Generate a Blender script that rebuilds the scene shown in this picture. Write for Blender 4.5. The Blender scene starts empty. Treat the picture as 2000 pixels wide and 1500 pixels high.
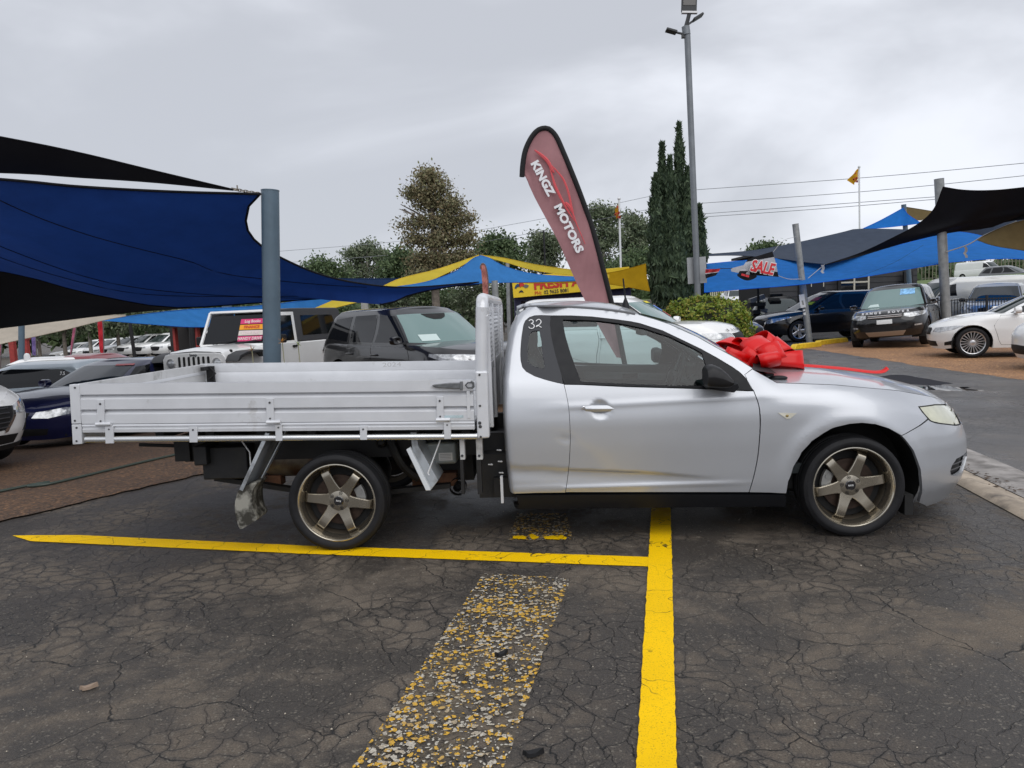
import bpy, bmesh, math, random
import numpy as np
from mathutils import Vector, Matrix, noise as mnoise
from mathutils.geometry import delaunay_2d_cdt
random.seed(7)
RNG = np.random.default_rng(7)
SC = bpy.context.scene
COL = SC.collection

# ------------------------------------------------------------------ camera
F_PX, CAM_Z = 1500.0, 1.41
PITCH, ROLL = math.radians(5.37), math.radians(2.3)
def _basis():
    F = np.array([0, math.cos(PITCH), -math.sin(PITCH)])
    R0 = np.array([1., 0, 0]); U0 = np.array([0, math.sin(PITCH), math.cos(PITCH)])
    return R0*math.cos(ROLL)-U0*math.sin(ROLL), R0*math.sin(ROLL)+U0*math.cos(ROLL), F
CR, CU, CF = _basis()
CAMP = np.array([0, 0, CAM_Z])
cam_d = bpy.data.cameras.new('camera'); cam = bpy.data.objects.new('camera', cam_d); COL.objects.link(cam)
cam_d.sensor_width = 36.0; cam_d.lens = 36.0*F_PX/2000.0; cam_d.clip_end = 1500; cam_d.clip_start = 0.05
M = Matrix.Identity(4)
for i in range(3):
    M[i][0], M[i][1], M[i][2], M[i][3] = CR[i], CU[i], -CF[i], CAMP[i]
cam.matrix_world = M
SC.camera = cam

# ------------------------------------------------------------------ world, sun, exposure
SUN_EL, SUN_AZ = math.radians(50), math.radians(158)
W = bpy.data.worlds.new('World'); SC.world = W; W.use_nodes = True
wt = W.node_tree; wt.nodes.clear()
def wn(t, **k):
    n = wt.nodes.new(t)
    for a, b in k.items(): setattr(n, a, b)
    return n
sky = wn('ShaderNodeTexSky', sky_type='NISHITA', sun_disc=False, sun_elevation=SUN_EL, sun_rotation=SUN_AZ)
bg1 = wn('ShaderNodeBackground'); bg1.inputs['Strength'].default_value = 0.1
wt.links.new(sky.outputs[0], bg1.inputs[0])
tc = wn('ShaderNodeTexCoord'); mp = wn('ShaderNodeMapping'); mp.inputs['Scale'].default_value = (1.0, 1.0, 2.2)
mp.inputs['Location'].default_value = (3.1, 0.4, 0.9)
wt.links.new(tc.outputs['Generated'], mp.inputs['Vector'])
nz = wn('ShaderNodeTexNoise'); nz.inputs['Scale'].default_value = 1.5; nz.inputs['Detail'].default_value = 6; nz.inputs['Roughness'].default_value = .5
nz.inputs['Distortion'].default_value = .5
wt.links.new(mp.outputs[0], nz.inputs['Vector'])
rp = wn('ShaderNodeValToRGB'); rp.color_ramp.interpolation = 'EASE'
e = rp.color_ramp.elements; e[0].position = .38; e[0].color = (.51, .53, .58, 1); e[1].position = .62; e[1].color = (.82, .845, .91, 1)
wt.links.new(nz.outputs['Fac'], rp.inputs[0])
bg2 = wn('ShaderNodeBackground'); bg2.inputs['Strength'].default_value = 1.0
wt.links.new(rp.outputs[0], bg2.inputs[0])
mx = wn('ShaderNodeMixShader'); mx.inputs[0].default_value = .94
wt.links.new(bg1.outputs[0], mx.inputs[1]); wt.links.new(bg2.outputs[0], mx.inputs[2])
wo = wn('ShaderNodeOutputWorld'); wt.links.new(mx.outputs[0], wo.inputs[0])

sun_d = bpy.data.lights.new('sun', 'SUN'); sun_d.energy = 1.5; sun_d.angle = math.radians(70); sun_d.color = (1, .985, .96)
sun = bpy.data.objects.new('sun', sun_d); COL.objects.link(sun)
_sd = Vector((math.sin(SUN_AZ)*math.cos(SUN_EL), math.cos(SUN_AZ)*math.cos(SUN_EL), math.sin(SUN_EL)))
sun.rotation_euler = _sd.to_track_quat('Z', 'Y').to_euler()
sun.location = (0, -5, 30)
vs = SC.view_settings
vs.view_transform = 'Standard'; vs.look = 'None'; vs.gamma = 1.0; vs.exposure = 0.22; vs.use_curve_mapping = False
SC.cycles.max_bounces = 8; SC.cycles.transparent_max_bounces = 16; SC.cycles.use_denoising = True

# ------------------------------------------------------------------ picture <-> place
def ray(px, py): return CF + CR*(px-1000)/F_PX + CU*(750-py)/F_PX
def at(px, py, Y):
    d = ray(px, py); return CAMP + d*(Y/d[1])
def gnd(px, py, z=0.0):
    d = ray(px, py); return CAMP + d*((z-CAM_Z)/d[2])
def proj(P):
    q = np.array(P)-CAMP; w = q@CF
    return 1000+F_PX*(q@CR)/w, 750-F_PX*(q@CU)/w
def sstep(a, b, x):
    t = np.clip((np.asarray(x, float)-a)/(b-a), 0, 1); return t*t*(3-2*t)

# ------------------------------------------------------------------ materials
def lin(r, g, b):
    f = lambda c: (c/255/12.92) if c/255 <= .04045 else ((c/255+.055)/1.055)**2.4
    return (f(r), f(g), f(b), 1)
class NT:
    def __init__(s, m):
        m.use_nodes = True; s.t = m.node_tree; s.t.nodes.clear()
        s.out = s.t.nodes.new('ShaderNodeOutputMaterial')
    def __call__(s, typ, ins=None, **attrs):
        n = s.t.nodes.new('ShaderNode'+typ)
        for a, b in attrs.items(): setattr(n, a, b)
        for k, v in (ins or {}).items():
            sock = n.inputs[k]
            if isinstance(v, bpy.types.NodeSocket): s.t.links.new(v, sock)
            elif isinstance(v, bpy.types.Node): s.t.links.new(v.outputs[0], sock)
            else: sock.default_value = v
        return n
    def math(s, op, a, b=0.0, clamp=False):
        return s('Math', {0: a, 1: b}, operation=op, use_clamp=clamp).outputs[0]
    def mix(s, f, a, b, mode='MIX'):
        n = s('Mix', {0: f, 6: a, 7: b}, data_type='RGBA', blend_type=mode); return n.outputs[2]
    def noise(s, vec, scale, detail=4, rough=.5, dist=0.0):
        return s('TexNoise', {'Vector': vec, 'Scale': scale, 'Detail': detail, 'Roughness': rough, 'Distortion': dist}).outputs['Fac']
    def ramp(s, f, stops, interp='LINEAR'):
        n = s('ValToRGB', {0: f}); r = n.color_ramp; r.interpolation = interp
        while len(r.elements) < len(stops): r.elements.new(.5)
        for e, (p, c) in zip(r.elements, stops):
            e.position = p; e.color = c if len(c) == 4 else (*c, 1)
        return n.outputs[0]
    def mr(s, v, a, b, c=0.0, d=1.0, smooth=False):
        return s('MapRange', {0: v, 1: a, 2: b, 3: c, 4: d}, interpolation_type='SMOOTHSTEP' if smooth else 'LINEAR').outputs[0]
    def bump(s, h, strength=.3, dist=.01):
        return s('Bump', {'Height': h, 'Strength': strength, 'Distance': dist}).outputs[0]
    def done(s, sh):
        s.t.links.new(sh.outputs[0] if isinstance(sh, bpy.types.Node) else sh, s.out.inputs[0])
def g4(v): return (v, v, v, 1)
_mats = {}
def mat(name, color=(.5, .5, .5), rough=.5, metal=0.0, coat=0.0, var=0.0, vscale=8.0, bump=0.0, bscale=60.0, spec=.5, coat_rough=.05, rvar=0.0, dirt=None):
    """plain surface with slight mottling, grain and (optional) dirt"""
    if name in _mats: return _mats[name]
    m = bpy.data.materials.new(name); _mats[name] = m; n = NT(m)
    c = color if len(color) == 4 else (*color, 1)
    P = n('TexCoord').outputs['Object']
    ins = {'Base Color': c, 'Roughness': rough, 'Metallic': metal, 'Coat Weight': coat, 'Coat Roughness': coat_rough, 'Specular IOR Level': spec}
    if var or rvar or dirt:
        f = n.noise(P, vscale, 5, .6)
        if var:
            lo = tuple(x*(1-var) for x in c[:3])+(1,); hi = tuple(min(1, x*(1+var)) for x in c[:3])+(1,)
            ins['Base Color'] = n.ramp(f, [(.3, lo), (.7, hi)])
        if dirt:
            d = n.mr(n.noise(P, dirt[1], 6, .65), dirt[2], dirt[3])
            ins['Base Color'] = n.mix(d, ins['Base Color'], (*dirt[0], 1))
        if rvar: ins['Roughness'] = n.mr(f, .3, .7, rough-rvar, rough+rvar)
    if bump: ins['Normal'] = n.bump(n.noise(P, bscale, 3), bump, .004)
    n.done(n('BsdfPrincipled', ins)); return m
def glass(name, tint=(.7, .8, .8), rough=.02, refl=1.0):
    if name in _mats: return _mats[name]
    m = bpy.data.materials.new(name); _mats[name] = m; n = NT(m)
    tr = n('BsdfTransparent', {'Color': (*tint, 1)}); gl = n('BsdfGlossy', {'Color': g4(1), 'Roughness': rough})
    fr = n('Fresnel', {'IOR': 1.5}); f = n.math('MULTIPLY', fr.outputs[0], refl, True)
    n.done(n('MixShader', {0: f, 1: tr.outputs[0], 2: gl.outputs[0]})); return m

# ------------------------------------------------------------------ mesh helpers
def tag(o, label=None, cat=None, group=None, kind=None):
    if label: o['label'] = label
    if cat: o['category'] = cat
    if group: o['group'] = group
    if kind: o['kind'] = kind
    return o
def empty(name, loc=(0, 0, 0), rz=0.0, label=None, cat=None, group=None, parent=None):
    o = bpy.data.objects.new(name, None); COL.objects.link(o); o.location = loc; o.rotation_euler = (0, 0, rz)
    o.empty_display_size = .2
    if parent: o.parent = parent
    return tag(o, label, cat, group)
def link(name, me, mats, parent=None):
    o = bpy.data.objects.new(name, me)
    if mats is not None:
        for m in (mats if isinstance(mats, (list, tuple)) else [mats]): me.materials.append(m)
    COL.objects.link(o)
    if parent: o.parent = parent
    return o
class MB:
    def __init__(s): s.v = []; s.f = []; s.mi = []; s.k = 0
    def mat(s, k): s.k = k; return s
    def add(s, vs, fs):
        b = len(s.v); s.v += [tuple(map(float, v)) for v in vs]
        s.f += [tuple(i+b for i in f) for f in fs]; s.mi += [s.k]*len(fs); return s
    def box(s, c, d, rot=None):
        x, y, z = d[0]/2, d[1]/2, d[2]/2
        vs = [Vector((a*x, b*y, e*z)) for a in (-1, 1) for b in (-1, 1) for e in (-1, 1)]
        if rot is not None: vs = [rot @ v for v in vs]
        c = Vector(c)
        return s.add([v+c for v in vs], [(0, 1, 3, 2), (4, 6, 7, 5), (0, 4, 5, 1), (2, 3, 7, 6), (0, 2, 6, 4), (1, 5, 7, 3)])
    def bar(s, p0, p1, w, h, up=(0, 0, 1)):
        p0, p1 = Vector(p0), Vector(p1); d = p1-p0; L = d.length; d.normalize(); u = Vector(up)
        sd = d.cross(u)
        if sd.length < 1e-4: sd = d.cross(Vector((1, 0, 0)))
        sd.normalize(); u = sd.cross(d)
        R = Matrix((d, sd, u)).transposed()
        return s.box((p0+p1)/2, (L, w, h), R)
    def tube(s, pts, r, n=8, closed=False, caps=True):
        pts = [Vector(p) for p in pts]; N = len(pts)
        rr = r if hasattr(r, '__len__') else [r]*N
        rings = []; prev = None
        for i, p in enumerate(pts):
            a = pts[(i-1) % N] if (closed or i > 0) else p; b = pts[(i+1) % N] if (closed or i < N-1) else p
            d = (b-a).normalized()
            if prev is None:
                u = Vector((0, 0, 1)) if abs(d.z) < .9 else Vector((1, 0, 0)); u = (u-d*u.dot(d)).normalized()
            else:
                u = (prev-d*prev.dot(d)).normalized()
            prev = u; w = d.cross(u)
            rings.append([p+(u*math.cos(2*math.pi*k/n)+w*math.sin(2*math.pi*k/n))*rr[i] for k in range(n)])
        vs = [v for R in rings for v in R]; fs = []
        for i in range(N if closed else N-1):
            j = (i+1) % N
            for k in range(n): fs.append((i*n+k, i*n+(k+1) % n, j*n+(k+1) % n, j*n+k))
        if caps and not closed: fs += [tuple(range(n))[::-1], tuple((N-1)*n+k for k in range(n))]
        return s.add(vs, fs)
    def lathe(s, prof, c=(0, 0, 0), axis='y', n=32, sign=1, closed=False):
        vs = []; fs = []; m = len(prof)
        for k in range(n):
            a = 2*math.pi*k/n; ca, sa = math.cos(a), math.sin(a)
            for r, w in prof:
                if axis == 'y': vs.append((c[0]+r*ca, c[1]+w*sign, c[2]+r*sa))
                elif axis == 'z': vs.append((c[0]+r*ca, c[1]+r*sa, c[2]+w*sign))
                else: vs.append((c[0]+w*sign, c[1]+r*ca, c[2]+r*sa))
        for k in range(n):
            j = (k+1) % n
            for i in range(m if closed else m-1):
                fs.append((k*m+i, k*m+(i+1) % m, j*m+(i+1) % m, j*m+i))
        return s.add(vs, fs)
    def cyl(s, p0, p1, r, n=12): return s.tube([p0, p1], r, n)
    def prism(s, poly, fn0, fn1):
        n = len(poly); vs = [fn0(*p) for p in poly]+[fn1(*p) for p in poly]
        fs = [tuple(range(n)), tuple(range(2*n-1, n-1, -1))]+[(i, n+i, n+(i+1) % n, (i+1) % n) for i in range(n)]
        return s.add(vs, fs)
    def grid(s, G, flip=False):
        a, b = len(G), len(G[0]); vs = [p for row in G for p in row]; fs = []
        for i in range(a-1):
            for j in range(b-1):
                q = (i*b+j, i*b+j+1, (i+1)*b+j+1, (i+1)*b+j); fs.append(q[::-1] if flip else q)
        return s.add(vs, fs)
    def ball(s, c, r, n=10, sc=(1, 1, 1)):
        G = []
        for i in range(n+1):
            t = math.pi*i/n
            G.append([(c[0]+r*sc[0]*math.sin(t)*math.cos(2*math.pi*j/(2*n)), c[1]+r*sc[1]*math.sin(t)*math.sin(2*math.pi*j/(2*n)), c[2]+r*sc[2]*math.cos(t)) for j in range(2*n+1)])
        return s.grid(G)
    def build(s, name, mats, parent=None, smooth=35, bev=0, weld=0, seg=2):
        me = bpy.data.meshes.new(name); me.from_pydata(s.v, [], s.f)
        if any(s.mi): me.polygons.foreach_set('material_index', s.mi)
        bm = bmesh.new(); bm.from_mesh(me)
        if weld: bmesh.ops.remove_doubles(bm, verts=bm.verts, dist=weld)
        bmesh.ops.recalc_face_normals(bm, faces=bm.faces); bm.to_mesh(me); bm.free()
        if smooth:
            me.polygons.foreach_set('use_smooth', [True]*len(me.polygons)); me.set_sharp_from_angle(angle=math.radians(smooth))
        o = link(name, me, mats, parent)
        if bev:
            b = o.modifiers.new('bevel', 'BEVEL'); b.width = bev; b.segments = seg; b.limit_method = 'ANGLE'; b.angle_limit = math.radians(50); b.harden_normals = True
        return o
def text_mesh(name, s, size, m, mw, parent=None, ext=.002, bold=0.0, align='CENTER', shear=0.0, sx=1.0):
    cu = bpy.data.curves.new(name, 'FONT'); cu.body = s; cu.size = size; cu.extrude = ext; cu.offset = bold; cu.align_x = align; cu.align_y = 'CENTER'
    cu.shear = shear; cu.resolution_u = 3
    o = bpy.data.objects.new(name+'_t', cu); COL.objects.link(o)
    bpy.context.view_layer.update()
    me = bpy.data.meshes.new_from_object(o.evaluated_get(bpy.context.evaluated_depsgraph_get()))
    bpy.data.objects.remove(o); bpy.data.curves.remove(cu)
    me.materials.clear()
    if sx != 1.0: me.transform(Matrix.Scale(sx, 4, (1, 0, 0)))
    me.transform(mw); me.name = name
    return link(name, me, m, parent)
def frame_from(o, ex, ey):
    """matrix with text x along ex, text y along ey (both approx), origin o"""
    ex = Vector(ex).normalized(); ey = Vector(ey); ey = (ey-ex*ey.dot(ex)).normalized(); ez = ex.cross(ey)
    m = Matrix.Identity(4)
    for i in range(3): m[i][0], m[i][1], m[i][2], m[i][3] = ex[i], ey[i], ez[i], o[i]
    return m
def copy_tree(o, parent=None):
    c = o.copy(); COL.objects.link(c)
    if parent: c.parent = parent
    for ch in list(o.children): copy_tree(ch, c)
    return c
def spline(pts, n=6, closed=False):
    """Catmull-Rom through points, n steps a span"""
    P = [np.array(p, float) for p in pts]; N = len(P); out = []
    for i in range(N if closed else N-1):
        if closed: p0, p1, p2, p3 = P[i-1], P[i], P[(i+1) % N], P[(i+2) % N]
        else:
            p1, p2 = P[i], P[i+1]; p0 = P[i-1] if i > 0 else 2*p1-p2; p3 = P[i+2] if i+2 < N else 2*p2-p1
        for k in range(n):
            t = k/n; out.append(.5*((2*p1)+(-p0+p2)*t+(2*p0-5*p1+4*p2-p3)*t*t+(-p0+3*p1-3*p2+p3)*t**3))
    if not closed: out.append(P[-1])
    return out
def inside(poly, X, Y):
    poly = np.asarray(poly); x0, y0 = poly[:, 0], poly[:, 1]; x1, y1 = np.roll(x0, -1), np.roll(y0, -1)
    X = np.asarray(X); Y = np.asarray(Y); r = np.zeros(X.shape, bool)
    for a, b, c, d in zip(x0, y0, x1, y1):
        if b == d: continue
        r ^= ((b > Y) != (d > Y)) & (X < (c-a)*(Y-b)/(d-b)+a)
    return r
def dist_poly(poly, X, Y):
    poly = np.asarray(poly); D = np.full(np.shape(X), 1e9)
    for i in range(len(poly)):
        a, b = poly[i], poly[(i+1) % len(poly)]; d = b-a; L2 = d@d
        if L2 < 1e-14: continue
        t = np.clip(((X-a[0])*d[0]+(Y-a[1])*d[1])/L2, 0, 1)
        D = np.minimum(D, np.hypot(X-a[0]-t*d[0], Y-a[1]-t*d[1]))
    return D
def densify(poly, step):
    out = []; n = len(poly)
    for i in range(n):
        a, b = np.array(poly[i], float), np.array(poly[(i+1) % n], float)
        k = max(1, int(math.ceil(np.linalg.norm(b-a)/step)))
        out += [a+(b-a)*j/k for j in range(k)]
    return out
def inset(poly, d):
    P = np.array(poly, float); n = len(P)
    A = .5*np.sum(P[:, 0]*np.roll(P[:, 1], -1)-np.roll(P[:, 0], -1)*P[:, 1]); s = 1 if A > 0 else -1
    out = []
    for i in range(n):
        e0 = P[i]-P[i-1]; e1 = P[(i+1) % n]-P[i]
        n0 = np.array([-e0[1], e0[0]])/(np.linalg.norm(e0)+1e-12)*s; n1 = np.array([-e1[1], e1[0]])/(np.linalg.norm(e1)+1e-12)*s
        m = n0+n1; L = np.linalg.norm(m); m = m/(L+1e-9); c = max(.35, m@n0)
        out.append(P[i]+m*d/c)
    return out
def tri2d(outer, holes=(), sx=.03, sy=.03):
    """triangulate a 2-D outline with interior grid points; returns pts, tris, loops (index loops of the borders)"""
    loops = [np.array(densify(outer, min(sx, sy)*1.2))]+[np.array(densify(h, min(sx, sy)*1.2)) for h in holes]
    o = loops[0]
    xs = np.arange(o[:, 0].min(), o[:, 0].max(), sx)+sx*.37; ys = np.arange(o[:, 1].min(), o[:, 1].max(), sy)+sy*.41
    X, Y = np.meshgrid(xs, ys); X = X.ravel(); Y = Y.ravel()
    ok = inside(o, X, Y)
    for h in loops[1:]: ok &= ~inside(h, X, Y)
    X, Y = X[ok], Y[ok]; ok = np.ones(len(X), bool)
    for l in loops: ok &= dist_poly(l, X, Y) > min(sx, sy)*.5
    pts = []; edges = []; idx = []
    for l in loops:
        b = len(pts); n = len(l); pts += [tuple(p) for p in l]; edges += [(b+i, b+(i+1) % n) for i in range(n)]; idx.append(list(range(b, b+n)))
    pts += list(zip(X[ok], Y[ok]))
    V, E_, Fc, ov, oe, of = delaunay_2d_cdt([Vector(p) for p in pts], edges, [], 0, 1e-6)
    V = np.array([tuple(v) for v in V]); T = np.array([f for f in Fc if len(f) == 3])
    C = V[T].mean(axis=1); ok = inside(loops[0], C[:, 0], C[:, 1])
    for h in loops[1:]: ok &= ~inside(h, C[:, 0], C[:, 1])
    first = {}
    for i, src in enumerate(ov):
        for q in src: first[q] = i
    lo = [[first[i] for i in L if i in first] for L in idx]
    return V, T[ok], lo
# ------------------------------------------------------------------ curved car skins
class Skin:
    """half of a car surface: rear arc, straight flank, front arc; u runs round the plan, z up"""
    def __init__(s, xf, xr, hw, cF, cR, nF=2.3, nR=3.0, LF=1.3, LR=.9):
        s.xf, s.xr, s.hw, s.cF, s.cR, s.nF, s.nR, s.LF, s.LR = xf, xr, hw, cF, cR, nF, nR, LF, LR
        z0 = .6; s.LS = float(xf(np.array(z0))-cF-xr(np.array(z0))-cR); s.L = s.LR+s.LS+s.LF
    def P(s, u, z):
        u = np.asarray(u, float); z = np.asarray(z, float); u, z = np.broadcast_arrays(u, z)
        xf, xr = s.xf(z), s.xr(z)
        ar = np.clip(u/s.LR, 0, 1)*math.pi/2; af = np.clip((u-s.LR-s.LS)/s.LF, 0, 1)*math.pi/2; t = np.clip((u-s.LR)/s.LS, 0, 1)
        xs = xr+s.cR+(xf-s.cF-xr-s.cR)*t
        x = np.where(u < s.LR, xr+s.cR-s.cR*np.cos(ar)**(2/s.nR), np.where(u > s.LR+s.LS, xf-s.cF+s.cF*np.sin(af)**(2/s.nF), xs))
        k = np.where(u < s.LR, np.sin(ar)**(2/s.nR), np.where(u > s.LR+s.LS, np.cos(af)**(2/s.nF), 1.0))
        k = np.where(u >= s.L-1e-9, 0, k)
        return np.stack([x, s.hw(x, z)*k, z], -1)
    def Y(s, x, z):
        x = np.asarray(x, float); z = np.asarray(z, float); xf, xr = s.xf(z), s.xr(z)
        tf = np.clip((x-xf+s.cF)/s.cF, 0, 1); tr = np.clip((xr+s.cR-x)/s.cR, 0, 1)
        return s.hw(x, z)*(1-tf**s.nF)**(1/s.nF)*(1-tr**s.nR)**(1/s.nR)
    def U(s, x, z):
        x = np.asarray(x, float); z = np.asarray(z, float); xf, xr = s.xf(z), s.xr(z)
        tf = np.clip((x-xf+s.cF)/s.cF, 0, 1); tr = np.clip((xr+s.cR-x)/s.cR, 0, 1)
        return np.where(tf > 0, s.LR+s.LS+np.arcsin(tf**(s.nF/2))/(math.pi/2)*s.LF, np.where(tr > 0, s.LR*np.arccos(np.clip(tr**(s.nR/2), 0, 1))/(math.pi/2), s.LR+s.LS*(x-xr-s.cR)/(xf-s.cF-xr-s.cR)))
    def UF(s, y, z):
        y = np.abs(np.asarray(y, float)); z = np.asarray(z, float); u = np.full(np.broadcast(y, z).shape, s.L-.3*s.LF)
        for _ in range(5):
            x = s.P(u, z)[..., 0]; k = np.clip(y/s.hw(x, z), 0, 1); u = s.LR+s.LS+np.arccos(k**(s.nF/2))/(math.pi/2)*s.LF
        return u
    def UR(s, y, z):
        y = np.abs(np.asarray(y, float)); z = np.asarray(z, float); k = np.clip(y/s.hw(s.xr(z), z), 0, 1)
        return s.LR*np.arcsin(k**(s.nR/2))/(math.pi/2)
    def normal(s, u, z):
        e = .004; a = s.P(np.clip(u+e, 0, s.L), z)-s.P(np.clip(u-e, 0, s.L), z); b = s.P(u, z+e)-s.P(u, z-e)
        n = np.cross(b, a); n /= np.linalg.norm(n, axis=-1, keepdims=True)+1e-12
        w = np.stack([np.zeros(n.shape[:-1]), np.ones(n.shape[:-1]), np.zeros(n.shape[:-1])], -1)
        return n
def sheet(skin, outer, name, m, parent=None, holes=(), sx=.05, sy=.04, side=-1, off=0.0, thick=.012, mirror=False, smooth=True, dent=None):
    """a panel on a skin: outline in (u, z), skirted so that it has an edge"""
    V, T, loops = tri2d(outer, holes, sx, sy)
    P = skin.P(V[:, 0], V[:, 1]); N = skin.normal(V[:, 0], V[:, 1])
    out = np.stack([P[:, 0]-.5*(skin.xf(V[:, 1])+skin.xr(V[:, 1])), P[:, 1]*1.0, P[:, 2]*0], -1)
    sgn = np.sign(np.sum(N*out)); N = N*sgn
    P = P+N*off
    if dent: P = P+N*dent(P)[:, None]
    vs = []; fs = []
    for sd in ((-1, 1) if mirror else (side,)):
        A = P.copy(); A[:, 1] *= sd; Nn = N.copy(); Nn[:, 1] *= sd
        b = len(vs); vs += [tuple(p) for p in A]; fs += [tuple(int(i)+b for i in t) for t in T]
        if thick:
            for l in loops:
                b2 = len(vs); n = len(l)
                vs += [tuple(A[i]) for i in l]+[tuple(A[i]-Nn[i]*thick) for i in l]
                fs += [(b2+i, b2+(i+1) % n, b2+n+(i+1) % n, b2+n+i) for i in range(n)]
    me = bpy.data.meshes.new(name); me.from_pydata(vs, [], fs)
    if mirror:
        bm = bmesh.new(); bm.from_mesh(me)
        c = [v for v in bm.verts if abs(v.co.y) < 2e-4]
        bmesh.ops.remove_doubles(bm, verts=c, dist=3e-4); bm.to_mesh(me); bm.free()
    bm = bmesh.new(); bm.from_mesh(me); bmesh.ops.recalc_face_normals(bm, faces=bm.faces); bm.to_mesh(me); bm.free()
    me.polygons.foreach_set('use_smooth', [True]*len(me.polygons)); me.set_sharp_from_angle(angle=math.radians(40))
    return link(name, me, m, parent)

# ------------------------------------------------------------------ terrain
_ea, _eb = np.array([-3.71, 5.4]), np.array([-2.94, 7.18]); _en = np.array([-(_eb-_ea)[1], (_eb-_ea)[0]]); _en = _en/np.linalg.norm(_en)
def hgt(X, Y):
    X = np.asarray(X, float); Y = np.asarray(Y, float)
    d = np.maximum((X-_ea[0])*_en[0]+(Y-_ea[1])*_en[1], Y-8.3)
    h = -.18*sstep(0, 3.2, d)*sstep(6.2, 3.2, X)
    h = h+(2.0+.03*np.clip(X-14, 0, 40))*sstep(27, 64, Y)*sstep(6, 11, X)
    h = h-.5*sstep(7, 16, Y)*sstep(-3.5, -8, X)-.8*sstep(26, 52, Y)*sstep(2, -8, X)
    return h
def hz(x, y): return float(hgt(x, y))
# ------------------------------------------------------------------ ground
def asphalt(name='asphalt', wet=False):
    m = bpy.data.materials.new(name); n = NT(m); P = n('TexCoord').outputs['Object']
    w = n('TexNoise', {'Vector': P, 'Scale': 2.2, 'Detail': 4}).outputs['Color']
    Pw = n('VectorMath', {0: P, 1: n('VectorMath', {0: w, 'Scale': .30}, operation='SCALE').outputs[0]}, operation='ADD').outputs[0]
    w2 = n('TexNoise', {'Vector': P, 'Scale': 16, 'Detail': 4}).outputs['Color']
    Pw = n('VectorMath', {0: Pw, 1: n('VectorMath', {0: w2, 'Scale': .055}, operation='SCALE').outputs[0]}, operation='ADD').outputs[0]
    d1 = n('TexVoronoi', {'Vector': Pw, 'Scale': 9.0}, feature='DISTANCE_TO_EDGE', voronoi_dimensions='2D').outputs[0]
    d2 = n('TexVoronoi', {'Vector': Pw, 'Scale': 1.5, 'Randomness': 1.0}, feature='DISTANCE_TO_EDGE', voronoi_dimensions='2D').outputs[0]
    area = n.mr(n.noise(P, .55, 3), .36, .54, .1, 1, True)
    brk = n.mr(n.noise(P, 7, 3), .34, .50, .15, 1)
    c1 = n.math('MULTIPLY', n.math('MULTIPLY', n.mr(d1, .004, .030, 1, 0, True), area), brk)
    d3 = n('TexVoronoi', {'Vector': Pw, 'Scale': 13.0}, feature='DISTANCE_TO_EDGE', voronoi_dimensions='2D').outputs[0]
    c3 = n.math('MULTIPLY', n.math('MULTIPLY', n.mr(d3, .004, .035, .8, 0, True), area), n.mr(n.noise(P, 5, 3), .5, .62, 0, 1))
    c1 = n.math('MAXIMUM', c1, c3)
    c2 = n.mr(d2, .001, .007, 1, 0)
    c2 = n.math('MULTIPLY', c2, n.mr(n.noise(P, 3.1, 2), .38, .5, 0, 1))
    crack = n.math('MAXIMUM', c1, c2)
    sp = n.noise(P, 150, 4, .8); sp2 = n('TexVoronoi', {'Vector': P, 'Scale': 130}).outputs['Color']
    sep = n('SeparateColor', {0: sp2}).outputs[0]
    patch = n.mr(n.noise(P, 1.5, 8, .68, .4), .42, .62, 0, 1, True)
    cell = n.mr(d1, .02, .22, .25, 1, True)
    dry = n.math('MULTIPLY', patch, n.mix(area, g4(1), cell))
    base = n.mix(dry, (.015, .0135, .0135, 1), (.175, .138, .102, 1))
    base = n.mix(n.mr(n.noise(P, .5, 3), .45, .6, 0, .5), base, (.032, .027, .027, 1))
    base = n.mix(n.mr(sp, .34, .64, 0, 1), n.mix(.7, base, g4(0.014)), n.mix(.30, base, (.20, .165, .13, 1)), 'MIX')
    base = n.mix(n.mr(sep, .90, 1.0, 0, .85), base, (.17, .15, .12, 1))
    base = n.mix(crack, base, (.006, .006, .006, 1))
    far = n('VectorMath', {0: P, 1: (0, 1, 0)}, operation='DOT_PRODUCT').outputs['Value']
    h = n.math('SUBTRACT', n.math('MULTIPLY', sp, .5), n.math('MULTIPLY', crack, 1.6))
    h = n.math('ADD', h, n.math('MULTIPLY', sep, .35))
    ro = n.mr(dry, 0, 1, .42, .85)
    if wet: base = n.mix(.55, base, n.mix(n.mr(n.noise(P, .8, 4), .35, .65), (.060, .058, .060, 1), (.095, .092, .094, 1))); ro = n.mr(n.noise(P, 1.1, 5), .35, .65, .26, .48)
    n.done(n('BsdfPrincipled', {'Base Color': base, 'Roughness': ro, 'Specular IOR Level': .38, 'Normal': n.bump(h, .7, .007)}))
    return m
def gravel(name, tint, dark, wet=.75):
    m = bpy.data.materials.new(name); n = NT(m); P = n('TexCoord').outputs['Object']
    v = n('TexVoronoi', {'Vector': P, 'Scale': 38}); col = n('SeparateColor', {0: v.outputs['Color']}).outputs
    big = n.mr(n.noise(P, .9, 5, .6), .35, .65)
    b = n.mix(col[0], (*dark, 1), (*tint, 1)); b = n.mix(n.mr(col[1], .8, 1, 0, .8), b, tuple(min(1, x*1.9) for x in tint)+(1,))
    b = n.mix(n.mr(v.outputs[0], .3, .8, 0, .7), b, tuple(x*.3 for x in dark)+(1,))
    b = n.mix(n.math('MULTIPLY', big, .45), b, tuple(x*.55 for x in dark)+(1,))
    e = n('TexNoise', {'Vector': P, 'Scale': 5, 'Detail': 5})
    n.done(n('BsdfPrincipled', {'Base Color': b, 'Roughness': wet, 'Normal': n.bump(v.outputs[0], .9, .02)}))
    return m
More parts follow.
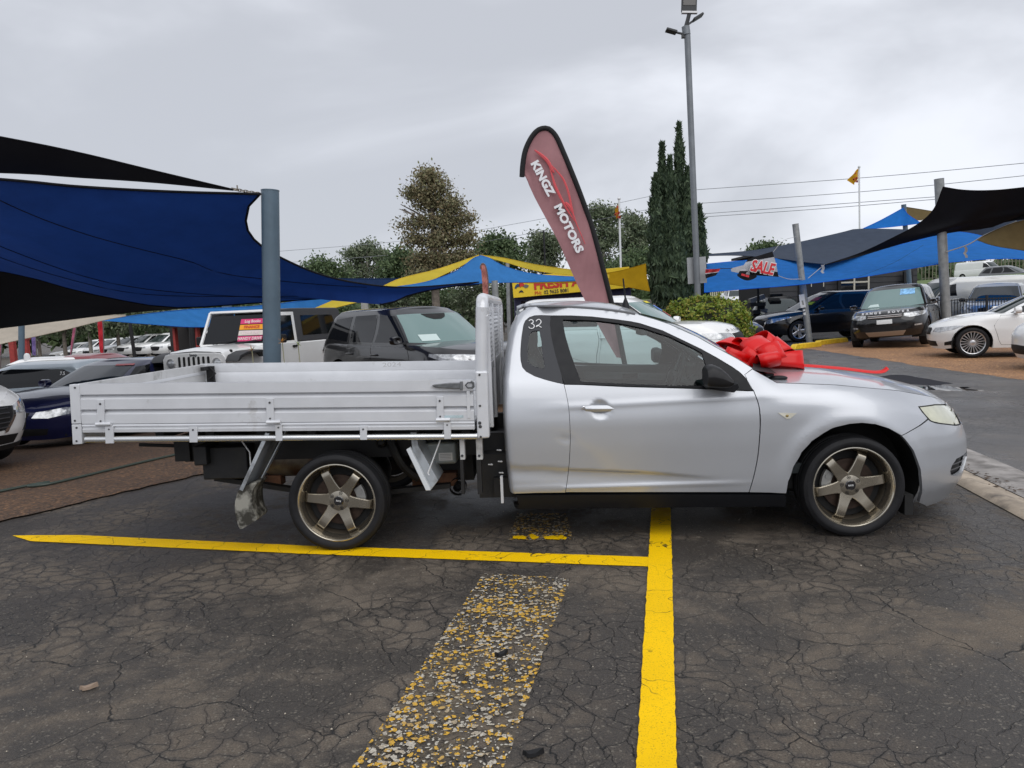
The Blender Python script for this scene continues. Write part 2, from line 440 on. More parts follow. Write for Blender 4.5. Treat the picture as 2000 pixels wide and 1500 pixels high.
def axis_pts(lo, hi, fine0, fine1, step):
    a = list(np.arange(fine0, fine1+1e-6, step)); s = step; x = a[-1]
    while x < hi: s *= 1.22; x += s; a.append(min(x, hi))
    s = step; x = a[0]; b = []
    while x > lo: s *= 1.22; x -= s; b.append(max(x, lo))
    return np.array(b[::-1]+a)
M_ASPH = asphalt()
gx, gy = axis_pts(-400, 400, -9, 13, .25), axis_pts(-12, 600, -1, 32, .25)
GX, GY = np.meshgrid(gx, gy, indexing='ij'); GZ = hgt(GX, GY)
b = MB(); b.grid([[(GX[i, j], GY[i, j], GZ[i, j]) for j in range(len(gy))] for i in range(len(gx))])
g = b.build('ground', M_ASPH, smooth=60); tag(g, kind='structure')

def flat_sheet(name, poly, m, z=.004, sx=.25, jit=0.0, js=3.0, kind='structure', dens=None):
    P = densify(poly, dens or .12)
    if jit: P = [p+np.array([mnoise.noise((p[0]*js, p[1]*js, 3.3)), mnoise.noise((p[0]*js, p[1]*js, 9.1))])*jit+np.array([mnoise.noise((p[0]*js*6, p[1]*js*6, 1.3)), mnoise.noise((p[0]*js*6, p[1]*js*6, 5.1))])*jit*.4 for p in P]
    V, T, L = tri2d(P, (), sx, sx)
    me = bpy.data.meshes.new(name); Z = hgt(V[:, 0], V[:, 1])+z
    me.from_pydata([(a, c, h) for (a, c), h in zip(V, Z)], [], [tuple(int(i) for i in t) for t in T])
    bm = bmesh.new(); bm.from_mesh(me)
    for f in bm.faces:
        if f.normal.z < 0: f.normal_flip()
    bm.to_mesh(me); bm.free(); me.polygons.foreach_set('use_smooth', [True]*len(me.polygons))
    return tag(link(name, me, m), kind=kind)
M_GRAV_L = gravel('wet_brown_gravel', (.19, .098, .045), (.06, .034, .020), .75)
M_GRAV_R = gravel('orange_gravel', (.60, .31, .14), (.26, .135, .07), .8)
gl = [(-9.5, 5.55), (-3.9, 5.45), (-3.5, 6.2), (-2.94, 7.15), (-1.9, 8.1), (.5, 8.6), (3.2, 8.7), (5.2, 12), (6.2, 15), (6.5, 24), (6.5, 40), (-25, 40), (-25, 8)]
flat_sheet('gravel_yard', gl, M_GRAV_L, .012, .3, .10, 1.5)
gr = [tuple(gnd(*p)[:2]) for p in ((1570, 681), (1650, 692), (1725, 703), (1800, 716), (1900, 730), (2000, 743))]
gr += [(8.2, 11.6), (11, 10.2), (16, 9.5), (21, 14), (20, 24), (14.5, 27.0), (9.2, 24.2)]
flat_sheet('gravel_patch', gr, M_GRAV_R, .006, .3, .14, 1.2)

# painted lines
def paint_mat(name, col, wear0, wear1, mode='line'):
    m = bpy.data.materials.new(name); n = NT(m); P = n('TexCoord').outputs['Object']
    sp = n.noise(P, 190, 3, .7); big = n.noise(P, 2.5, 5, .6)
    c = n.mix(n.mr(big, .35, .7, 0, .35), (*col, 1), tuple(x*.70 for x in col)+(1,))
    c = n.mix(n.mr(sp, .56, .72, 0, .85), c, (.05, .04, .02, 1))
    w = n('TexNoise', {'Vector': P, 'Scale': 2.2, 'Detail': 4}).outputs['Color']
    d2 = n('TexVoronoi', {'Vector': n('VectorMath', {0: P, 1: w}, operation='ADD').outputs[0], 'Scale': 2.6}, feature='DISTANCE_TO_EDGE', voronoi_dimensions='2D').outputs[0]
    ck = n.math('MULTIPLY', n.mr(d2, .002, .011, 1, 0), n.mr(big, .38, .5))
    c = n.mix(ck, c, (.02, .018, .015, 1))
    n.done(n('BsdfPrincipled', {'Base Color': c, 'Roughness': .6, 'Specular IOR Level': .15, 'Normal': n.bump(sp, .35, .004)})); return m
M_YEL = paint_mat('yellow_line_paint', (.90, .55, .0), 0, 0)
def strip(name, pxs, m, z, jit=.004, close=True):
    P = [gnd(*p)[:2] for p in pxs]
    return flat_sheet(name, P, m, z, .06, jit, 22.0, dens=.03)
_vl = [gnd(1272, 1000)[:2], gnd(1310, 1000)[:2], gnd(1322, 1500)[:2], gnd(1243, 1500)[:2]]
def ext(a, b, t): return a+(b-a)*t
vl = [ext(_vl[3], _vl[0], 1.25), ext(_vl[2], _vl[1], 1.25), ext(_vl[1], _vl[2], 1.6), ext(_vl[0], _vl[3], 1.6)]
flat_sheet('painted_line', vl, M_YEL, .008, .06, .004, 24, dens=.025)
strip('painted_line', [(24, 1047), (150, 1046), (600, 1067), (1269, 1089), (1268, 1108), (600, 1083), (60, 1058)], M_YEL, .0045)
def worn_mat():
    m = bpy.data.materials.new('worn_yellow_white_paint'); n = NT(m); P = n('TexCoord').outputs['Object']
    w = n('TexNoise', {'Vector': P, 'Scale': 30, 'Detail': 2}).outputs['Color']
    Pw = n('VectorMath', {0: P, 1: n('VectorMath', {0: w, 'Scale': .035}, operation='SCALE').outputs[0]}, operation='ADD').outputs[0]
    v = n('TexVoronoi', {'Vector': Pw, 'Scale': 40}, voronoi_dimensions='2D'); cc = n('SeparateColor', {0: v.outputs['Color']}).outputs
    vs = n('TexVoronoi', {'Vector': Pw, 'Scale': 85}, voronoi_dimensions='2D'); c2 = n('SeparateColor', {0: vs.outputs['Color']}).outputs
    f = n.noise(P, 160, 2, .7); big = n.noise(P, 4.5, 4)
    th = n.mr(n.noise(P, 5.5, 5, .65), .32, .68, .0, .72)
    flake = n.math('MULTIPLY', n.math('GREATER_THAN', cc[0], n.math('ADD', th, .22)), n.math('LESS_THAN', n.math('ADD', v.outputs[0], n.math('MULTIPLY', f, .5)), .68))
    fl2 = n.math('MULTIPLY', n.math('GREATER_THAN', c2[0], .74), n.math('LESS_THAN', n.math('ADD', vs.outputs[0], n.math('MULTIPLY', f, .5)), .60))
    yel = n.mix(n.math('GREATER_THAN', n.math('ADD', cc[1], n.mr(big, .3, .7, -.25, .35)), .46), (.44, .40, .33, 1), (.62, .35, .02, 1))
    yel = n.mix(n.mr(cc[2], .55, 1, 0, .7), yel, (.36, .26, .13, 1))
    yel = n.mix(fl2, yel, n.mix(n.math('GREATER_THAN', c2[1], .7), (.5, .47, .40, 1), (.6, .34, .02, 1)))
    yel = n.mix(n.mr(f, .48, .66, 0, .85), yel, (.09, .075, .055, 1))
    film = n.math('MULTIPLY', n.mr(n.noise(P, 60, 5, .7), .42, .62, 0, .55), n.mr(big, .35, .65))
    a = n.math('MAXIMUM', n.math('MAXIMUM', flake, fl2), film); yel = n.mix(n.math('MAXIMUM', flake, fl2), (.22, .17, .10, 1), yel)
    pr = n('BsdfPrincipled', {'Base Color': yel, 'Roughness': .6, 'Normal': n.bump(f, .3, .004)})
    n.done(n('MixShader', {0: a, 1: n('BsdfTransparent').outputs[0], 2: pr.outputs[0]})); return m
M_WORN = worn_mat()
_w = [gnd(*p)[:2] for p in ((945, 1121), (1114, 1130), (985, 1500), (690, 1500))]
wp = [_w[0], _w[1], ext(_w[1], _w[2], 1.4), ext(_w[0], _w[3], 1.4)]
flat_sheet('worn_marking', wp, M_WORN, .0045, .1, .01, 20, dens=.03)
flat_sheet('worn_marking', [gnd(*p)[:2] for p in ((1010, 1003), (1105, 1003), (1120, 1056), (992, 1055))], M_WORN, .0045, .1, .01, 20, dens=.03)
# a thicker remnant of yellow at the near border of the second worn block
for q in (((1001, 1049), (1026, 1048), (1028, 1055), (1003, 1055)), ((1034, 1046), (1052, 1047), (1050, 1054), (1037, 1055)), ((1060, 1049), (1096, 1048), (1108, 1052), (1100, 1056), (1066, 1055))): flat_sheet('worn_marking', [gnd(*p)[:2] for p in q], M_YEL, .008, .05, .022, 40, dens=.008)

# kerb and gutter at the right
M_CONC = mat('weathered_concrete', (.34, .28, .215), .75, var=.35, vscale=5, bump=.4, bscale=90, dirt=((.10, .085, .07), 3.0, .55, .7))
M_CONC2 = mat('gutter_concrete', (.26, .24, .225), .75, var=.3, vscale=5, bump=.4, bscale=90, dirt=((.09, .08, .07), 4.0, .5, .7))
def gp(px, py): return gnd(px, py)[:2]
ka, kb = gp(2000, 1017), gp(1868, 946); kd = (kb-ka)/np.linalg.norm(kb-ka); kn = np.array([kd[1], -kd[0]])
ua, ub = gp(2000, 957), gp(1900, 908)
def kline(s, o): p = ka+kd*s+kn*o; return p
b = MB(); S = np.concatenate([np.arange(-3.0, 5.5, .5)])
prof = [(0, .002), (.03, .028), (.10, .036), (.16, .020), (.24, -.012+.018)]
G = [[(*kline(s, o), z+.004) for o, z in prof] for s in S]
b.grid(G); k1 = b.build('kerb', M_CONC, smooth=60); tag(k1, kind='structure')
b = MB(); prof = [(.245, .009), (.30, .006), (.36, .010), (.55, .012), (.64, .004)]
G = [[(*kline(s, o), z+.004) for o, z in prof] for s in S]
b.grid(G); k2 = b.build('gutter', M_CONC2, smooth=60); tag(k2, kind='structure')
# litter of leaves and grit lying in the gutter
b = MB(); rr = random.Random(3)
for i in range(420):
    s = rr.uniform(-2.2, 5); o = rr.gauss(.27, .035); p = kline(s, o); a = rr.uniform(0, 6.28); l = rr.uniform(.006, .028); w_ = rr.uniform(.004, .012)
    d = np.array([math.cos(a), math.sin(a)]); e_ = np.array([-d[1], d[0]]); z = .018+rr.uniform(0, .008)
    b.add([(*(p-d*l), z), (*(p+e_*w_), z+.006), (*(p+d*l), z+.002), (*(p-e_*w_), z-.001)], [(0, 1, 2, 3)])
lt = b.build('leaf_litter', mat('dead_leaf', (.07, .045, .028), .8, var=.5, vscale=40), smooth=0); tag(lt, kind='stuff')
flat_sheet('driveway', [tuple(kline(s, .66)) for s in np.arange(-4, 8.1, 1.0)]+[(7.0, 18), (7.2, 24), (9.2, 25), (10.0, 24), (9.6, 12), (16, 8.5), (18, 5), (12, 1)], asphalt('wet_driveway_asphalt', True), .0045, .5, .05, 1.0)
# puddle on the driveway
M_WATER = mat('puddle_water', (.012, .013, .016), .02, spec=.8)
pc = gnd(1845, 759)[:2]; poly = []
for k in range(90):
    a = 2*math.pi*k/90; r = 1+.7*mnoise.noise((math.cos(a)*1.9, math.sin(a)*1.9, 4.2))+.35*mnoise.noise((math.cos(a)*6, math.sin(a)*6, 1.2)); poly.append((pc[0]+.34*r*math.cos(a), pc[1]+.42*r*math.sin(a)))
flat_sheet('puddle', poly, M_WATER, .0055, .2)
poly = []; pc = gnd(1768, 743)[:2]
for k in range(44):
    a = 2*math.pi*k/44; r = 1+.5*mnoise.noise((math.cos(a)*1.9, math.sin(a)*1.9, 1.2)); poly.append((pc[0]+.5*r*math.cos(a), pc[1]+.9*r*math.sin(a)))
flat_sheet('puddle', poly, mat('damp_film', (.022, .022, .028), .8, spec=.12), .005, .2)
# grass verge on the rise behind
M_GRASS = mat('grass', (.085, .13, .03), .9, var=.5, vscale=3, bump=.5, bscale=30)
flat_sheet('grass_verge', [(15, 44), (60, 44), (60, 90), (8, 90), (8, 62), (15, 60)], M_GRASS, .03, 2.0, .5, .3, dens=2)

# loose grit lying on the asphalt
b = MB(); rr = random.Random(21)
for i in range(2600):
    y_ = 1.9+3.6*rr.random()**1.5; x_ = rr.uniform(-.85, .85)*y_; r_ = rr.uniform(.0010, .0034)*(1.8 if rr.random() < .05 else 1); a = rr.uniform(0, 3); c, s_ = math.cos(a)*r_, math.sin(a)*r_; z_ = .0015
    b.mat(rr.choice((0, 0, 0, 1, 1, 2))); b.add([(x_+c, y_+s_, z_), (x_-s_, y_+c, z_), (x_-c, y_-s_, z_), (x_+s_, y_-c, z_), (x_, y_, z_+r_*1.1)], [(0, 1, 4), (1, 2, 4), (2, 3, 4), (3, 0, 4)])
gt = b.build('loose_grit', [mat('grey_grit', (.16, .14, .12), .8), mat('dark_grit', (.03, .028, .026), .7), mat('pale_grit', (.42, .37, .30), .8)], smooth=0); tag(gt, kind='stuff')
# ------------------------------------------------------------------ the silver ute
_a, _b = gnd(662, 1077), gnd(1672, 1049); UD = (_b-_a)/np.linalg.norm(_b-_a); UN = np.array([-UD[1], UD[0], 0]); YN = -.915
UO = _a-UN*YN; UYAW = math.atan2(UD[1], UD[0])
_co = np.array([(CAMP-UO)@UD, (CAMP-UO)@UN, CAM_Z])
def uray(px, py): r = ray(px, py); return np.array([r@UD, r@UN, r[2]])
def ul(px, py, y=YN):
    r = uray(px, py); q = _co+r*((y-_co[1])/r[1]); return float(q[0]), float(q[2])
def uproj(p): return proj(UO+UD*p[0]+UN*p[1]+np.array([0, 0, p[2]]))
M_SILV = mat('silver_metallic_paint', (.465, .48, .51), .36, metal=.5, coat=.8, coat_rough=.08, var=.03, vscale=2)
M_BLK = mat('black_trim', (.008, .0085, .0105), .42, rvar=.08, vscale=20, spec=.22)
M_BLKM = mat('matt_black_plastic', (.011, .011, .012), .6, var=.3, vscale=15, spec=.3)
M_DARK = mat('black_underbody', (.008, .008, .008), .8, var=.6, vscale=9)
M_GLASSF = glass('side_glass', (.70, .82, .82), .01, .9)
M_PRIV = mat('dark_tinted_panel', (.012, .014, .020), .10, spec=.3)
M_SEAT = mat('grey_seat_fabric', (.035, .042, .045), .9, var=.3, vscale=30)
M_TRIM = mat('grey_interior_trim', (.11, .125, .13), .6, var=.15)
M_LIN = mat('pale_roof_lining', (.30, .32, .31), .9)
M_CHR = mat('chrome', (.75, .75, .76), .12, metal=1.0)
M_GREY = mat('dark_grey_plastic', (.014, .014, .0155), .48, var=.25, vscale=40, spec=.3)

_hz = [.05, .15, .22, .30, .38, .45, .60, .75, .86, .95, 1.0, 1.1, 1.2, 1.3, 1.38, 1.45, 1.6]
_hw = [.80, .84, .875, .895, .905, .911, .924, .930, .917, .893, .875, .808, .742, .677, .62, .555, .42]
from_z = np.linspace(.05, 1.6, 400); _t = np.interp(from_z, _hz, _hw); _k = np.ones(25)/25; _t = np.convolve(np.pad(_t, 12, 'edge'), _k, 'valid')
# fender/bonnet shut line height and roof rail
_ex = [2.50, 2.66, 3.0, 3.4, 3.7, 3.85, 3.95, 4.1]; _ez = [.965, .930, .905, .848, .778, .733, .705, .66]
def zE(x): return np.interp(x, _ex, _ez)
_hc = ul(1172, 799.5); AXF, AZ, AR = 3.09, .298, .41
_cr = [ul(*p) for p in ((994, 910), (1110, 915.5), (1260, 921.5), (1395, 932))]
def uhw(x, z):
    x = np.asarray(x, float); z = np.asarray(z, float)
    y = np.interp(z, from_z, _t)
    # rounded shoulder of the front wing
    q = np.clip((z-(zE(x)-.13))/.13, 0, 1.3); y = y-.055*q*q*sstep(2.45, 2.75, x)
    # rounded lip round the front wheel arch
    r = np.hypot(x-AXF, z-AZ); y = y+.014*np.exp(-((r-AR)/.055)**2)*(z > .15)
    # lower crease along door and cab, fading to the front
    zc = np.interp(x, [p[0] for p in _cr], [p[1] for p in _cr]); fade = sstep(2.36, 1.9, x)
    d = zc-z; y = y-fade*.013*sstep(0, .014, d)*(1-.8*sstep(.03, .12, d))
    # soft belt shoulder and ridge above the sill
    y = y+.004*np.exp(-((z-.838-.02*(x-1.4))/.018)**2)*sstep(1.1, 1.5, x)
    y = y+.006*np.exp(-((z-.345)/.012)**2)*sstep(2.6, 2.2, x)
    # finger recess behind the door handle
    rr2 = ((x-_hc[0])/.058)**2+((z-_hc[1])/.058)**2; y = y-.024*np.clip(1-rr2, 0, 1)
    # small dent by the rear shut line
    y = y-.0045*np.exp(-(((x-1.40)/.03)**2+((z-.645)/.018)**2))
    return y
_xrz = [.05, .2, .339, .5, .7, .866, 1.0, 1.15, 1.25, 1.33, 1.40, 1.44, 1.6]
_xrx = [1.06, 1.055, 1.032, 1.022, 1.016, 1.017, 1.022, 1.04, 1.06, 1.085, 1.13, 1.20, 1.3]
uxr = lambda z: np.interp(z, _xrz, _xrx)
uxf = lambda z: np.interp(z, [.05, .12, .24, .375, .5, .57, .64, .69, .76, .9], [3.93, 4.00, 4.062, 4.085, 4.075, 4.05, 4.015, 3.975, 3.90, 3.8])
US = Skin(uxf, uxr, uhw, 1.05, .07, 2.3, 4.0, 1.45, .9)
def uxz(px, py):
    y = -.9
    for _ in range(14):
        x, z = ul(px, py, y); x = min(x, float(uxf(z))-.002); y = -.5*abs(y)-.5*float(US.Y(x, z))
    return x, z
def UZ(pts): return [(float(US.U(*q)), q[1]) for q in (uxz(*p) for p in pts)]
ute = empty('utility_truck', tuple(UO), UYAW, 'silver single-cab ute with white aluminium dropside tray and bronze six-spoke wheels in the foreground', 'ute')

lambda_sp = lambda P: [tuple(p) for p in spline(P, 4)]
shut_r = lambda_sp([(1104, 962), (1108.5, 930), (1111.5, 900), (1113.3, 855), (1111.5, 810), (1107.7, 780), (1101, 750.5)])
ftop = [(1076, 616), (1115, 616), (1155, 618), (1200, 623), (1230, 627), (1250, 631), (1295, 645.5), (1340, 667), (1370, 681.5), (1400, 698), (1430, 716), (1445, 726.5), (1460, 741), (1472, 763)]
shut_f = lambda_sp([(1472, 763), (1481.7, 790), (1485, 817), (1484, 850), (1480, 893), (1471.7, 933), (1463, 962)])
apil = [(1469, 719.5), (1439, 701), (1400, 680), (1361, 658), (1308, 634), (1280, 624.5), (1249, 615.5)]
rail = [(1249, 615.5), (1215, 609.5), (1170, 604), (1110, 600), (1050, 599), (1023, 601.5), (1009.5, 607)]
qwin = [(1101, 750), (1086, 747.5), (1065, 742), (1044, 735), (1027.5, 726), (1020, 717.5), (1016.7, 704), (1016.5, 680), (1018.5, 657.5), (1021.5, 638), (1026, 626), (1034, 619), (1044, 616), (1055, 615.3), (1076, 616)]
# -- cab side: quarter, cant rail and windscreen pillar in one pressing
q = UZ(rail)
zr = q[-1][1]
bot = UZ([(1104, 962), (1050, 962.5), (1000, 963)])
outer = bot+[(US.LR*.93, bot[-1][1]), (US.LR*.6, bot[-1][1]), (0, bot[-1][1])]
outer = [(0, bot[-1][1]), (US.LR*.6, bot[-1][1]), (US.LR*.93, bot[-1][1])]+bot[::-1]+UZ(shut_r[1:])+UZ(qwin[1:])+UZ(ftop[1:])+UZ([(1454, 731.5)])+UZ(apil)+q[1:]+[(US.LR*.8, zr+.004), (0, zr+.012)]
rw = [(0, 1.0), (US.UR(.56, 1.0), 1.0), (US.UR(.52, 1.30), 1.30), (0, 1.32)]
rwin = [(float(a), b_) for a, b_ in rw]; hole = [(float(US.UR(.02, 1.0)), 1.0), rwin[1], rwin[2], (float(US.UR(.02, 1.3)), 1.31)]
body = sheet(US, outer, 'cab_body', M_SILV, ute, [hole], .03, .02, mirror=True)
sheet(US, inset([(0.004, .99), (float(US.UR(.57, .99)), .99), (float(US.UR(.53, 1.31)), 1.31), (.004, 1.325)], .001), 'rear_window', mat('rear_window_glass', (.02, .024, .026), .06), ute, (), .05, .05, off=-.012, thick=0, mirror=True)
# -- doors
dpoly = UZ(shut_r+[(1135, 751), (1220, 755), (1370, 759), (1460, 763.3)]+shut_f)
for sd, lab in ((-1, None), (1, None)):
    dp = inset(dpoly, .0032); dr = sheet(US, dp, 'door', M_SILV, ute, (), .022, .010, side=sd, thick=.02)
    fr = UZ(ftop+[(1460, 763), (1370, 758.6), (1220, 754.6), (1135, 750.8), (1102, 750.5)])
    gl_ = UZ([(1100, 624), (1135, 624.5), (1170, 626), (1215, 632), (1260, 641.5), (1310, 658), (1355, 680), (1371.5, 689.5), (1379, 713), (1376, 753.5), (1300, 752.5), (1220, 749.5), (1135, 745)])
    sheet(US, inset(fr, .002), 'window_frame', M_BLK, dr, [gl_], .04, .02, side=sd, off=-.001, thick=.02)
    sheet(US, inset(gl_, -.006), 'window_glass', M_GLASSF, dr, (), .06, .05, side=sd, off=-.010, thick=0)
    qp = inset(UZ(qwin+[(1089, 682)]), .002)
    qi = UZ([(1041.7, 645.5), (1053.7, 645.5), (1057, 662), (1063.5, 716), (1060.5, 720.5), (1041, 714.5), (1031.5, 705.5), (1030.5, 687.5), (1032, 665), (1035.7, 650)])
    qpn = sheet(US, qp, 'quarter_panel_glass', M_PRIV, ute, [qi], .03, .03, side=sd, off=-.0015, thick=.01)
    sheet(US, inset(qi, -.004), 'clear_pane', M_GLASSF, qpn, (), .05, .05, side=sd, off=-.006, thick=0)
    # door handle with key barrel
    b = MB(); x0, z0 = ul(1128, 798.7, -.93); x1, z1 = ul(1207, 798.7, -.93); yy = sd*.938
    G = []
    for i in range(13):
        f = i/12; x = x0+(x1-x0)*f; ee = min(f, 1-f); hh = .021*min(1, .55+ee*5); bow = .012*math.sin(math.pi*f)+.004
        yb = sd*(float(US.Y(x, z0+.09))); row = []
        for k in range(9):
            t = 2*math.pi*k/8; row.append((x, yb+sd*(bow+.013*math.cos(t)), z0+hh*math.sin(t)+(z1-z0)*f))
        G.append(row)
    b.grid(G); b.add([G[0][k] for k in range(8)], [tuple(range(8))]); b.add([G[-1][k] for k in range(8)], [tuple(range(8))])
    h = b.build('door_handle', M_SILV, dr, smooth=50)
    if sd < 0:
        b = MB(); kx, kz = ul(1140, 797.5, -.955); b.lathe([(0, .003), (.008, .003), (.011, 0), (.0115, -.006)], (kx, float(-US.Y(kx, kz)-.021), kz), 'y', 16, -1); b.build('key_barrel', M_CHR, h)
# -- front wing, bumper
arch = [(1536, 964), (1540, 940), (1550, 912), (1566, 884), (1586, 862), (1610, 846), (1636, 834), (1660, 828.4), (1684, 826.4), (1710, 829), (1736, 837), (1761, 851), (1780, 874), (1792, 900), (1799, 928), (1801, 952), (1799, 968), (1795, 982)]
hl = [(1795, 795), (1826.5, 791), (1852, 791), (1858, 794.5), (1868, 812), (1875, 828), (1866, 830), (1837, 826.5), (1820, 822.5), (1812, 816), (1803, 806)]
wx = np.linspace(2.66, 3.93, 16); wtop = [(float(US.U(x, zE(x))), float(zE(x))) for x in wx]
hlz = UZ(hl); z_hf = wtop[-1][1]
wing = UZ([(1454, 731.5)])+UZ([(1469, 721)])+[p for p in wtop if p[0] < hlz[0][0]+.02]+[(hlz[0][0]+.03, float(zE(3.72)))]+[hlz[0]]+UZ([(1803, 806), (1812, 817)])+UZ(arch[:12][::-1])+UZ(shut_f[::-1])
wing = UZ([(1454, 731.5), (1469, 720.5)])+wtop+UZ([(1858, 793), (1852, 790), (1826.5, 790), (1794, 794.3)])+UZ([(1802, 806), (1813, 817.5)])+UZ(arch[:12][::-1])+UZ(shut_f[::-1])
for sd in (-1, 1): sheet(US, inset(wing, .0025), 'front_wing', M_SILV, ute, (), .03, .016, side=sd, thick=.02)
hl_low = UZ([(1814, 818.5), (1820, 824), (1837, 828), (1866, 831.5), (1876, 830)])
zf = hl_low[-1][1]
slot = UZ([(1884, 886), (1868.5, 896), (1860, 908), (1856, 920), (1857.5, 929), (1868.5, 929), (1880, 920)])
slot = slot[1:6]; su = max(p[0] for p in slot)+.16
slot = [slot[0], slot[1], slot[2], slot[3], slot[4], (su, slot[4][1]+.005), (su+.06, slot[0][1]-.03), (su+.05, slot[0][1]+.012)]
bot_b = [(float(US.U(3.62, .10))+d_, z_) for d_, z_ in ((.0, .105), (.15, .115), (.35, .135))]
bumper = hl_low+[(US.L-.25, zf-.005), (US.L, zf-.01), (US.L, .17), (US.L-.5, .155)]+bot_b[::-1]+UZ(arch[11:][::-1])
sheet(US, inset(bumper, .0015), 'front_bumper', M_SILV, ute, [slot], .035, .02, mirror=True, thick=.02)
for sd in (-1, 1):
    sheet(US, inset(slot, -.006), 'bumper_slot', M_BLKM, ute, (), .05, .03, side=sd, off=-.03, thick=0)
    for k in (.33, .66):
        z = slot[0][1]*(1-k)+slot[3][1]*k; b = MB()
        G = [[tuple(v*np.array([1, sd, 1])) for v in (US.P(u, z-.004)-np.array([.012, 0, 0]), US.P(u, z+.004)-np.array([.012, 0, 0]))] for u in np.linspace(slot[2][0]-.01, su+.04, 8)]
        b.grid(G); b.build('slot_bar', mat('silver_grey_plastic', (.12, .12, .13), .4), ute)
    # headlamp: clouded cover over a reflector bowl
    hp = inset(hlz, .002)
    lamp = sheet(US, hp, 'headlight', mat('yellowed_lamp_cover', (.45, .45, .33), .16, coat=1.0, var=.18, vscale=9, spec=.6), ute, (), .03, .02, side=sd, off=-.001, thick=.03)
    ring = UZ([(1795, 795), (1803, 806), (1813, 817.5), (1820, 823), (1837, 827), (1866, 830.5), (1875, 829)])
    b = MB(); pts = [tuple((US.P(u, z)+np.array([0, .001, 0]))*np.array([1, sd, 1])) for u, z in ring]; b.tube(spline(pts, 4), .0035, 6); b.build('lamp_seal', M_BLK, lamp)
    # side repeater
    ind = UZ([(1519, 806), (1556, 807), (1543, 817.5), (1535.6, 818)])
    rp_ = sheet(US, ind, 'side_indicator', mat('clear_lens', (.55, .53, .45), .12, coat=1), ute, (), .02, .02, side=sd, off=.004, thick=.006)
    c = UZ([(1537, 812)])[0]; p = US.P(*c); b = MB(); b.ball((p[0], sd*(p[1]+.004), p[2]), .009, 6, (1, .5, .8)); b.build('indicator_bulb', mat('amber_bulb', (.25, .17, .03), .3), rp_)
# centre nose between the lamps, grille
zt_ = float(zE(3.93)); u0 = float(US.U(3.93, zt_))
nose = [(u0-.02, zt_-.002)]+UZ([(1876, 829)])+[(US.L-.25, zf-.003), (US.L, zf-.008), (US.L, zt_+.03), (US.L-.3, zt_+.022)]
gr_ = sheet(US, nose, 'grille', M_BLKM, ute, (), .05, .03, mirror=True, off=-.004, thick=.02)
b = MB()
for z in np.linspace(zf+.015, zt_+.005, 4):
    b.grid([[tuple(US.P(min(u, US.L), z+dz)*np.array([1, s_, 1])+np.array([.008, 0, 0])) for dz in (-.005, .005)] for u, s_ in [(u, -1) for u in np.linspace(US.L-.5, US.L, 10)]+[(u, 1) for u in np.linspace(US.L, US.L-.5, 10)]])
b.build('grille_bar', M_CHR, gr_)
# -- sills
fx_ = lambda px, py: (lambda q: (float(US.U(max(q[0], 1.06), q[1])), q[1]))(ul(px, py, -.885))
sl = [fx_(996, 966), fx_(1250, 966), fx_(1533, 967)]; slb = [fx_(1536, 992), fx_(1250, 995), fx_(998, 995)]
sl2 = [(US.LR*.97, sl[0][1])]+sl+slb+[(US.LR*.98, slb[-1][1]+.02)]
for sd in (-1, 1): sheet(US, sl2, 'sill_cover', M_BLK, ute, (), .06, .02, side=sd, off=-.004, thick=.05)
# -- bonnet, roof and windscreen lofted between the two sides
def loft(name, edge, crown, m, parent, n=15, p=2.6, bulge=None, both=True, endp=None):
    b = MB(); G = []
    for i, e_ in enumerate(edge):
        e_ = np.array(e_); c = crown[i] if hasattr(crown, '__len__') else crown; row = []
        for k in range(2*n+1):
            f = (k-n)/n; g_ = math.sin(abs(f)*math.pi/2)*(1 if f > 0 else -1); w_ = 1-abs(g_)**p
            bx = bulge[i] if bulge is not None else 0
            row.append((e_[0]+bx*w_, e_[1]*-g_ if e_[1] < 0 else e_[1]*g_, e_[2]+c*w_))
        G.append(row)
    b.grid(G); return b.build(name, m, parent, smooth=50)
hx = np.linspace(2.66, 3.93, 26); hed = [(float(x), -float(US.Y(x, zE(x)))+.003, float(zE(x))) for x in hx]
hb = [-.03*float(sstep(2.9, 2.66, x)) for x in hx]
hcz = np.interp(hx, [2.63, 2.87, 3.157, 3.527, 3.822, 3.93, 4.05], [.975, .972, .948, .884, .800, .735, .70])
bon = loft('bonnet', hed, [max(.02, float(c-zE(x))) for x, c in zip(hx, hcz)], M_SILV, ute, bulge=hb, p=2.2)
rl = [uxz(*p) for p in rail]; red = [(x, -float(US.Y(x, z))+.004, z) for x, z in rl]
red = [tuple(p) for p in spline(red, 4)]
rcen = lambda x: np.interp(x, [1.10, 1.152, 1.30, 1.476, 1.62, 1.769, 1.956, 2.1], [1.443, 1.462, 1.472, 1.473, 1.462, 1.440, 1.372, 1.31])
loft('roof', red, [max(.012, float(rcen(x)-z)) for x, y, z in red], M_SILV, ute, p=2.4)
for sd in (-1, 1):
    b = MB(); b.tube([(x, sd*(abs(y)+.004), z+.004) for x, y, z in red[1:-1]], .007, 6); b.build('roof_rail', mat('grey_roof_moulding', (.16, .165, .175), .4), ute)
wl = [uxz(*p) for p in [(1469, 720)]+apil[1:]]; wed = [(x, -float(US.Y(x, z))+.012, z-.004) for x, z in wl]; wed = [tuple(p) for p in spline(wed, 3)]
loft('windscreen', wed, 0.012, glass('windscreen_glass', (.62, .74, .72), .01, 1.3), ute, bulge=[.15*(1-.5*i/(len(wed)-1)) for i in range(len(wed))], p=2.0)
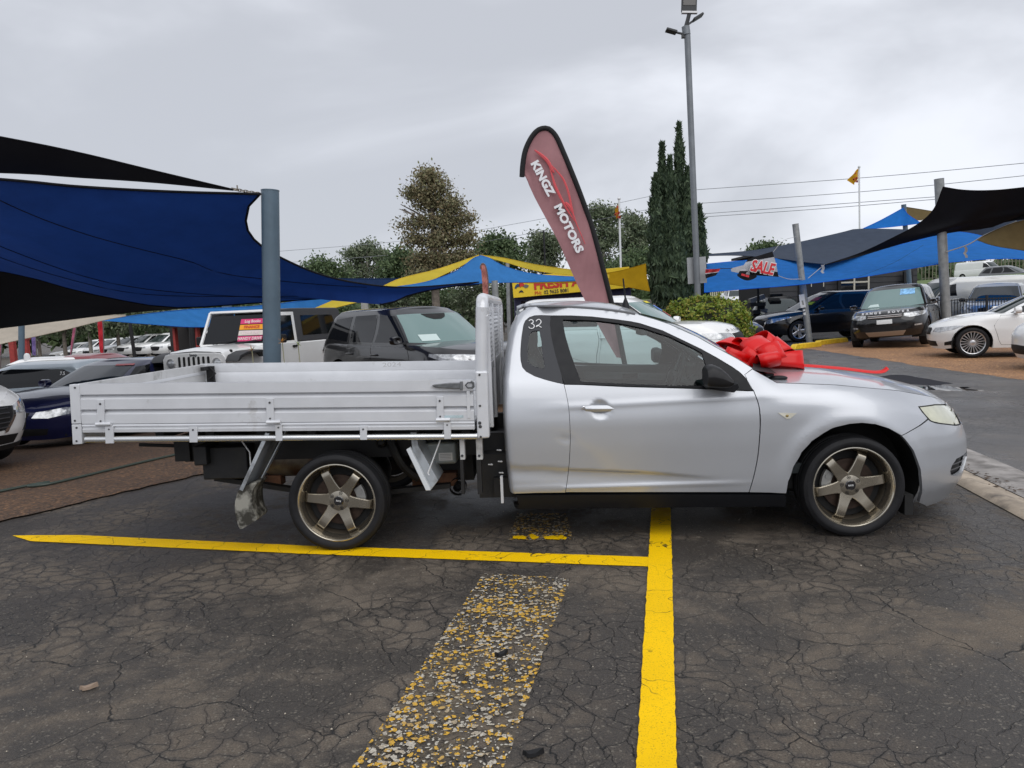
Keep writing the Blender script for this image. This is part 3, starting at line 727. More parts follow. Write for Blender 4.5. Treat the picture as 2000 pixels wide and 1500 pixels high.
# scuttle below the glass and wipers
sc = [wed[0], (wed[0][0]+.05, wed[0][1]+.01, wed[0][2]-.015), (wed[0][0]+.16, wed[0][1]+.04, wed[0][2]-.035)]
loft('scuttle', sc, [.01, .02, .045], M_BLKM, ute, bulge=[.15, .13, .02], p=2.0)
for y0, y1 in ((-.62, -.05), (.0, .58)):
    b = MB(); b.tube([(2.68+.0, y0, .955), (2.60, (y0+y1)/2, 1.0), (2.60, y1, 1.015)], .008, 6); b.box((2.68, y0, .95), (.05, .05, .03)); b.build('wiper', M_BLK, ute)
# dark bonnet-vent grommet seen at the shut line
b = MB(); b.ball((2.70, -.74, .945), .05, 8, (1.2, .5, .35)); b.build('scuttle_end_cap', M_BLK, ute)
# aerial with its fin base
ax, az = 1.70, float(rcen(1.70))+.0
_x, _z = ul(1222, 600, .0)
b = MB(); b.lathe([(.032, -.01), (.024, .02), (.010, .055), (.005, .07)], (_x, 0, _z), 'z', 14); an = b.build('antenna', M_BLK, ute)
tx, tz = ul(1217, 544, 0.0); b = MB(); b.tube([(_x, 0, _z+.05), (tx, 0, tz)], [.006, .005], 8); b.build('aerial_rod', M_BLK, an)
# -- mirror
def mirror_housing(sd):
    secs = []
    hpx = [(1377, 718, 752), (1381, 713, 756), (1390, 711.5, 757), (1404, 717, 757.5), (1415, 726, 757), (1423, 735, 755), (1427, 741, 750)]
    G = []
    for px, t, bo in hpx:
        x, zt0 = ul(px, t, -1.04); _, zb0 = ul(px, bo, -1.04); row = []
        for k in range(17):
            a = 2*math.pi*k/16; ca, sa = math.cos(a), math.sin(a)
            row.append((x, sd*(1.04+.085*abs(ca)**.6*(1 if ca > 0 else -1)), (zt0+zb0)/2+(zt0-zb0)/2*abs(sa)**.7*(1 if sa > 0 else -1)))
        G.append(row)
    b = MB(); b.grid(G); b.add(G[0][:16], [tuple(range(16))]); b.add(G[-1][:16], [tuple(range(16))])
    m = b.build('mirror', M_GREY, ute, smooth=55)
    x0, z0 = ul(1378, 754, -1.0); x1, z1 = ul(1437, 757, -.93)
    b = MB(); b.prism([(x0+.0, z0-.012), (x0+.03, z0-.02), (x1-.03, z1-.02), (x1, z1+.01), (x1-.01, z1+.035), (x1-.09, z1+.015)], lambda x, z: (x, sd*1.02, z), lambda x, z: (x, sd*.87, z+.01)); b.build('mirror_base', M_BLK, m, bev=.006)
    return m
mirror_housing(-1); mirror_housing(1)
# -- hand-painted stock number on the dark quarter panel
def on_side(px, py, off=.003):
    x, z = uxz(px, py); return (x, -float(US.Y(x, z))-off, z)
M_WPEN = mat('white_paint_pen', (.75, .75, .75), .6)
strokes = [[(1033, 627), (1037, 624.5), (1041, 626.5), (1041, 630), (1037.5, 632)], [(1037.5, 632), (1042, 634), (1043.5, 638), (1040, 641.5), (1035, 641), (1032.5, 638.5)],
           [(1047, 627.5), (1051, 624), (1056, 626), (1056, 631), (1051, 636), (1047, 638.5)], [(1047, 638.5), (1049.5, 635.5), (1053, 637), (1057.5, 639.5)]]
b = MB()
for s_ in strokes: b.tube(spline([on_side(*p) for p in s_], 5), .0032, 5)
b.build('stock_number', M_WPEN, ute)
# -- interior: floor pan, far door card, dash, wheel, seats, lining, mirror
b = MB(); b.box((1.95, 0, .40), (1.75, 1.6, .06)); b.box((1.07, 0, .68), (.05, 1.6, .55)); b.build('floor_pan', M_SEAT, ute)
b = MB()
b.prism([(1.45, .38), (2.5, .38), (2.5, .87), (2.42, .93), (1.45, .955)], lambda x, z: (x, .86, z), lambda x, z: (x, .80, z)); dc = b.build('door_card', mat('dark_door_card', (.055, .068, .07), .7), ute, bev=.01)
b = MB(); b.prism([(1.62, .84), (2.35, .80), (2.35, .86), (1.70, .90), (1.60, .905)], lambda x, z: (x, .80, z), lambda x, z: (x, .775, z)); b.build('arm_rest', M_TRIM, dc, bev=.008)
b = MB(); b.box((1.98, .77, .86), (.12, .02, .035)); b.build('pull_handle', M_BLK, dc)
b = MB()
G = []
for x, z in ((2.62, .40), (2.42, .55), (2.30, .78), (2.28, .90), (2.36, .955), (2.52, .95), (2.75, .92)):
    G.append([(x, y, z+.015*math.cos(y*2)) for y in np.linspace(-.8, .8, 9)])
b.grid(G); dash = b.build('dashboard', mat('dash_plastic', (.028, .034, .036), .6), ute, smooth=40)
b = MB()
for k in range(9):
    pass
G = [[(2.26+.10*math.sin(t)*0, -.38+.19*math.cos(a), .96+.07*math.sin(a)) for a in np.linspace(0, math.pi, 9)] for t in (0, 1)]
b.prism([(-.58, .93), (-.55, 1.0), (-.47, 1.035), (-.30, 1.035), (-.22, 1.0), (-.18, .93)], lambda y, z: (2.30, y, z), lambda y, z: (2.45, y, z-.02)); b.build('instrument_hood', M_BLKM, dash, bev=.01)
b = MB(); b.prism([(-.14, .90), (-.12, 1.0), (.10, 1.0), (.12, .90)], lambda y, z: (2.26, y, z), lambda y, z: (2.45, y, z)); b.build('centre_stack', M_BLKM, dash, bev=.015)
ax_ = Vector((-.93, 0, .36)).normalized(); cc = Vector((2.13, -.38, .93)); s1 = Vector((0, 1, 0)); s2 = ax_.cross(s1)
b = MB(); b.tube([cc+(s1*math.cos(t)+s2*math.sin(t))*.185 for t in np.linspace(0, 2*math.pi, 33)[:-1]], .015, 8, closed=True)
for t in (.1, math.pi-.1, -math.pi/2): b.bar(cc, cc+(s1*math.cos(t)+s2*math.sin(t))*.18, .05, .018, ax_)
b.ball(cc, .065, 8, (.6, 1, 1)); b.tube([cc, cc-ax_*.25], .035, 8); b.build('steering_wheel', M_BLK, ute)
for y in (-.38, .38):
    b = MB(); pr = [(1.28, .50), (1.78, .50), (1.84, .58), (1.76, .63), (1.42, .60), (1.30, .98), (1.24, 1.12), (1.16, 1.12), (1.14, .98), (1.20, .60)]
    b.prism(pr, lambda x, z: (x, y-.25, z), lambda x, z: (x, y+.25, z)); st = b.build('seat', M_SEAT, ute, bev=.05, seg=3)
    b = MB(); b.box((1.20, y, 1.22), (.10, .27, .19)); b.build('headrest', M_SEAT, st, bev=.05, seg=3)
b = MB(); b.box((1.98, .0, 1.245), (.05, .24, .065)); b.bar((1.98, 0, 1.27), (2.06, 0, 1.33), .02, .02); b.build('interior_mirror', M_TRIM, ute, bev=.015)
loft('roof_lining', [(x, y*.93, z-.05) for x, y, z in red], .02, M_LIN, ute)
for sd in (-1, 1):
    b = MB(); b.tube([(x, sd*(abs(y)-.04), z-.02) for x, y, z in wed], .028, 6); b.build('pillar_trim', M_TRIM, ute)
b = MB(); b.bar((1.30, .80, .96), (1.10, .64, 1.40), .03, .14, (0, 1, 0)); b.build('belt_pillar', M_TRIM, ute)
# -- wheels
def lathe_wheel_tyre(R, r, w):
    h = w/2; s = (R-r)
    return [(r, -h*.86), (r+s*.25, -h*.98), (r+s*.62, -h*1.0), (r+s*.88, -h*.90), (R-.004, -h*.74), (R, -h*.5), (R, -h*.33), (R-.008, -h*.31), (R-.008, -h*.25), (R, -h*.23), (R+.001, -.012), (R-.008, -.009), (R-.008, .009), (R+.001, .012), (R, h*.23), (R-.008, h*.25), (R-.008, h*.31), (R, h*.33), (R, h*.5), (R-.004, h*.74), (r+s*.88, h*.90), (r+s*.62, h*1.0), (r+s*.55, h*1.015), (r+s*.25, h*.98), (r, h*.86)]
M_TYRE = mat('tyre_rubber', (.009, .009, .0105), .68, var=.35, vscale=14, bump=.25, bscale=80, spec=.3)
M_BRONZE = mat('bronze_wheel_paint', (.36, .325, .265), .25, metal=.92, coat=.3, rvar=.05)
M_DISC = mat('rusty_disc', (.05, .032, .024), .5, metal=.6, var=.4, vscale=20)
M_CAST = mat('cast_alloy', (.32, .32, .31), .45, metal=.7)
def ute_wheel(x, sd, ang, cal):
    R, r = .302, .236
    w = empty('wheel', (x, sd*.80, AZ), 0, parent=ute)
    b = MB(); b.lathe(lathe_wheel_tyre(R, r, .235), (0, 0, 0), 'y', 64, sd)
    b.build('tyre', M_TYRE, w, smooth=40)
    b = MB(); b.lathe([(.2255, .088), (.2215, .081), (.2195, .068), (.2145, .058), (.2125, .030)], (0, 0, 0), 'y', 72, sd)
    rim = b.build('rim', M_BRONZE, w, smooth=40)
    b = MB(); b.lathe([(.2385, .088), (.2415, .098), (.240, .1045), (.2345, .1055), (.230, .1005), (.2255, .088)], (0, 0, 0), 'y', 72, sd); b.build('rim_lip', mat('polished_bronze_lip', (.50, .46, .385), .2, metal=.95), rim, smooth=40)
    b = MB(); b.lathe([(.2125, .030), (.203, .012), (.200, -.09), (.236, -.105)], (0, 0, 0), 'y', 72, sd); b.build('barrel', mat('shade_darkened_bronze', (.085, .07, .052), .5, metal=.6), rim, smooth=40)  # same bronze paint, darkened to put the barrel's shadow into the colour
    b = MB(); b.lathe([(.0, .05), (.060, .05), (.068, .046), (.071, .036), (.071, -.04)], (0, 0, 0), 'y', 40, sd); b.build('hub', M_BRONZE, rim, smooth=40)
    sec = [(.055, .049, .043), (.085, .052, .034), (.12, .058, .030), (.155, .063, .0285), (.184, .064, .0275), (.196, .058, .028), (.203, .047, .029), (.210, .034, .034), (.2145, .028, .036)]
    for k in range(6):
        a = math.radians(ang+60*k); er = np.array([math.cos(a), 0, math.sin(a)]); et = np.array([-math.sin(a), 0, math.cos(a)]); ey = np.array([0, sd, 0])
        b = MB(); G = []
        for rr_, wd, hw_ in sec:
            ch = .004
            ring = [(-hw_, wd-.022), (-hw_, wd-ch), (-hw_+ch, wd), (hw_-ch, wd), (hw_, wd-ch), (hw_, wd-.022), (-hw_, wd-.022)]
            G.append([tuple(er*rr_+et*t_+ey*d_) for t_, d_ in ring])
        b.grid(G); b.build('spoke', M_BRONZE, rim, smooth=30)
        # machined bright nick at the spoke foot
    b = MB(); b.lathe([(0, .0565), (.026, .0565), (.0305, .053), (.031, .045)], (0, 0, 0), 'y', 32, sd); cap = b.build('centre_cap', mat('gloss_black_cap', (.008, .008, .01), .15, coat=1), rim)
    ta = math.radians(ang*.35-6)
    text_mesh('cap_lettering', 'RAYS', .013, mat('cap_silver', (.6, .6, .6), .3), frame_from((0, sd*.0572, 0), (-sd*math.cos(ta), 0, math.sin(ta)*1.0), (math.sin(ta)*sd, 0, math.cos(ta))) if sd > 0 else frame_from((0, -.0572, 0), (math.cos(ta), 0, -math.sin(ta)), (math.sin(ta), 0, math.cos(ta))), cap, .0006, .0005)
    for k in range(5):
        a = math.radians(ang+20+72*k); c = (.050*math.cos(a), 0, .050*math.sin(a))
        b = MB(); b.lathe([(.0115, .0495), (.0115, .0508), (.0085, .0508), (.008, .040), (.0, .040)], c, 'y', 16, sd); b.lathe([(.0065, .046), (.006, .050), (0, .050)], c, 'y', 6, sd); b.build('wheel_nut', M_BLKM, rim)
    b = MB(); b.lathe([(.06, .000), (.06, .008), (.155, .008), (.155, -.012), (.06, -.012)], (0, 0, 0), 'y', 40, sd); b.build('brake_disc', M_DISC, w, smooth=30)
    b = MB(); b.lathe([(0, -.012), (.198, -.012)], (0, 0, 0), 'y', 32, sd); b.build('dust_shield', M_DARK, w)
    b = MB(); G = []
    for a in np.linspace(math.radians(cal-26), math.radians(cal+26), 9):
        G.append([(rr_*math.cos(a), sd*d_, rr_*math.sin(a)) for rr_, d_ in ((.105, .012), (.108, .026), (.135, .030), (.163, .026), (.168, .010))])
    b.grid(G); 
    for da in (-14, 14): b.lathe([(.018, .024), (.018, .033), (0, .033)], (.135*math.cos(math.radians(cal+da)), 0, .135*math.sin(math.radians(cal+da))), 'y', 14, sd)
    b.build('brake_caliper', M_CAST, w, smooth=40)
    return w
ute_wheel(0.0, -1, 52, 8); ute_wheel(3.09, -1, 10, 170); ute_wheel(0.0, 1, 20, 8); ute_wheel(3.09, 1, 40, 170)
# -- arch liners
for sd in (-1, 1):
    b = MB(); ac = [(AXF+.425*math.cos(a)*1.02, AZ-.01+.405*math.sin(a)) for a in np.linspace(-.28, math.pi+.2, 26)]
    b.grid([[(x, sd*y, z) for y in (min(.895, float(US.Y(min(x, float(uxf(z))-.05), z))-.03), .55)] for x, z in ac]); b.add([(x, sd*.56, z) for x, z in ac], [tuple(range(len(ac)))]); b.build('arch_liner', M_DARK, ute)
b = MB(); x0, z0 = ul(1772, 975, -.85); b.box((3.43, -.80, .17), (.05, .12, .12)); b.build('arch_flap', M_DARK, ute)
# ------------------------------------------------------------------ tray of the ute
M_ALU = mat('white_aluminium', (.63, .64, .665), .34, metal=.22, var=.05, vscale=5, rvar=.06, bump=.05, bscale=25, dirt=((.33, .31, .28), 6.0, .60, .82), coat=.15)
M_ALUD = mat('grimy_aluminium', (.55, .55, .55), .45, metal=.25, var=.1, vscale=5, dirt=((.10, .09, .075), 4.0, .55, .75))
M_TUBE = mat('polished_tube', (.68, .69, .70), .22, metal=.75, var=.05)
M_GALV = mat('dull_zinc', (.16, .165, .17), .42, metal=.7, var=.3, vscale=30)
M_BOLT = mat('dark_bolt', (.07, .07, .075), .45, metal=.6)
tray = empty('tray', (0, 0, 0), 0, parent=ute)
XT0, XT1 = -1.525, .878
def zt(x): return 1.0795-.0260*(x+1.508)
NP = lambda y0, y1: (lambda x, z: (x, y0, z), lambda x, z: (x, y1, z))
def near(pxs, y0, y1, bb=None, ref=YN):
    bb = bb or MB(); P = [ul(px, py, ref) for px, py in pxs]; bb.prism(P, *NP(y0, y1)); return bb
def board(prof_o, prof_i, x0, x1, sd):
    b = MB(); loop = prof_o+prof_i[::-1]
    A = [[(x, sd*y, zt(x)+dz) for dz, y in loop+[loop[0]]] for x in np.linspace(x0, x1, 3)]
    b.grid(A)
    n = len(loop)
    b.add([A[0][i] for i in range(n)], [tuple(range(n))]); b.add([A[-1][i] for i in range(n)], [tuple(range(n))]); return b
po = [(0, .895), (0, .915), (-.064, .915), (-.066, .892), (-.074, .891), (-.094, .915), (-.155, .915), (-.157, .892), (-.165, .891), (-.186, .915), (-.243, .915)]
pi_ = [(0, .880), (-.02, .880), (-.064, .880), (-.075, .884), (-.095, .880), (-.155, .880), (-.166, .884), (-.187, .880), (-.243, .880)]
sb = board(po, pi_, XT0, .862, -1).build('side_board', M_ALU, tray, smooth=20, bev=0)
board(po, pi_, XT0, .862, 1).build('side_board', M_ALU, tray, smooth=20)
pl = [(-.247, .880), (-.247, .915), (-.258, .917), (-.262, .910), (-.272, .910), (-.277, .917), (-.296, .915), (-.296, .880)]
for sd in (-1, 1): board(pl[:4]+pl[4:], [(-.296, .84), (-.247, .84)][::-1], XT0, .862, sd).build('coaming_rail', M_ALU, tray, smooth=20)
# tailgate board across the rear, headboard lower board, floor
def cross(x, d0, d1, t, name, m):
    b = MB(); b.box((x, 0, zt(x)-(d0+d1)/2), (t, 1.74, d1-d0))
    for k in (.069, .160): 
        if d1 > .2 and x < 0:
            for s_ in (-1, 1): b.box((x+s_*t/2, 0, zt(x)-k-.006), (.006, 1.74, .022))
    return b.build(name, m, tray, bev=.003)
cross(-1.555, .003, .243, .028, 'tailgate_board', M_ALUD)
cross(-1.555, .247, .36, .03, 'rear_beam', M_ALU)
b = MB()
for k in range(9):
    y = -.80+.2*k; b.bar((XT0+.03, y, zt(XT0)-.262), (.86, y, zt(.86)-.262), .196, .024)
b.build('tray_floor', M_ALUD, tray, bev=.003)
b = MB()
for x in np.linspace(-1.4, .8, 8): b.box((x, 0, zt(x)-.315), (.05, 1.70, .075))
b.build('cross_bearer', M_BLKM, tray)
# side tubes below the coaming
for sd in (-1, 1):
    b = MB(); b.tube([(XT0+.01, sd*.905, zt(XT0)-.340), (.875, sd*.905, zt(.875)-.340)], .0185, 16); b.build('side_tube', M_TUBE, tray)
    # corner posts at the tail
    for poly in ([(136, 751), (155.5, 750.8), (159.3, 827.3), (140.8, 827.8)], [(140.9, 829), (159.4, 828.6), (161.5, 867), (143, 868.3)]):
        b = near(poly, sd*.922, sd*.87); cp = b.build('corner_post', M_ALU, tray, bev=.004)
        xs = sum(p[0] for p in poly)/4
        for py in (poly[0][1]+6, poly[2][1]-6):
            x, z = ul(xs, py); b = MB(); b.lathe([(.006, .0), (.006, .004), (0, .004)], (x, sd*.922, z), 'y', 8, sd); b.build('bolt', M_BOLT, cp)
    # hinges: strap, barrel, lower bracket
    for strap, ys, barrel, by, brk, ky in (((190.5, 204.5), (780.5, 827), (190, 219.5), (824.5, 832), (207, 223), (832, 865.5)), ((520.5, 535), (778, 822), (522, 549.5), (820.5, 828.5), (538.5, 551.5), (828.5, 860.5)), ((852.5, 866), (774.5, 818), (852.5, 880), (816, 823.5), (867, 880.5), (823.5, 857))):
        b = near([(strap[0], ys[0]), (strap[1], ys[0]), (strap[1]+1, ys[1]), (strap[0]+1, ys[1])], sd*.9145, sd*.924); hg = b.build('hinge', M_ALU, tray, bev=.002)
        x0, zz = ul(barrel[0], sum(by)/2); x1, _ = ul(barrel[1], sum(by)/2); b = MB(); b.tube([(x0, sd*.928, zz), (x1, sd*.928, zz-.0006)], .0115, 12); b.build('hinge_barrel', M_ALU, hg)
        b = near([(brk[0], ky[0]), (brk[1], ky[0]-.2), (brk[1]+1, ky[1]), (brk[0]+1, ky[1]+.2)], sd*.9165, sd*.927); b.build('hinge_bracket', M_ALU, hg, bev=.002)
        for cx, cy, rr_ in (((strap[0]+strap[1])/2, ys[0]+8, .0065), ((strap[0]+strap[1])/2+1, ys[1]-5, .0055), ((brk[0]+brk[1])/2, ky[0]+6, .0055)):
            x, z = ul(cx, cy); b = MB(); b.lathe([(rr_, 0), (rr_, .0045), (0, .0055)], (x, sd*.924, z), 'y', 8, sd); b.build('bolt', M_BOLT, hg)
    for bx in ((371, 386.5, 833, 863.5), (703.5, 717, 831.5, 858.5)):
        b = near([(bx[0], bx[2]), (bx[1], bx[2]-.2), (bx[1]+.6, bx[3]), (bx[0]+.6, bx[3]+.2)], sd*.9165, sd*.927); rb = b.build('tube_bracket', M_ALU, tray, bev=.002)
        x, z = ul((bx[0]+bx[1])/2, bx[2]+6); b = MB(); b.lathe([(.0055, 0), (.0055, .0045), (0, .0055)], (x, sd*.927, z), 'y', 8, sd); b.build('bolt', M_BOLT, rb)
    # front end plate of the board
    b = near([(911, 764), (917.5, 763.5), (919, 817), (912.5, 817.5)], sd*.9145, sd*.919); b.build('end_plate', M_ALU, tray, bev=.002)
# over-centre latch at the front
b = near([(844, 752), (850, 750.3), (880, 747), (898, 746.8), (903, 748.5), (903, 757.5), (896, 759.5), (875, 758.5), (850, 756.5)], -.916, -.936); lc = b.build('latch', M_GALV, tray, bev=.005)
b = near([(899, 744.5), (904, 744.5), (904.5, 761), (899, 761)], -.916, -.945); b.build('latch_pivot', M_GALV, lc, bev=.003)
x0, z0 = ul(903, 752.5); x1, z1 = ul(923, 751); b = MB()
b.tube([(x0+.02, -.93, z0), (x0+.035, -.93, z0+.016), (x0+.06, -.93, z0+.014), (x0+.067, -.93, z0), (x0+.06, -.93, z0-.014), (x0+.035, -.93, z0-.016)], .005, 6, closed=True)
b.tube([(x1-.008, -.93, z1+.02), (x1+.008, -.935, z1+.012), (x1+.01, -.935, z1-.012), (x1-.006, -.93, z1-.02)], .006, 6); b.build('latch_link', M_GALV, lc)
# maker's small label on the board
b = near([(868, 811.5), (905, 810.8), (905.3, 816), (868.2, 816.5)], -.9152, -.9162); b.build('small_label', mat('pale_blue_label', (.42, .52, .55), .5, var=.2, vscale=60), tray)
x, z = ul(765, 712.5, .875); text_mesh('pencil_mark', '2024', .05, mat('pencil', (.45, .45, .46), .8), frame_from((x, .8795, z), (1, 0, 0), (0, 0, 1)), tray, .0004, 0, sx=1.6)
# headboard hoop, posts and mesh
yp = .885
hoop = []
xb, zb = ul(940, 725, -.89); xtop, ztop = ul(940.5, 590, -.89); _, zc_ = ul(940, 572, -.89); R_h = .10
hoop = [(xb, -yp, zb), (xtop, -yp, ztop-.03)]
for a in np.linspace(0, math.pi/2, 7): hoop.append((xtop, -yp+R_h-R_h*math.cos(a), zc_-.035-R_h+R_h*math.sin(a)))
hoop += [(p[0], -p[1], p[2]) for p in hoop[::-1]]
b = MB(); b.tube(hoop, .0365, 20); hb_ = b.build('headboard_hoop', M_ALU, tray, smooth=60)
for sd in (-1, 1):
    b = near([(927.8, 725), (952.2, 724.6), (956.3, 855.5), (932.3, 857)], sd*.930, sd*.855, ref=-.92); hp_ = b.build('headboard_post', M_ALU, tray, bev=.012, seg=3)
    for px, py, r_ in ((936.5, 732, .007), (937.5, 792.5, .007), (937, 826, .010), (938, 833, .010), (939, 853, .007)):
        x, z = ul(px, py, -.93); b = MB(); b.lathe([(r_, 0), (r_, .004), (r_*.4, .005), (0, .005)], (x, sd*.930, z), 'y', 10, sd); b.build('bolt', M_BOLT, hp_)
xh = xtop+.015
for y in (-.80, -.36, .36, .80): b = MB(); b.box((xh+.006, y, (zt(.9)-.30+zc_-.06)/2), (.030, .045, zc_-.06-(zt(.9)-.30))); b.build('headboard_upright', M_ALU, tray, bev=.003)
b = MB()
b.box((xh, 0, zc_-.10), (.025, 1.60, .04)); b.box((xh, 0, zt(.9)+.06), (.025, 1.60, .05)); b.box((xh-.01, 0, zt(.9)-.12), (.03, 1.74, .30)); b.build('headboard_rail', M_ALU, tray, bev=.003)
b = MB(); zlo, zhi = zt(.9)+.08, zc_-.12; nr, ncol = 11, 24
for i in range(nr):
    for j in range(ncol):
        z0 = zlo+(zhi-zlo)*i/nr; dz = (zhi-zlo)/nr; y0 = -.78+1.56*j/ncol; dy = 1.56/ncol
        c = np.array([xh+.002, y0+dy/2, z0+dz/2])
        for s_ in (-1, 1):
            b.bar(c+np.array([0, s_*dy/2, 0]), c+np.array([.004, 0, dz/2]), .014, .004, (1, 0, .4)); b.bar(c+np.array([0, s_*dy/2, 0]), c+np.array([-.004, 0, -dz/2]), .014, .004, (1, 0, .4))
ms = b.build('headboard_mesh', M_ALU, tray, smooth=0); ms['kind'] = 'stuff'
# dark wiring and grime block in the far rear corner
b = MB(); x, z = -1.49, zt(-1.49); b.box((x+.0, .862, z-.09), (.06, .03, .14)); b.box((x-.015, .80, z-.035), (.03, .12, .03)); b.tube([(x, .85, z-.03), (x+.05, .84, z-.08), (x-.01, .82, z-.13), (x+.04, .85, z-.18)], .008, 6); b.build('corner_latch', M_BLKM, tray)
# mudguard brackets and flaps
def quad3(px0, y0): x, z = ul(*px0, y0); return (x, y0, z)
for sd in (-1, 1):
    f = lambda p: (p[0], sd*abs(p[1]), p[2])
    def strip3(pts, y0, y1, th): 
        bb = MB(); a = [f(quad3(p, -y0)) for p in pts]; c = [f((p[0], y1, p[2])) for p in a]; bb.grid([a, c]); a2 = [(p[0]+th, p[1], p[2]-.2*th) for p in a]; c2 = [(p[0]+th, p[1], p[2]-.2*th) for p in c]; bb.grid([a2, c2]); bb.grid([a, a2]); bb.grid([c, c2]); bb.grid([[a[0], a2[0]], [c[0], c2[0]]]); bb.grid([[a[-1], a2[-1]], [c[-1], c2[-1]]]); return bb
    # rear guard: sloping plate with turned edge, painted face forwards
    g_ = MB(); top, bt = quad3((523, 846), -.90), quad3((472, 957), -.90)
    d_ = np.array(bt)-np.array(top)
    G = [[f(top), f((top[0]+.012, .62, top[2]))], [f(bt), f((bt[0]+.012, .62, bt[2]))]]
    g_.grid(G); e1 = [f(top), f((top[0]+.085, .90, top[2]+.01))]; e2 = [f(bt), f((bt[0]+.075, .90, bt[2]+.03))]
    g_.add([f(top), f(bt), f((bt[0]+.010, .905, bt[2]+.004)), f((top[0]+.012, .905, top[2]))], [(0, 1, 2, 3)])
    g_.bar(f((top[0], .905, top[2])), f((bt[0], .905, bt[2])), .012, .022, (1, 0, 0)); g_.bar(f((top[0]+.085, .78, top[2]+.01)), f((bt[0]+.09, .78, bt[2]+.05)), .006, .05, (0, 1, 0))
    mg = g_.build('mudguard', mat('silver_blue_paint', (.42, .45, .48), .4, metal=.3, dirt=((.08, .075, .07), 6, .5, .75)), tray, smooth=25)
    fl = [(472.5, 952.5), (465, 968), (462.3, 985), (463.2, 1002), (466.5, 1016), (470.5, 1028), (476, 1030.5), (490, 1022), (504, 1012.5), (499, 999), (495.5, 985), (494.5, 965), (497, 953), (503, 941)]
    P = [(q[0], q[1]) for q in spline([ul(*p, -.88) for p in fl], 3, True)]; b = MB(); b.prism(P, lambda x, z: (x, sd*(.905-.10*(x-P[0][0])), z), lambda x, z: (x-.006, sd*(.70), z-.004)); 
    b.build('mud_flap', mat('dirty_white_rubber', (.27, .26, .225), .75, dirt=((.03, .027, .02), 7, .44, .56), bump=.2), mg, smooth=30)
    b = MB(); p0 = ul(470, 862, -.80); p1 = ul(492, 908, -.85); b.tube([(p0[0]-.02, sd*.78, p0[1]+.03), ((p0[0]+p1[0])/2+.012, sd*.80, (p0[1]+p1[1])/2), (p1[0], sd*.87, p1[1])], .0045, 6); b.build('guard_stay', M_ALUD, mg)
    g_ = MB(); A = [quad3(p, -.88) for p in ((797, 850), (794, 878), (832, 958), (841, 958), (855, 940), (816, 851))]
    g_.prism([ul(*p, -.88) for p in ((812, 846), (816, 872), (855, 940), (841, 958), (804, 878), (800, 846))], lambda x, z: (x, sd*.86, z), lambda x, z: (x, sd*.60, z))
    mg2 = g_.build('mudguard', mat('silver_blue_paint'), tray, bev=.003)
    g_ = MB(); g_.prism([ul(*p, -.90) for p in ((793.5, 878), (801, 874), (841.5, 957.5), (832, 958))], lambda x, z: (x, sd*.905, z), lambda x, z: (x, sd*.865, z)); g_.build('guard_edge', mat('pale_edge_paint', (.62, .65, .68), .35), mg2, bev=.003)
    b = MB(); p0, p1 = ul(867, 838, -.90), ul(836, 924, -.905); b.tube([(p0[0], sd*.86, p0[1]), (p1[0], sd*.908, p1[1]), (p1[0]+.008, sd*.912, p1[1]-.012)], .0045, 6); b.build('guard_stay', M_ALUD, mg2)
# -- chassis, axle, tank and running gear
def pxbox(bb, x0, y0, x1, y1, ya, yb, ref=-.6):
    a = ul(x0, y0, ref); c = ul(x1, y1, ref); bb.box(((a[0]+c[0])/2, (ya+yb)/2, (a[1]+c[1])/2), (abs(c[0]-a[0]), abs(yb-ya), abs(a[1]-c[1])))
M_FR = mat('black_chassis_paint', (.006, .006, .007), .6, var=.6, vscale=8, dirt=((.018, .016, .013), 7, .5, .75))
b = MB()
for s_ in (-1, 1):
    b.bar((-1.10, s_*.48, .58), (1.5, s_*.48, .56), .07, .14); b.bar((1.5, s_*.48, .48), (3.3, s_*.45, .40), .08, .12)
b.box((-1.10, 0, .60), (.10, 1.1, .16)); b.box((.62, .25, .45), (.32, 1.0, .36)); b.box((1.0, 0, .38), (.30, 1.3, .28)); b.box((2.0, 0, .32), (2.1, 1.45, .12)); b.box((3.3, 0, .40), (.8, 1.0, .35)); b.box((.15, 0, .62), (1.5, .9, .10))
ch = b.build('chassis', M_FR, ute)
b = MB(); pxbox(b, 400, 872, 492, 931, -.66, -.3); pxbox(b, 392, 866, 420, 902, -.72, -.5); b.build('tow_bar', M_FR, ute, bev=.01)
b = MB(); a = ul(418, 935, -.55); c = ul(570, 968, -.55); b.bar((a[0], -.52, a[1]), (c[0]+.3, -.52, c[1]-.02), .06, .030); b.bar((c[0]+.3, -.52, c[1]-.02), (.65, -.52, .30), .06, .03); b.lathe([(.055, -.03), (.055, .03)], (.70, -.52, .29), 'y', 20); b.lathe([(.028, -.045), (.028, .045), (0, .045)], (.70, -.52, .29), 'y', 14); b.build('leaf_spring', M_FR, ute)
b = MB(); b.tube([(0, -.75, .30), (0, .75, .30)], .045, 12); b.ball((0, 0, .31), .16, 10); b.build('rear_axle', M_FR, ute)
b = MB(); a = ul(440, 944, -.3); b.box((-.66, -.30, .33), (.26, .1, .07)); b.build('rusty_crossmember', mat('rusty_steel', (.12, .055, .03), .8, var=.6, vscale=12), ute)
b = MB(); b.tube([(-.62, -.25, .47), (-.10, -.25, .47)], [.13, .13], 20); b.build('muffler', mat('stained_muffler', (.24, .20, .155), .45, metal=.6, var=.5, vscale=6, dirt=((.10, .05, .03), 5, .4, .6)), ute, smooth=40)
b = MB(); b.box((.52, -.30, .30), (.30, .1, .09)); b.build('rusty_bracket', mat('rusty_steel'), ute)
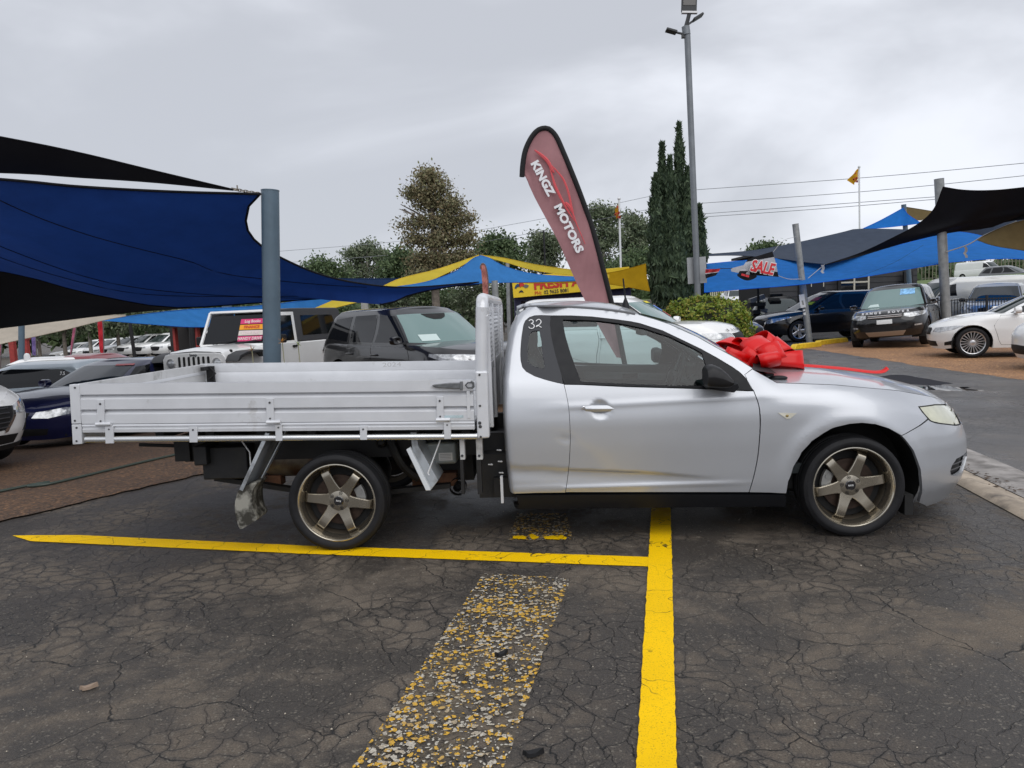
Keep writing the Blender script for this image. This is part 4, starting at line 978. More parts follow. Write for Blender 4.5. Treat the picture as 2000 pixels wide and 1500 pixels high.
b = MB(); a0 = ul(826, 864, -.62); a1 = ul(893, 905, -.62); b.box(((a0[0]+a1[0])/2, -.52, (a0[1]+a1[1])/2), (a1[0]-a0[0], .26, a0[1]-a1[1])); tk = b.build('canister_box', mat('grey_metal_box', (.22, .24, .24), .4, metal=.3, var=.2), ute, bev=.02, seg=3)
b = MB(); a0 = ul(856.5, 885, -.655); a1 = ul(884, 899, -.655); b.box(((a0[0]+a1[0])/2, -.652, (a0[1]+a1[1])/2), (a1[0]-a0[0], .003, a0[1]-a1[1])); lb = b.build('paper_label', mat('white_label', (.55, .55, .54), .6), tk)
b = MB()
for k in range(4):
    z = a1[1]+(a0[1]-a1[1])*(.2+.2*k); b.box(((a0[0]+a1[0])/2, -.6545, z), ((a1[0]-a0[0])*.8, .001, .003))
b.build('label_print', mat('grey_print', (.22, .22, .23), .7), lb)
b = MB(); rr = random.Random(5)
for k in range(7): 
    x, z = ul(828+9*k, 866-rr.uniform(0, 6), -.6); b.ball((x, -.58, z), .022, 6)
b.tube(spline([(.56, -.60, .60), (.60, -.62, .52), (.66, -.61, .56), (.74, -.6, .62)], 5), .008, 6); b.build('hose_fittings', M_BLKM, tk)
for x0, x1 in ((897, 908.5), (929, 943)):
    b = MB(); pxbox(b, x0, 857, x1, 898, -.86, -.80, ref=-.86); pb = b.build('tray_mount', M_ALUD, ute, bev=.003)
    b = MB(); x, z = ul((x0+x1)/2, 890, -.86); b.lathe([(.008, 0), (.008, .006), (0, .006)], (x, -.86, z), 'y', 8, -1); b.build('bolt', M_BOLT, pb)
    b = MB(); pxbox(b, x0+1, 898, x1-1, 965, -.86, -.80, ref=-.86); b.build('mount_leg', M_FR, ute)
for sx_ in (430, 452, 437): pass
b = MB(); 
for px, py in ((977, 879), (979, 901), (981, 923), (960, 907)):
    x, z = ul(px, py, -.75); b.tube([(x-.02, -.75, z), (x+.008, -.76, z)], .004, 6)
    b.ball((x, -.755, z), .006, 5)
b.build('loose_clips', mat('white_plastic', (.6, .6, .6), .5), ute)
b = MB(); pxbox(b, 976.5, 931, 984, 983, -.84, -.80, ref=-.84); b.build('cab_strip', M_ALU, ute, bev=.002)
b = MB(); b.tube([(-.95, -.35, .60), (-1.2, -.40, .60), (-1.45, -.42, .62)], .012, 6); b.build('wiring', M_BLKM, ute)
b = MB(); b.tube(spline([(.28, -.56, .62), (.33, -.58, .5), (.38, -.57, .42), (.45, -.55, .36)], 5), .03, 8); b.ball((.22, -.55, .60), .035, 6); b.build('damper', M_FR, ute)
# ------------------------------------------------------------------ other vehicles
M_WGL = mat('dark_window_glass', (.006, .007, .009), .04, spec=.35)
M_WSG = mat('greenish_windscreen', (.022, .032, .031), .04, spec=.5)
M_WSG2 = mat('painted_reflection_windscreen', (.13, .21, .20), .06, spec=1.0)  # pale green of the mirrored sky put into the base colour
M_LENS = mat('headlamp_glass', (.42, .43, .44), .08, metal=.4, coat=1.0, var=.5, vscale=14)
M_RED = mat('red_lens', (.35, .01, .01), .15, coat=1)
M_PLATE = mat('white_plate', (.68, .70, .70), .5)
M_ALLOY = mat('bright_alloy', (.58, .58, .59), .28, metal=.8)
M_ALLOYD = mat('dark_alloy', (.03, .03, .032), .35, metal=.5)
def paint(name, c, metal=.0, rough=.3): return mat(name, c, rough, metal=metal, coat=.8, coat_rough=.03, var=.04, spec=.35, vscale=1.5)
P_WHITE = paint('white_car_paint', (.78, .78, .77)); P_BLACK = paint('black_car_paint', (.006, .006, .007)); P_NAVY = paint('navy_car_paint', (.008, .011, .055), .2)
P_SILV = paint('blue_silver_car_paint', (.33, .38, .42), .4); P_SIL2 = paint('warm_silver_car_paint', (.46, .46, .44), .3); P_DBLUE = paint('dark_blue_car_paint', (.012, .014, .03)); P_RED = paint('dark_red_car_paint', (.17, .008, .012))
P_GREY = paint('grey_car_paint', (.12, .125, .13), .3)
_wc = {}
def gen_wheel(parent, x, y, sd, R, r, w, style, z=None, tilt=None):
    key = (R, r, w, style, sd)
    if key not in _wc:
        b = MB(); h = w/2; s = R-r
        b.lathe([(r, -h*.9), (r+s*.5, -h), (R-.012, -h*.85), (R, -h*.6), (R, h*.6), (R-.012, h*.85), (r+s*.5, h), (r+.004, h*.92), (r-.004, h*.8)], (0, 0, 0), 'y', 40, sd); t = b.build('tyre', M_TYRE); tm = t.data; bpy.data.objects.remove(t)
        n, hw_, mm = {'five': (5, .075, M_ALLOY), 'multi': (20, .011, M_ALLOY), 'dark': (7, .04, M_ALLOYD), 'ten': (10, .026, M_ALLOY)}[style]
        b = MB(); b.lathe([(r+.006, h*.88), (r, h*.98), (r-.012, h*.92), (r-.022, h*.4), (r-.03, -h*.5)], (0, 0, 0), 'y', 40, sd); b.lathe([(0, h*.80), (.04, h*.80), (.065, h*.70), (.07, h*.3)], (0, 0, 0), 'y', 20, sd)
        for k in range(n):
            a = 2*math.pi*(k+.5)/n; er = np.array([math.cos(a), 0, math.sin(a)]); et = np.array([-math.sin(a), 0, math.cos(a)]); ey = np.array([0, sd, 0]); G = []
            for rr_, d, q in ((.045, .74, .8), (r*.5, .80, .75), (r-.015, .80, 1.05)):
                G.append([tuple(er*rr_+et*t_*hw_*q+ey*h*d_) for t_, d_ in ((-1, d-.35), (-1, d-.06), (-.8, d), (.8, d), (1, d-.06), (1, d-.35))])
            b.grid(G)
        o = b.build('rim', mm); rm = o.data; bpy.data.objects.remove(o)
        b = MB(); b.lathe([(0, -.02), (r-.02, -.02)], (0, 0, 0), 'y', 24, sd); o = b.build('brake_drum', M_DARK); dm = o.data; bpy.data.objects.remove(o)
        _wc[key] = (tm, rm, dm)
    wl_ = empty('wheel', (x, y, R if z is None else z), 0, parent=parent)
    for nm, me in zip(('tyre', 'rim', 'brake_drum'), _wc[key]): link(nm, me, None, wl_)
    return wl_
def make_car(root, T, pm, detail=2):
    """T: dict of proportions, x forward from mid-length, z up; returns (body skin, glasshouse skin)"""
    I = np.interp; W2 = T['W']/2
    nz, nx = zip(*T['nose']); tz, tx = zip(*T['tail']); px_, pz_ = zip(*T['top'])
    top = lambda x: I(x, px_, pz_)
    hzs, hws = zip(*T.get('sec', [(.15, .93), (.35, .975), (.6, 1.0), (.85, .985), (1.0, .955), (1.15, .93), (1.4, .93)]))
    R = T['R']; ra = T.get('arch', R+.055); axs = T['axles']
    def hw(x, z):
        x = np.asarray(x, float); z = np.asarray(z, float); y = W2*I(z, hzs, hws)
        q = np.clip((z-top(x)+.10)/.10, 0, 1.2); y = y-.05*q*q
        for a in axs: y = y+.012*np.exp(-((np.hypot(x-a, z-R)-ra)/.05)**2)
        return y
    B = Skin(lambda z: I(z, nz, nx), lambda z: I(z, tz, tx), hw, T.get('cF', .95), T.get('cR', .55), T.get('nF', 2.5), T.get('nR', 3.2), 1.4, 1.1)
    zs = T.get('sill', .24)
    bot = []
    for a in sorted(axs):
        th = math.asin(max(-1, min(1, (zs-R)/ra)))
        bot += [(a+ra*math.cos(t), R+ra*math.sin(t)) for t in np.linspace(math.pi-th, th, 19)]
    bu = [(float(B.U(x, z)), z) for x, z in bot]
    zfb, zrb = T.get('zfb', zs), T.get('zrb', zs+.05)
    us = np.linspace(0, B.L, 56 if detail > 1 else 34); tops = []
    for u in us:
        z = 1.0
        for _ in range(8): z = float(top(B.P(u, z)[0]))
        tops.append((float(u), z))
    outer = [(0, zrb), (B.LR*.6, zrb)]+bu+[(B.L-.6, zfb), (B.L, zfb)]+tops[::-1]
    st = (.06, .045) if detail > 1 else (.12, .09)
    body = sheet(B, outer, 'body', pm, root, (), *st, mirror=True, thick=.05)
    # bonnet/deck cap in the same pressing
    b = MB(); G = []
    for u, z in tops:
        p = B.P(u, z); G.append([(p[0], p[1]*math.sin(f*math.pi/2), z+T.get('crown', .045)*(1-abs(math.sin(f*math.pi/2))**2.2)*min(1, p[1]/W2)) for f in np.linspace(-1, 1, 15)])
    b.grid(G); cap = b.build('bonnet', pm, root, smooth=50)
    # underside and arch liners
    b = MB(); x0, x1 = T['tail'][0][1]+.25, T['nose'][0][1]-.25; b.box(((x0+x1)/2, 0, zs+.12), (x1-x0, T['W']*.80, .2))
    for a in axs:
        for s_ in (-1, 1):
            pts = [(a+(ra+.01)*math.cos(t), R+(ra+.01)*math.sin(t)) for t in np.linspace(-.3, math.pi+.3, 14)]
            b.grid([[(x, s_*y, z) for y in (W2*.975, W2*.6)] for x, z in pts]); b.add([(x, s_*W2*.6, z) for x, z in pts], [tuple(range(14))])
    b.build('underbody', M_DARK, root)
    # glasshouse
    (xr0, xf0), (xr1, xf1) = T['gx']; wb, wt_ = T['gw']; z0, z1 = T['gz']; bow = T.get('bow', .06)
    tt = lambda z: np.clip((np.asarray(z, float)-z0)/(z1-z0), 0, 1)
    end = lambda z: sstep(.80, 1.0, tt(z))**1.6
    GS = Skin(lambda z: xf0+(xf1-xf0)*tt(z)+bow*np.sin(tt(z)*math.pi)*.5-.07*end(z), lambda z: xr0+(xr1-xr0)*tt(z)-bow*np.sin(tt(z)*math.pi)*.5+.05*end(z), lambda x, z: wb+(wt_-wb)*tt(z)**1.15-.055*end(z), T.get('gcF', .38), T.get('gcR', .22), 2.6, 3.0, 1.0, .9)
    sheet(GS, [(0, z0), (GS.L, z0), (GS.L, z1), (0, z1)], 'glasshouse', T.get('top_mat', pm), root, (), .07 if detail > 1 else .14, .05 if detail > 1 else .1, mirror=True, thick=0)
    b = MB(); G = []
    for u in np.linspace(0, GS.L, 44):
        p = GS.P(u, z1); G.append([(p[0], p[1]*math.sin(f*math.pi/2), z1+T.get('rcrown', .05)*(1-abs(math.sin(f*math.pi/2))**2.2)*min(1, p[1]/wt_)) for f in np.linspace(-1, 1, 15)])
    b.grid(G); b.build('roof', T.get('roof_mat', pm), root, smooth=50)
    def side(poly, S=GS): return [(float(S.U(x, z)), z) for x, z in poly]
    def front(poly, S=B): return [(S.L if abs(y) < 1e-6 else float(S.UF(y, z)), z) for y, z in poly]
    def rear(poly, S=B): return [(0.0 if abs(y) < 1e-6 else float(S.UR(y, z)), z) for y, z in poly]
    ws = T.get('ws', (.90, .90, .05, .07)); ya, yb = ws[0]*float(GS.hw(0, z0+ws[2])), ws[1]*float(GS.hw(0, z1-ws[3]))
    w = sheet(GS, front([(0, z0+ws[2]), (ya*.6, z0+ws[2]), (ya, z0+ws[2]+.02), ((ya+yb)/2, (z0+z1+ws[2]-ws[3])/2), (yb, z1-ws[3]-.01), (yb*.6, z1-ws[3]), (0, z1-ws[3])], GS), 'windscreen', T.get('ws_mat', M_WSG), root, (), .06, .05, mirror=True, off=.003, thick=.006)
    if T.get('rw', True): sheet(GS, rear([(0, z0+.08), (wb*.82, z0+.08), (wt_*.80, z1-.10), (0, z1-.08)], GS), 'rear_window', M_WGL, root, (), .08, .06, mirror=True, off=.003, thick=.006)
    for poly in T['windows']:
        for sd in (-1, 1): sheet(GS, side(poly), 'window', T.get('win_mat', M_WGL), root, (), .08, .06, side=sd, off=.003, thick=.006)
    for poly in T.get('doors', []) if detail > 1 else []:
        for sd in (-1, 1):
            sm = sheet(B, side(inset(poly, -.006), B), 'door_seam', M_DARK, root, (), .10, .05, side=sd, off=.0012, thick=0)
            d = sheet(B, side(poly, B), 'door', pm, root, (), .08, .04, side=sd, off=.003, thick=.003)
            xs = [p[0] for p in poly]; zt = max(p[1] for p in poly); hx_ = min(xs)+.16; hz_ = zt-.15; y = float(B.Y(hx_, hz_))
            b = MB(); b.tube(spline([(hx_-.11, sd*(y+.0), hz_), (hx_-.08, sd*(y+.035), hz_), (hx_+.08, sd*(y+.035), hz_), (hx_+.11, sd*(y+.0), hz_)], 3), .014, 6); b.build('handle', T.get('handle_mat', pm), d)
    for f in T.get('feat', []):
        nm, kind, poly, m, off = f[:5]; S, fn = {'f': (B, front), 'r': (B, rear), 's': (B, lambda p: side(p, B)), 'gf': (GS, lambda p: front(p, GS)), 'gs': (GS, side)}[kind]
        one = len(f) > 5 and f[5]
        pl_ = fn(poly)
        if one: sheet(S, pl_, nm, m, root, (), .05, .04, side=one, off=off, thick=.012)
        elif any(abs(p[0]-S.L) < 1e-6 or p[0] < 1e-6 for p in pl_): sheet(S, pl_, nm, m, root, (), .06, .04, mirror=True, off=off, thick=.012)
        else:
            for sd in (-1, 1): sheet(S, pl_, nm, m, root, (), .05, .04, side=sd, off=off, thick=.012)
    if detail > 1:
        mx_, mz_ = T['mirror']
        for sd in (-1, 1):
            y = float(GS.Y(mx_, z0+.05)) if True else 0
            b = MB(); G = [[(mx_+.10*ux*k_, sd*(W2+.055+.105*math.cos(t_)*k_*(1 if math.cos(t_) > 0 else 1)), mz_+.035+.075*np.sign(math.sin(t_))*abs(math.sin(t_))**.6*k_) for t_ in np.linspace(0, 2*math.pi, 17)] for ux, k_ in ((-.7, .02), (-.72, .9), (-.6, 1.0), (.1, .97), (.6, .80), (1.0, .45), (1.12, .02))]; b.grid(G); b.bar((mx_, sd*(y-.02), mz_-.02), (mx_, sd*(W2+.03), mz_-.01), .07, .035); b.build('mirror', T.get('mirror_mat', pm), root, smooth=60)
    for a in axs:
        for sd in (-1, 1): gen_wheel(root, a, sd*(W2-.125), sd, R, T['rim'], .23, T.get('wheel', 'five'))
    return B, GS
def put(name, label, cat, T, pm, lx, ly, wx, wy, deg, detail=2, group=None, roll=0.0, z=None):
    a = math.radians(deg); ca, sa = math.cos(a), math.sin(a)
    X, Y = wx-(lx*ca-ly*sa), wy-(lx*sa+ly*ca)
    ax = sorted(T['axles']); zf = hz(X+ax[1]*ca, Y+ax[1]*sa); zr_ = hz(X+ax[0]*ca, Y+ax[0]*sa)
    r = empty(name, (X, Y, (zf+zr_)/2+.012 if z is None else z), a, label, cat, group)
    r.rotation_euler = (roll, -math.atan2(zf-zr_, ax[1]-ax[0]), a)
    return r, make_car(r, T, pm, detail)
def F(*a): return a
# --- proportions
BIGSUV = dict(L=4.85, W=1.96, R=.375, rim=.27, wheel='dark', axles=(1.50, -1.42), sill=.33, zfb=.30,
    nose=[(.25, 2.28), (.45, 2.40), (.7, 2.42), (.88, 2.38), (1.0, 2.25), (1.2, 2.0)], tail=[(.3, -2.30), (.6, -2.42), (1.0, -2.40), (1.2, -2.36)],
    top=[(-2.45, 1.12), (-1.0, 1.10), (.9, 1.075), (1.2, 1.075), (1.8, 1.04), (2.2, .985), (2.42, .90)],
    gx=((-2.34, 1.16), (-1.98, .30)), gw=(.895, .715), gz=(1.04, 1.70), rcrown=.06, ws=(.93, .91, .06, .09), ws_mat=M_WSG2, mirror=(.82, 1.13),
    windows=[[(-.18, 1.12), (.88, 1.12), (.80, 1.16), (.28, 1.58), (-.18, 1.62)], [(-1.12, 1.13), (-.28, 1.12), (-.28, 1.62), (-1.06, 1.61)], [(-2.02, 1.19), (-1.24, 1.13), (-1.18, 1.60), (-1.78, 1.56)]],
    doors=[[(-.24, .40), (.92, .40), (1.0, .62), (.95, 1.04), (-.22, 1.055)], [(-1.02, .62), (-.30, .40), (-.27, 1.06), (-1.16, 1.065), (-1.12, .85)]],
    feat=[F('headlight', 'f', [(.47, .84), (.60, .80), (.90, .84), (.945, .90), (.93, .945), (.62, .93), (.47, .915)], M_LENS, .004), F('grille', 'f', [(0, .80), (.42, .81), (.45, .91), (0, .925)], M_BLKM, .006),
          F('lower_grille', 'f', [(0, .46), (.45, .46), (.62, .55), (.60, .60), (0, .60)], M_BLKM, .004), F('skid_plate', 'f', [(0, .34), (.42, .34), (.50, .46), (0, .46)], mat('brushed_skid_plate', (.38, .33, .28), .4, metal=.6), .012),
          F('fog_lamp', 'f', [(.70, .56), (.86, .57), (.86, .61), (.70, .60)], M_LENS, .008), F('side_cladding', 's', [(-1.0, .34), (1.06, .34), (1.06, .40), (-1.0, .40)], M_BLKM, .006)])
CROSS = dict(BIGSUV, W=1.92, R=.36, rim=.25, wheel='five', axles=(1.46, -1.40), sill=.28, zfb=.24,
    nose=[(.22, 2.36), (.45, 2.48), (.65, 2.50), (.8, 2.46), (.92, 2.32), (1.1, 2.0)], top=[(-2.45, 1.10), (-1.0, 1.06), (.9, 1.02), (1.3, 1.02), (1.8, .97), (2.25, .88), (2.48, .78)],
    gx=((-2.36, 1.34), (-1.85, .12)), gw=(.875, .66), gz=(.98, 1.63), ws=(.92, .90, .05, .08), ws_mat=M_WSG, mirror=(.72, 1.08),
    windows=[[(-.20, 1.06), (.88, 1.05), (.66, 1.18), (.15, 1.50), (-.2, 1.55)], [(-1.18, 1.07), (-.29, 1.06), (-.29, 1.55), (-1.05, 1.54)], [(-1.98, 1.14), (-1.28, 1.08), (-1.18, 1.53), (-1.62, 1.48)]],
    doors=[[(-.24, .36), (.95, .36), (1.03, .62), (.98, .99), (-.22, 1.01)], [(-1.0, .60), (-.30, .36), (-.27, 1.01), (-1.16, 1.02), (-1.10, .82)]],
    feat=[F('headlight', 'f', [(.46, .66), (.62, .64), (.86, .74), (.935, .84), (.90, .86), (.66, .80), (.48, .745)], M_LENS, .004), F('grille', 'f', [(0, .46), (.32, .47), (.44, .62), (.46, .74), (0, .76)], M_BLKM, .006),
          F('grille_surround', 'f', [(.30, .44), (.345, .45), (.475, .62), (.49, .73), (.46, .74), (.44, .62), (.31, .475)], M_CHR, .014), F('lower_grille', 'f', [(0, .30), (.50, .30), (.55, .40), (0, .42)], M_BLKM, .004),
          F('fog_lamp', 'f', [(.64, .42), (.86, .46), (.86, .54), (.70, .50)], M_BLKM, .006)])
SEDAN = dict(L=4.7, W=1.82, R=.325, rim=.235, wheel='five', axles=(1.42, -1.39), sill=.21, zfb=.19,
    nose=[(.15, 2.20), (.35, 2.31), (.55, 2.34), (.68, 2.28), (.8, 2.10), (1., 1.8)], tail=[(.2, -2.26), (.5, -2.36), (.85, -2.35), (1.1, -2.25)],
    top=[(-2.35, .96), (-1.8, 1.0), (-1.0, .95), (.8, .93), (1.1, .93), (1.6, .875), (2.0, .79), (2.2, .71), (2.33, .64)],
    gx=((-1.85, 1.10), (-1.05, .12)), gw=(.80, .59), gz=(.88, 1.36), rcrown=.055, ws_mat=M_WSG, mirror=(.62, .97),
    windows=[[(-.22, .96), (.70, .95), (.52, 1.05), (.16, 1.25), (-.2, 1.29)], [(-1.15, .98), (-.31, .96), (-.29, 1.29), (-.85, 1.25), (-1.02, 1.15)]],
    doors=[[(-.26, .28), (.88, .28), (.98, .55), (.90, .90), (-.24, .915)], [(-.98, .58), (-.32, .28), (-.30, .915), (-1.12, .925), (-1.08, .78)]],
    feat=[F('headlight', 'f', [(.42, .55), (.62, .535), (.84, .60), (.88, .67), (.76, .69), (.46, .635)], M_LENS, .004), F('grille', 'f', [(0, .52), (.34, .53), (.37, .63), (0, .65)], M_BLKM, .005),
          F('lower_grille', 'f', [(0, .26), (.55, .27), (.60, .37), (0, .39)], M_BLKM, .004)])
BMW = dict(SEDAN, wheel='multi', R=.33, rim=.245, ws_mat=M_WSG, nose=[(.15, 2.05), (.35, 2.15), (.55, 2.18), (.68, 2.13), (.8, 1.98), (1., 1.7)], top=[(-2.35, .96), (-1.8, 1.0), (-1.0, .95), (.8, .93), (1.1, .93), (1.5, .885), (1.85, .80), (2.05, .72), (2.17, .66)],
    feat=[F('headlight', 'f', [(.40, .57), (.60, .56), (.80, .62), (.865, .70), (.80, .705), (.44, .66)], M_LENS, .004), F('grille', 'f', [(.03, .50), (.30, .51), (.33, .62), (.28, .66), (.04, .66)], M_BLKM, .006),
          F('lower_grille', 'f', [(0, .24), (.45, .25), (.48, .36), (0, .37)], M_BLKM, .004), F('bumper_slot', 'f', [(.62, .27), (.80, .30), (.81, .40), (.66, .34)], M_BLKM, .005)])
HATCH = dict(SEDAN, R=.31, rim=.21, nose=[(.15, 1.95), (.4, 2.05), (.6, 2.05), (.75, 1.9), (1., 1.6)], tail=[(.2, -2.0), (.5, -2.1), (.95, -2.06), (1.1, -2.0)], axles=(1.25, -1.33),
    top=[(-2.2, 1.02), (-1.0, .98), (.7, .92), (1.0, .92), (1.5, .85), (2.05, .68)], gx=((-2.0, 1.0), (-1.72, .05)), gw=(.80, .63), gz=(.88, 1.42), mirror=(.55, .97),
    windows=[[(-1.78, 1.04), (.60, .95), (.45, 1.05), (.10, 1.30), (-.3, 1.35), (-1.40, 1.32), (-1.72, 1.20)]], doors=[])
DISCO = dict(BIGSUV, W=1.90, R=.36, rim=.25, axles=(1.38, -1.36), nose=[(.25, 2.12), (.45, 2.24), (.7, 2.26), (.88, 2.22), (1.0, 2.10), (1.2, 1.9)], tail=[(.3, -2.2), (.6, -2.3), (1.0, -2.28), (1.2, -2.24)],
    top=[(-2.35, 1.12), (-1.0, 1.10), (.85, 1.10), (1.1, 1.12), (1.7, 1.10), (2.0, 1.05), (2.16, 1.0), (2.26, .90)], gx=((-2.2, 1.12), (-1.95, .26)), gw=(.875, .70), gz=(1.03, 1.64), ws_mat=M_WSG2,
    windows=[[(-.18, 1.12), (.84, 1.11), (.76, 1.15), (.24, 1.54), (-.18, 1.57)], [(-1.10, 1.13), (-.28, 1.12), (-.28, 1.57), (-1.04, 1.57)], [(-1.95, 1.16), (-1.22, 1.13), (-1.16, 1.56), (-1.80, 1.54)]])
VAN = dict(L=5.2, W=1.92, R=.34, rim=.21, wheel='five', axles=(1.62, -1.55), sill=.24, nose=[(.2, 2.40), (.5, 2.50), (.8, 2.47), (1.0, 2.35), (1.2, 2.1)], tail=[(.2, -2.6), (.6, -2.64), (1.5, -2.62)],
    top=[(-2.7, 1.18), (1.5, 1.16), (1.75, 1.14), (2.1, 1.06), (2.48, .92)], gx=((-2.60, 1.92), (-2.55, .95)), gw=(.90, .80), gz=(1.05, 1.92), rcrown=.06, ws=(.93, .90, .08, .14), ws_mat=M_WSG, mirror=(1.30, 1.24), cR=.3, nR=5, rw=False,
    windows=[[(.72, 1.22), (1.55, 1.22), (1.42, 1.34), (1.02, 1.66), (.72, 1.70)]], doors=[[(.62, .34), (1.58, .36), (1.62, .7), (1.56, 1.12), (.64, 1.12)]],
    feat=[F('headlight', 'f', [(.55, .78), (.85, .80), (.90, .98), (.60, .90)], M_LENS, .004), F('grille', 'f', [(0, .72), (.48, .74), (.5, .86), (0, .88)], M_BLKM, .004)])
FARSUV = dict(CROSS, doors=[], feat=CROSS['feat'][:2])
FARSEDAN = dict(SEDAN, doors=[])
# --- vehicles on the left, behind the tray
def pt(px, py, Y): p = at(px, py, Y); return float(p[0]), float(p[1])
def lettering(root, B, s, y0, z0, size, m, parent=None, sx=1.0, onhood=False, T=None, bold=.004):
    """raised letters across the nose or the lip of the bonnet"""
    u = B.L; p = B.P(u, z0)
    return text_mesh('badge_lettering', s, size, m, frame_from((p[0]+.012, y0, z0), (0, 1, 0), (-.25 if not onhood else -.9, 0, 1 if not onhood else .45)), root, .003, bold, sx=sx)
M_LET = mat('silver_letters', (.62, .62, .63), .3, metal=.5); M_LETD = mat('dark_letters', (.02, .02, .02), .4)
# white SUV nosing in at the far left
r, (B, G) = put('parked_suv', 'white SUV nosing in at the left edge with grille and plate in view', 'SUV', dict(CROSS, feat=CROSS['feat']+[F('lower_trim', 'f', [(0, .23), (.80, .24), (.90, .30), (.56, .29), (0, .29)], M_BLKM, .010), F('number_plate', 'f', [(0, .40), (.19, .40), (.19, .51), (0, .51)], M_PLATE, .03)]), P_WHITE, 2.48, 0, -5.98, 8.55, -20)
p = B.P(B.L, .455); text_mesh('plate_text', 'EN 89Q', .085, M_LETD, frame_from((p[0]+.036, 0, .455), (0, 1, 0), (0, 0, 1)), r, .001, .0)
b = MB()
for z in np.linspace(.50, .72, 5): b.tube([(float(B.P(u, z)[0])+.012, s_*float(B.P(u, z)[1]), z) for u, s_ in ([(u, -1) for u in np.linspace(float(B.UF(.38, z)), B.L, 6)]+[(u, 1) for u in np.linspace(B.L, float(B.UF(.38, z)), 6)][1:])], .008, 5)
b.build('grille_slats', mat('gunmetal_slat', (.09, .09, .095), .35, metal=.5), r)
# navy sedan
r, (B, G) = put('parked_sedan', 'dark navy sedan facing out between the white SUV and the ute tray', 'sedan', dict(SEDAN, ws_mat=mat('navy_shaded_windscreen', (.006, .014, .024), .05, spec=.4)), P_NAVY, 2.1, .70, *pt(104, 787, 12.0), -104)
b = MB(); b.add([tuple(x) for x in []], [])
for i, (dy, c) in enumerate(((.0, 'red'),)):
    u0, u1 = float(G.UF(.28, 1.28)), float(G.UF(.56, 1.28)); sheet(G, [(u0, 1.275), (u1, 1.275), (u1, 1.30), (u0, 1.30)], 'visor_strip', mat('red_visor_sticker', (.5, .12, .13), .5), r, (), .05, .02, side=1, off=.012, thick=.003)
# silver hatch, facing left behind the navy sedan
r, (B, G) = put('parked_hatchback', 'blue-silver hatchback with long dark side windows behind the white SUV', 'hatchback', HATCH, P_SILV, -2.06, .7, -7.95, 14.6, 172)
x, z = -1.42, 1.24; y = float(G.Y(x, z)); text_mesh('windscreen_marker', '7.5', .09, M_WPEN, frame_from((x, y+.012, z), (-1, 0, 0), (0, -.25, 1)), r, .001, .002)
# low red car and a white car roof beyond the hatch
put('parked_coupe', 'low dark red car whose roof shows beyond the navy sedan windscreen', 'car', dict(SEDAN, doors=[]), P_RED, -.5, 0, *pt(178, 692, 19.5), 165, 1, z=-.62)
put('parked_wagon', 'white car roof showing above the blue-silver hatchback', 'car', dict(HATCH, doors=[]), P_WHITE, -.6, 0, *pt(95, 692, 19.5), 172, 1, z=-.72)
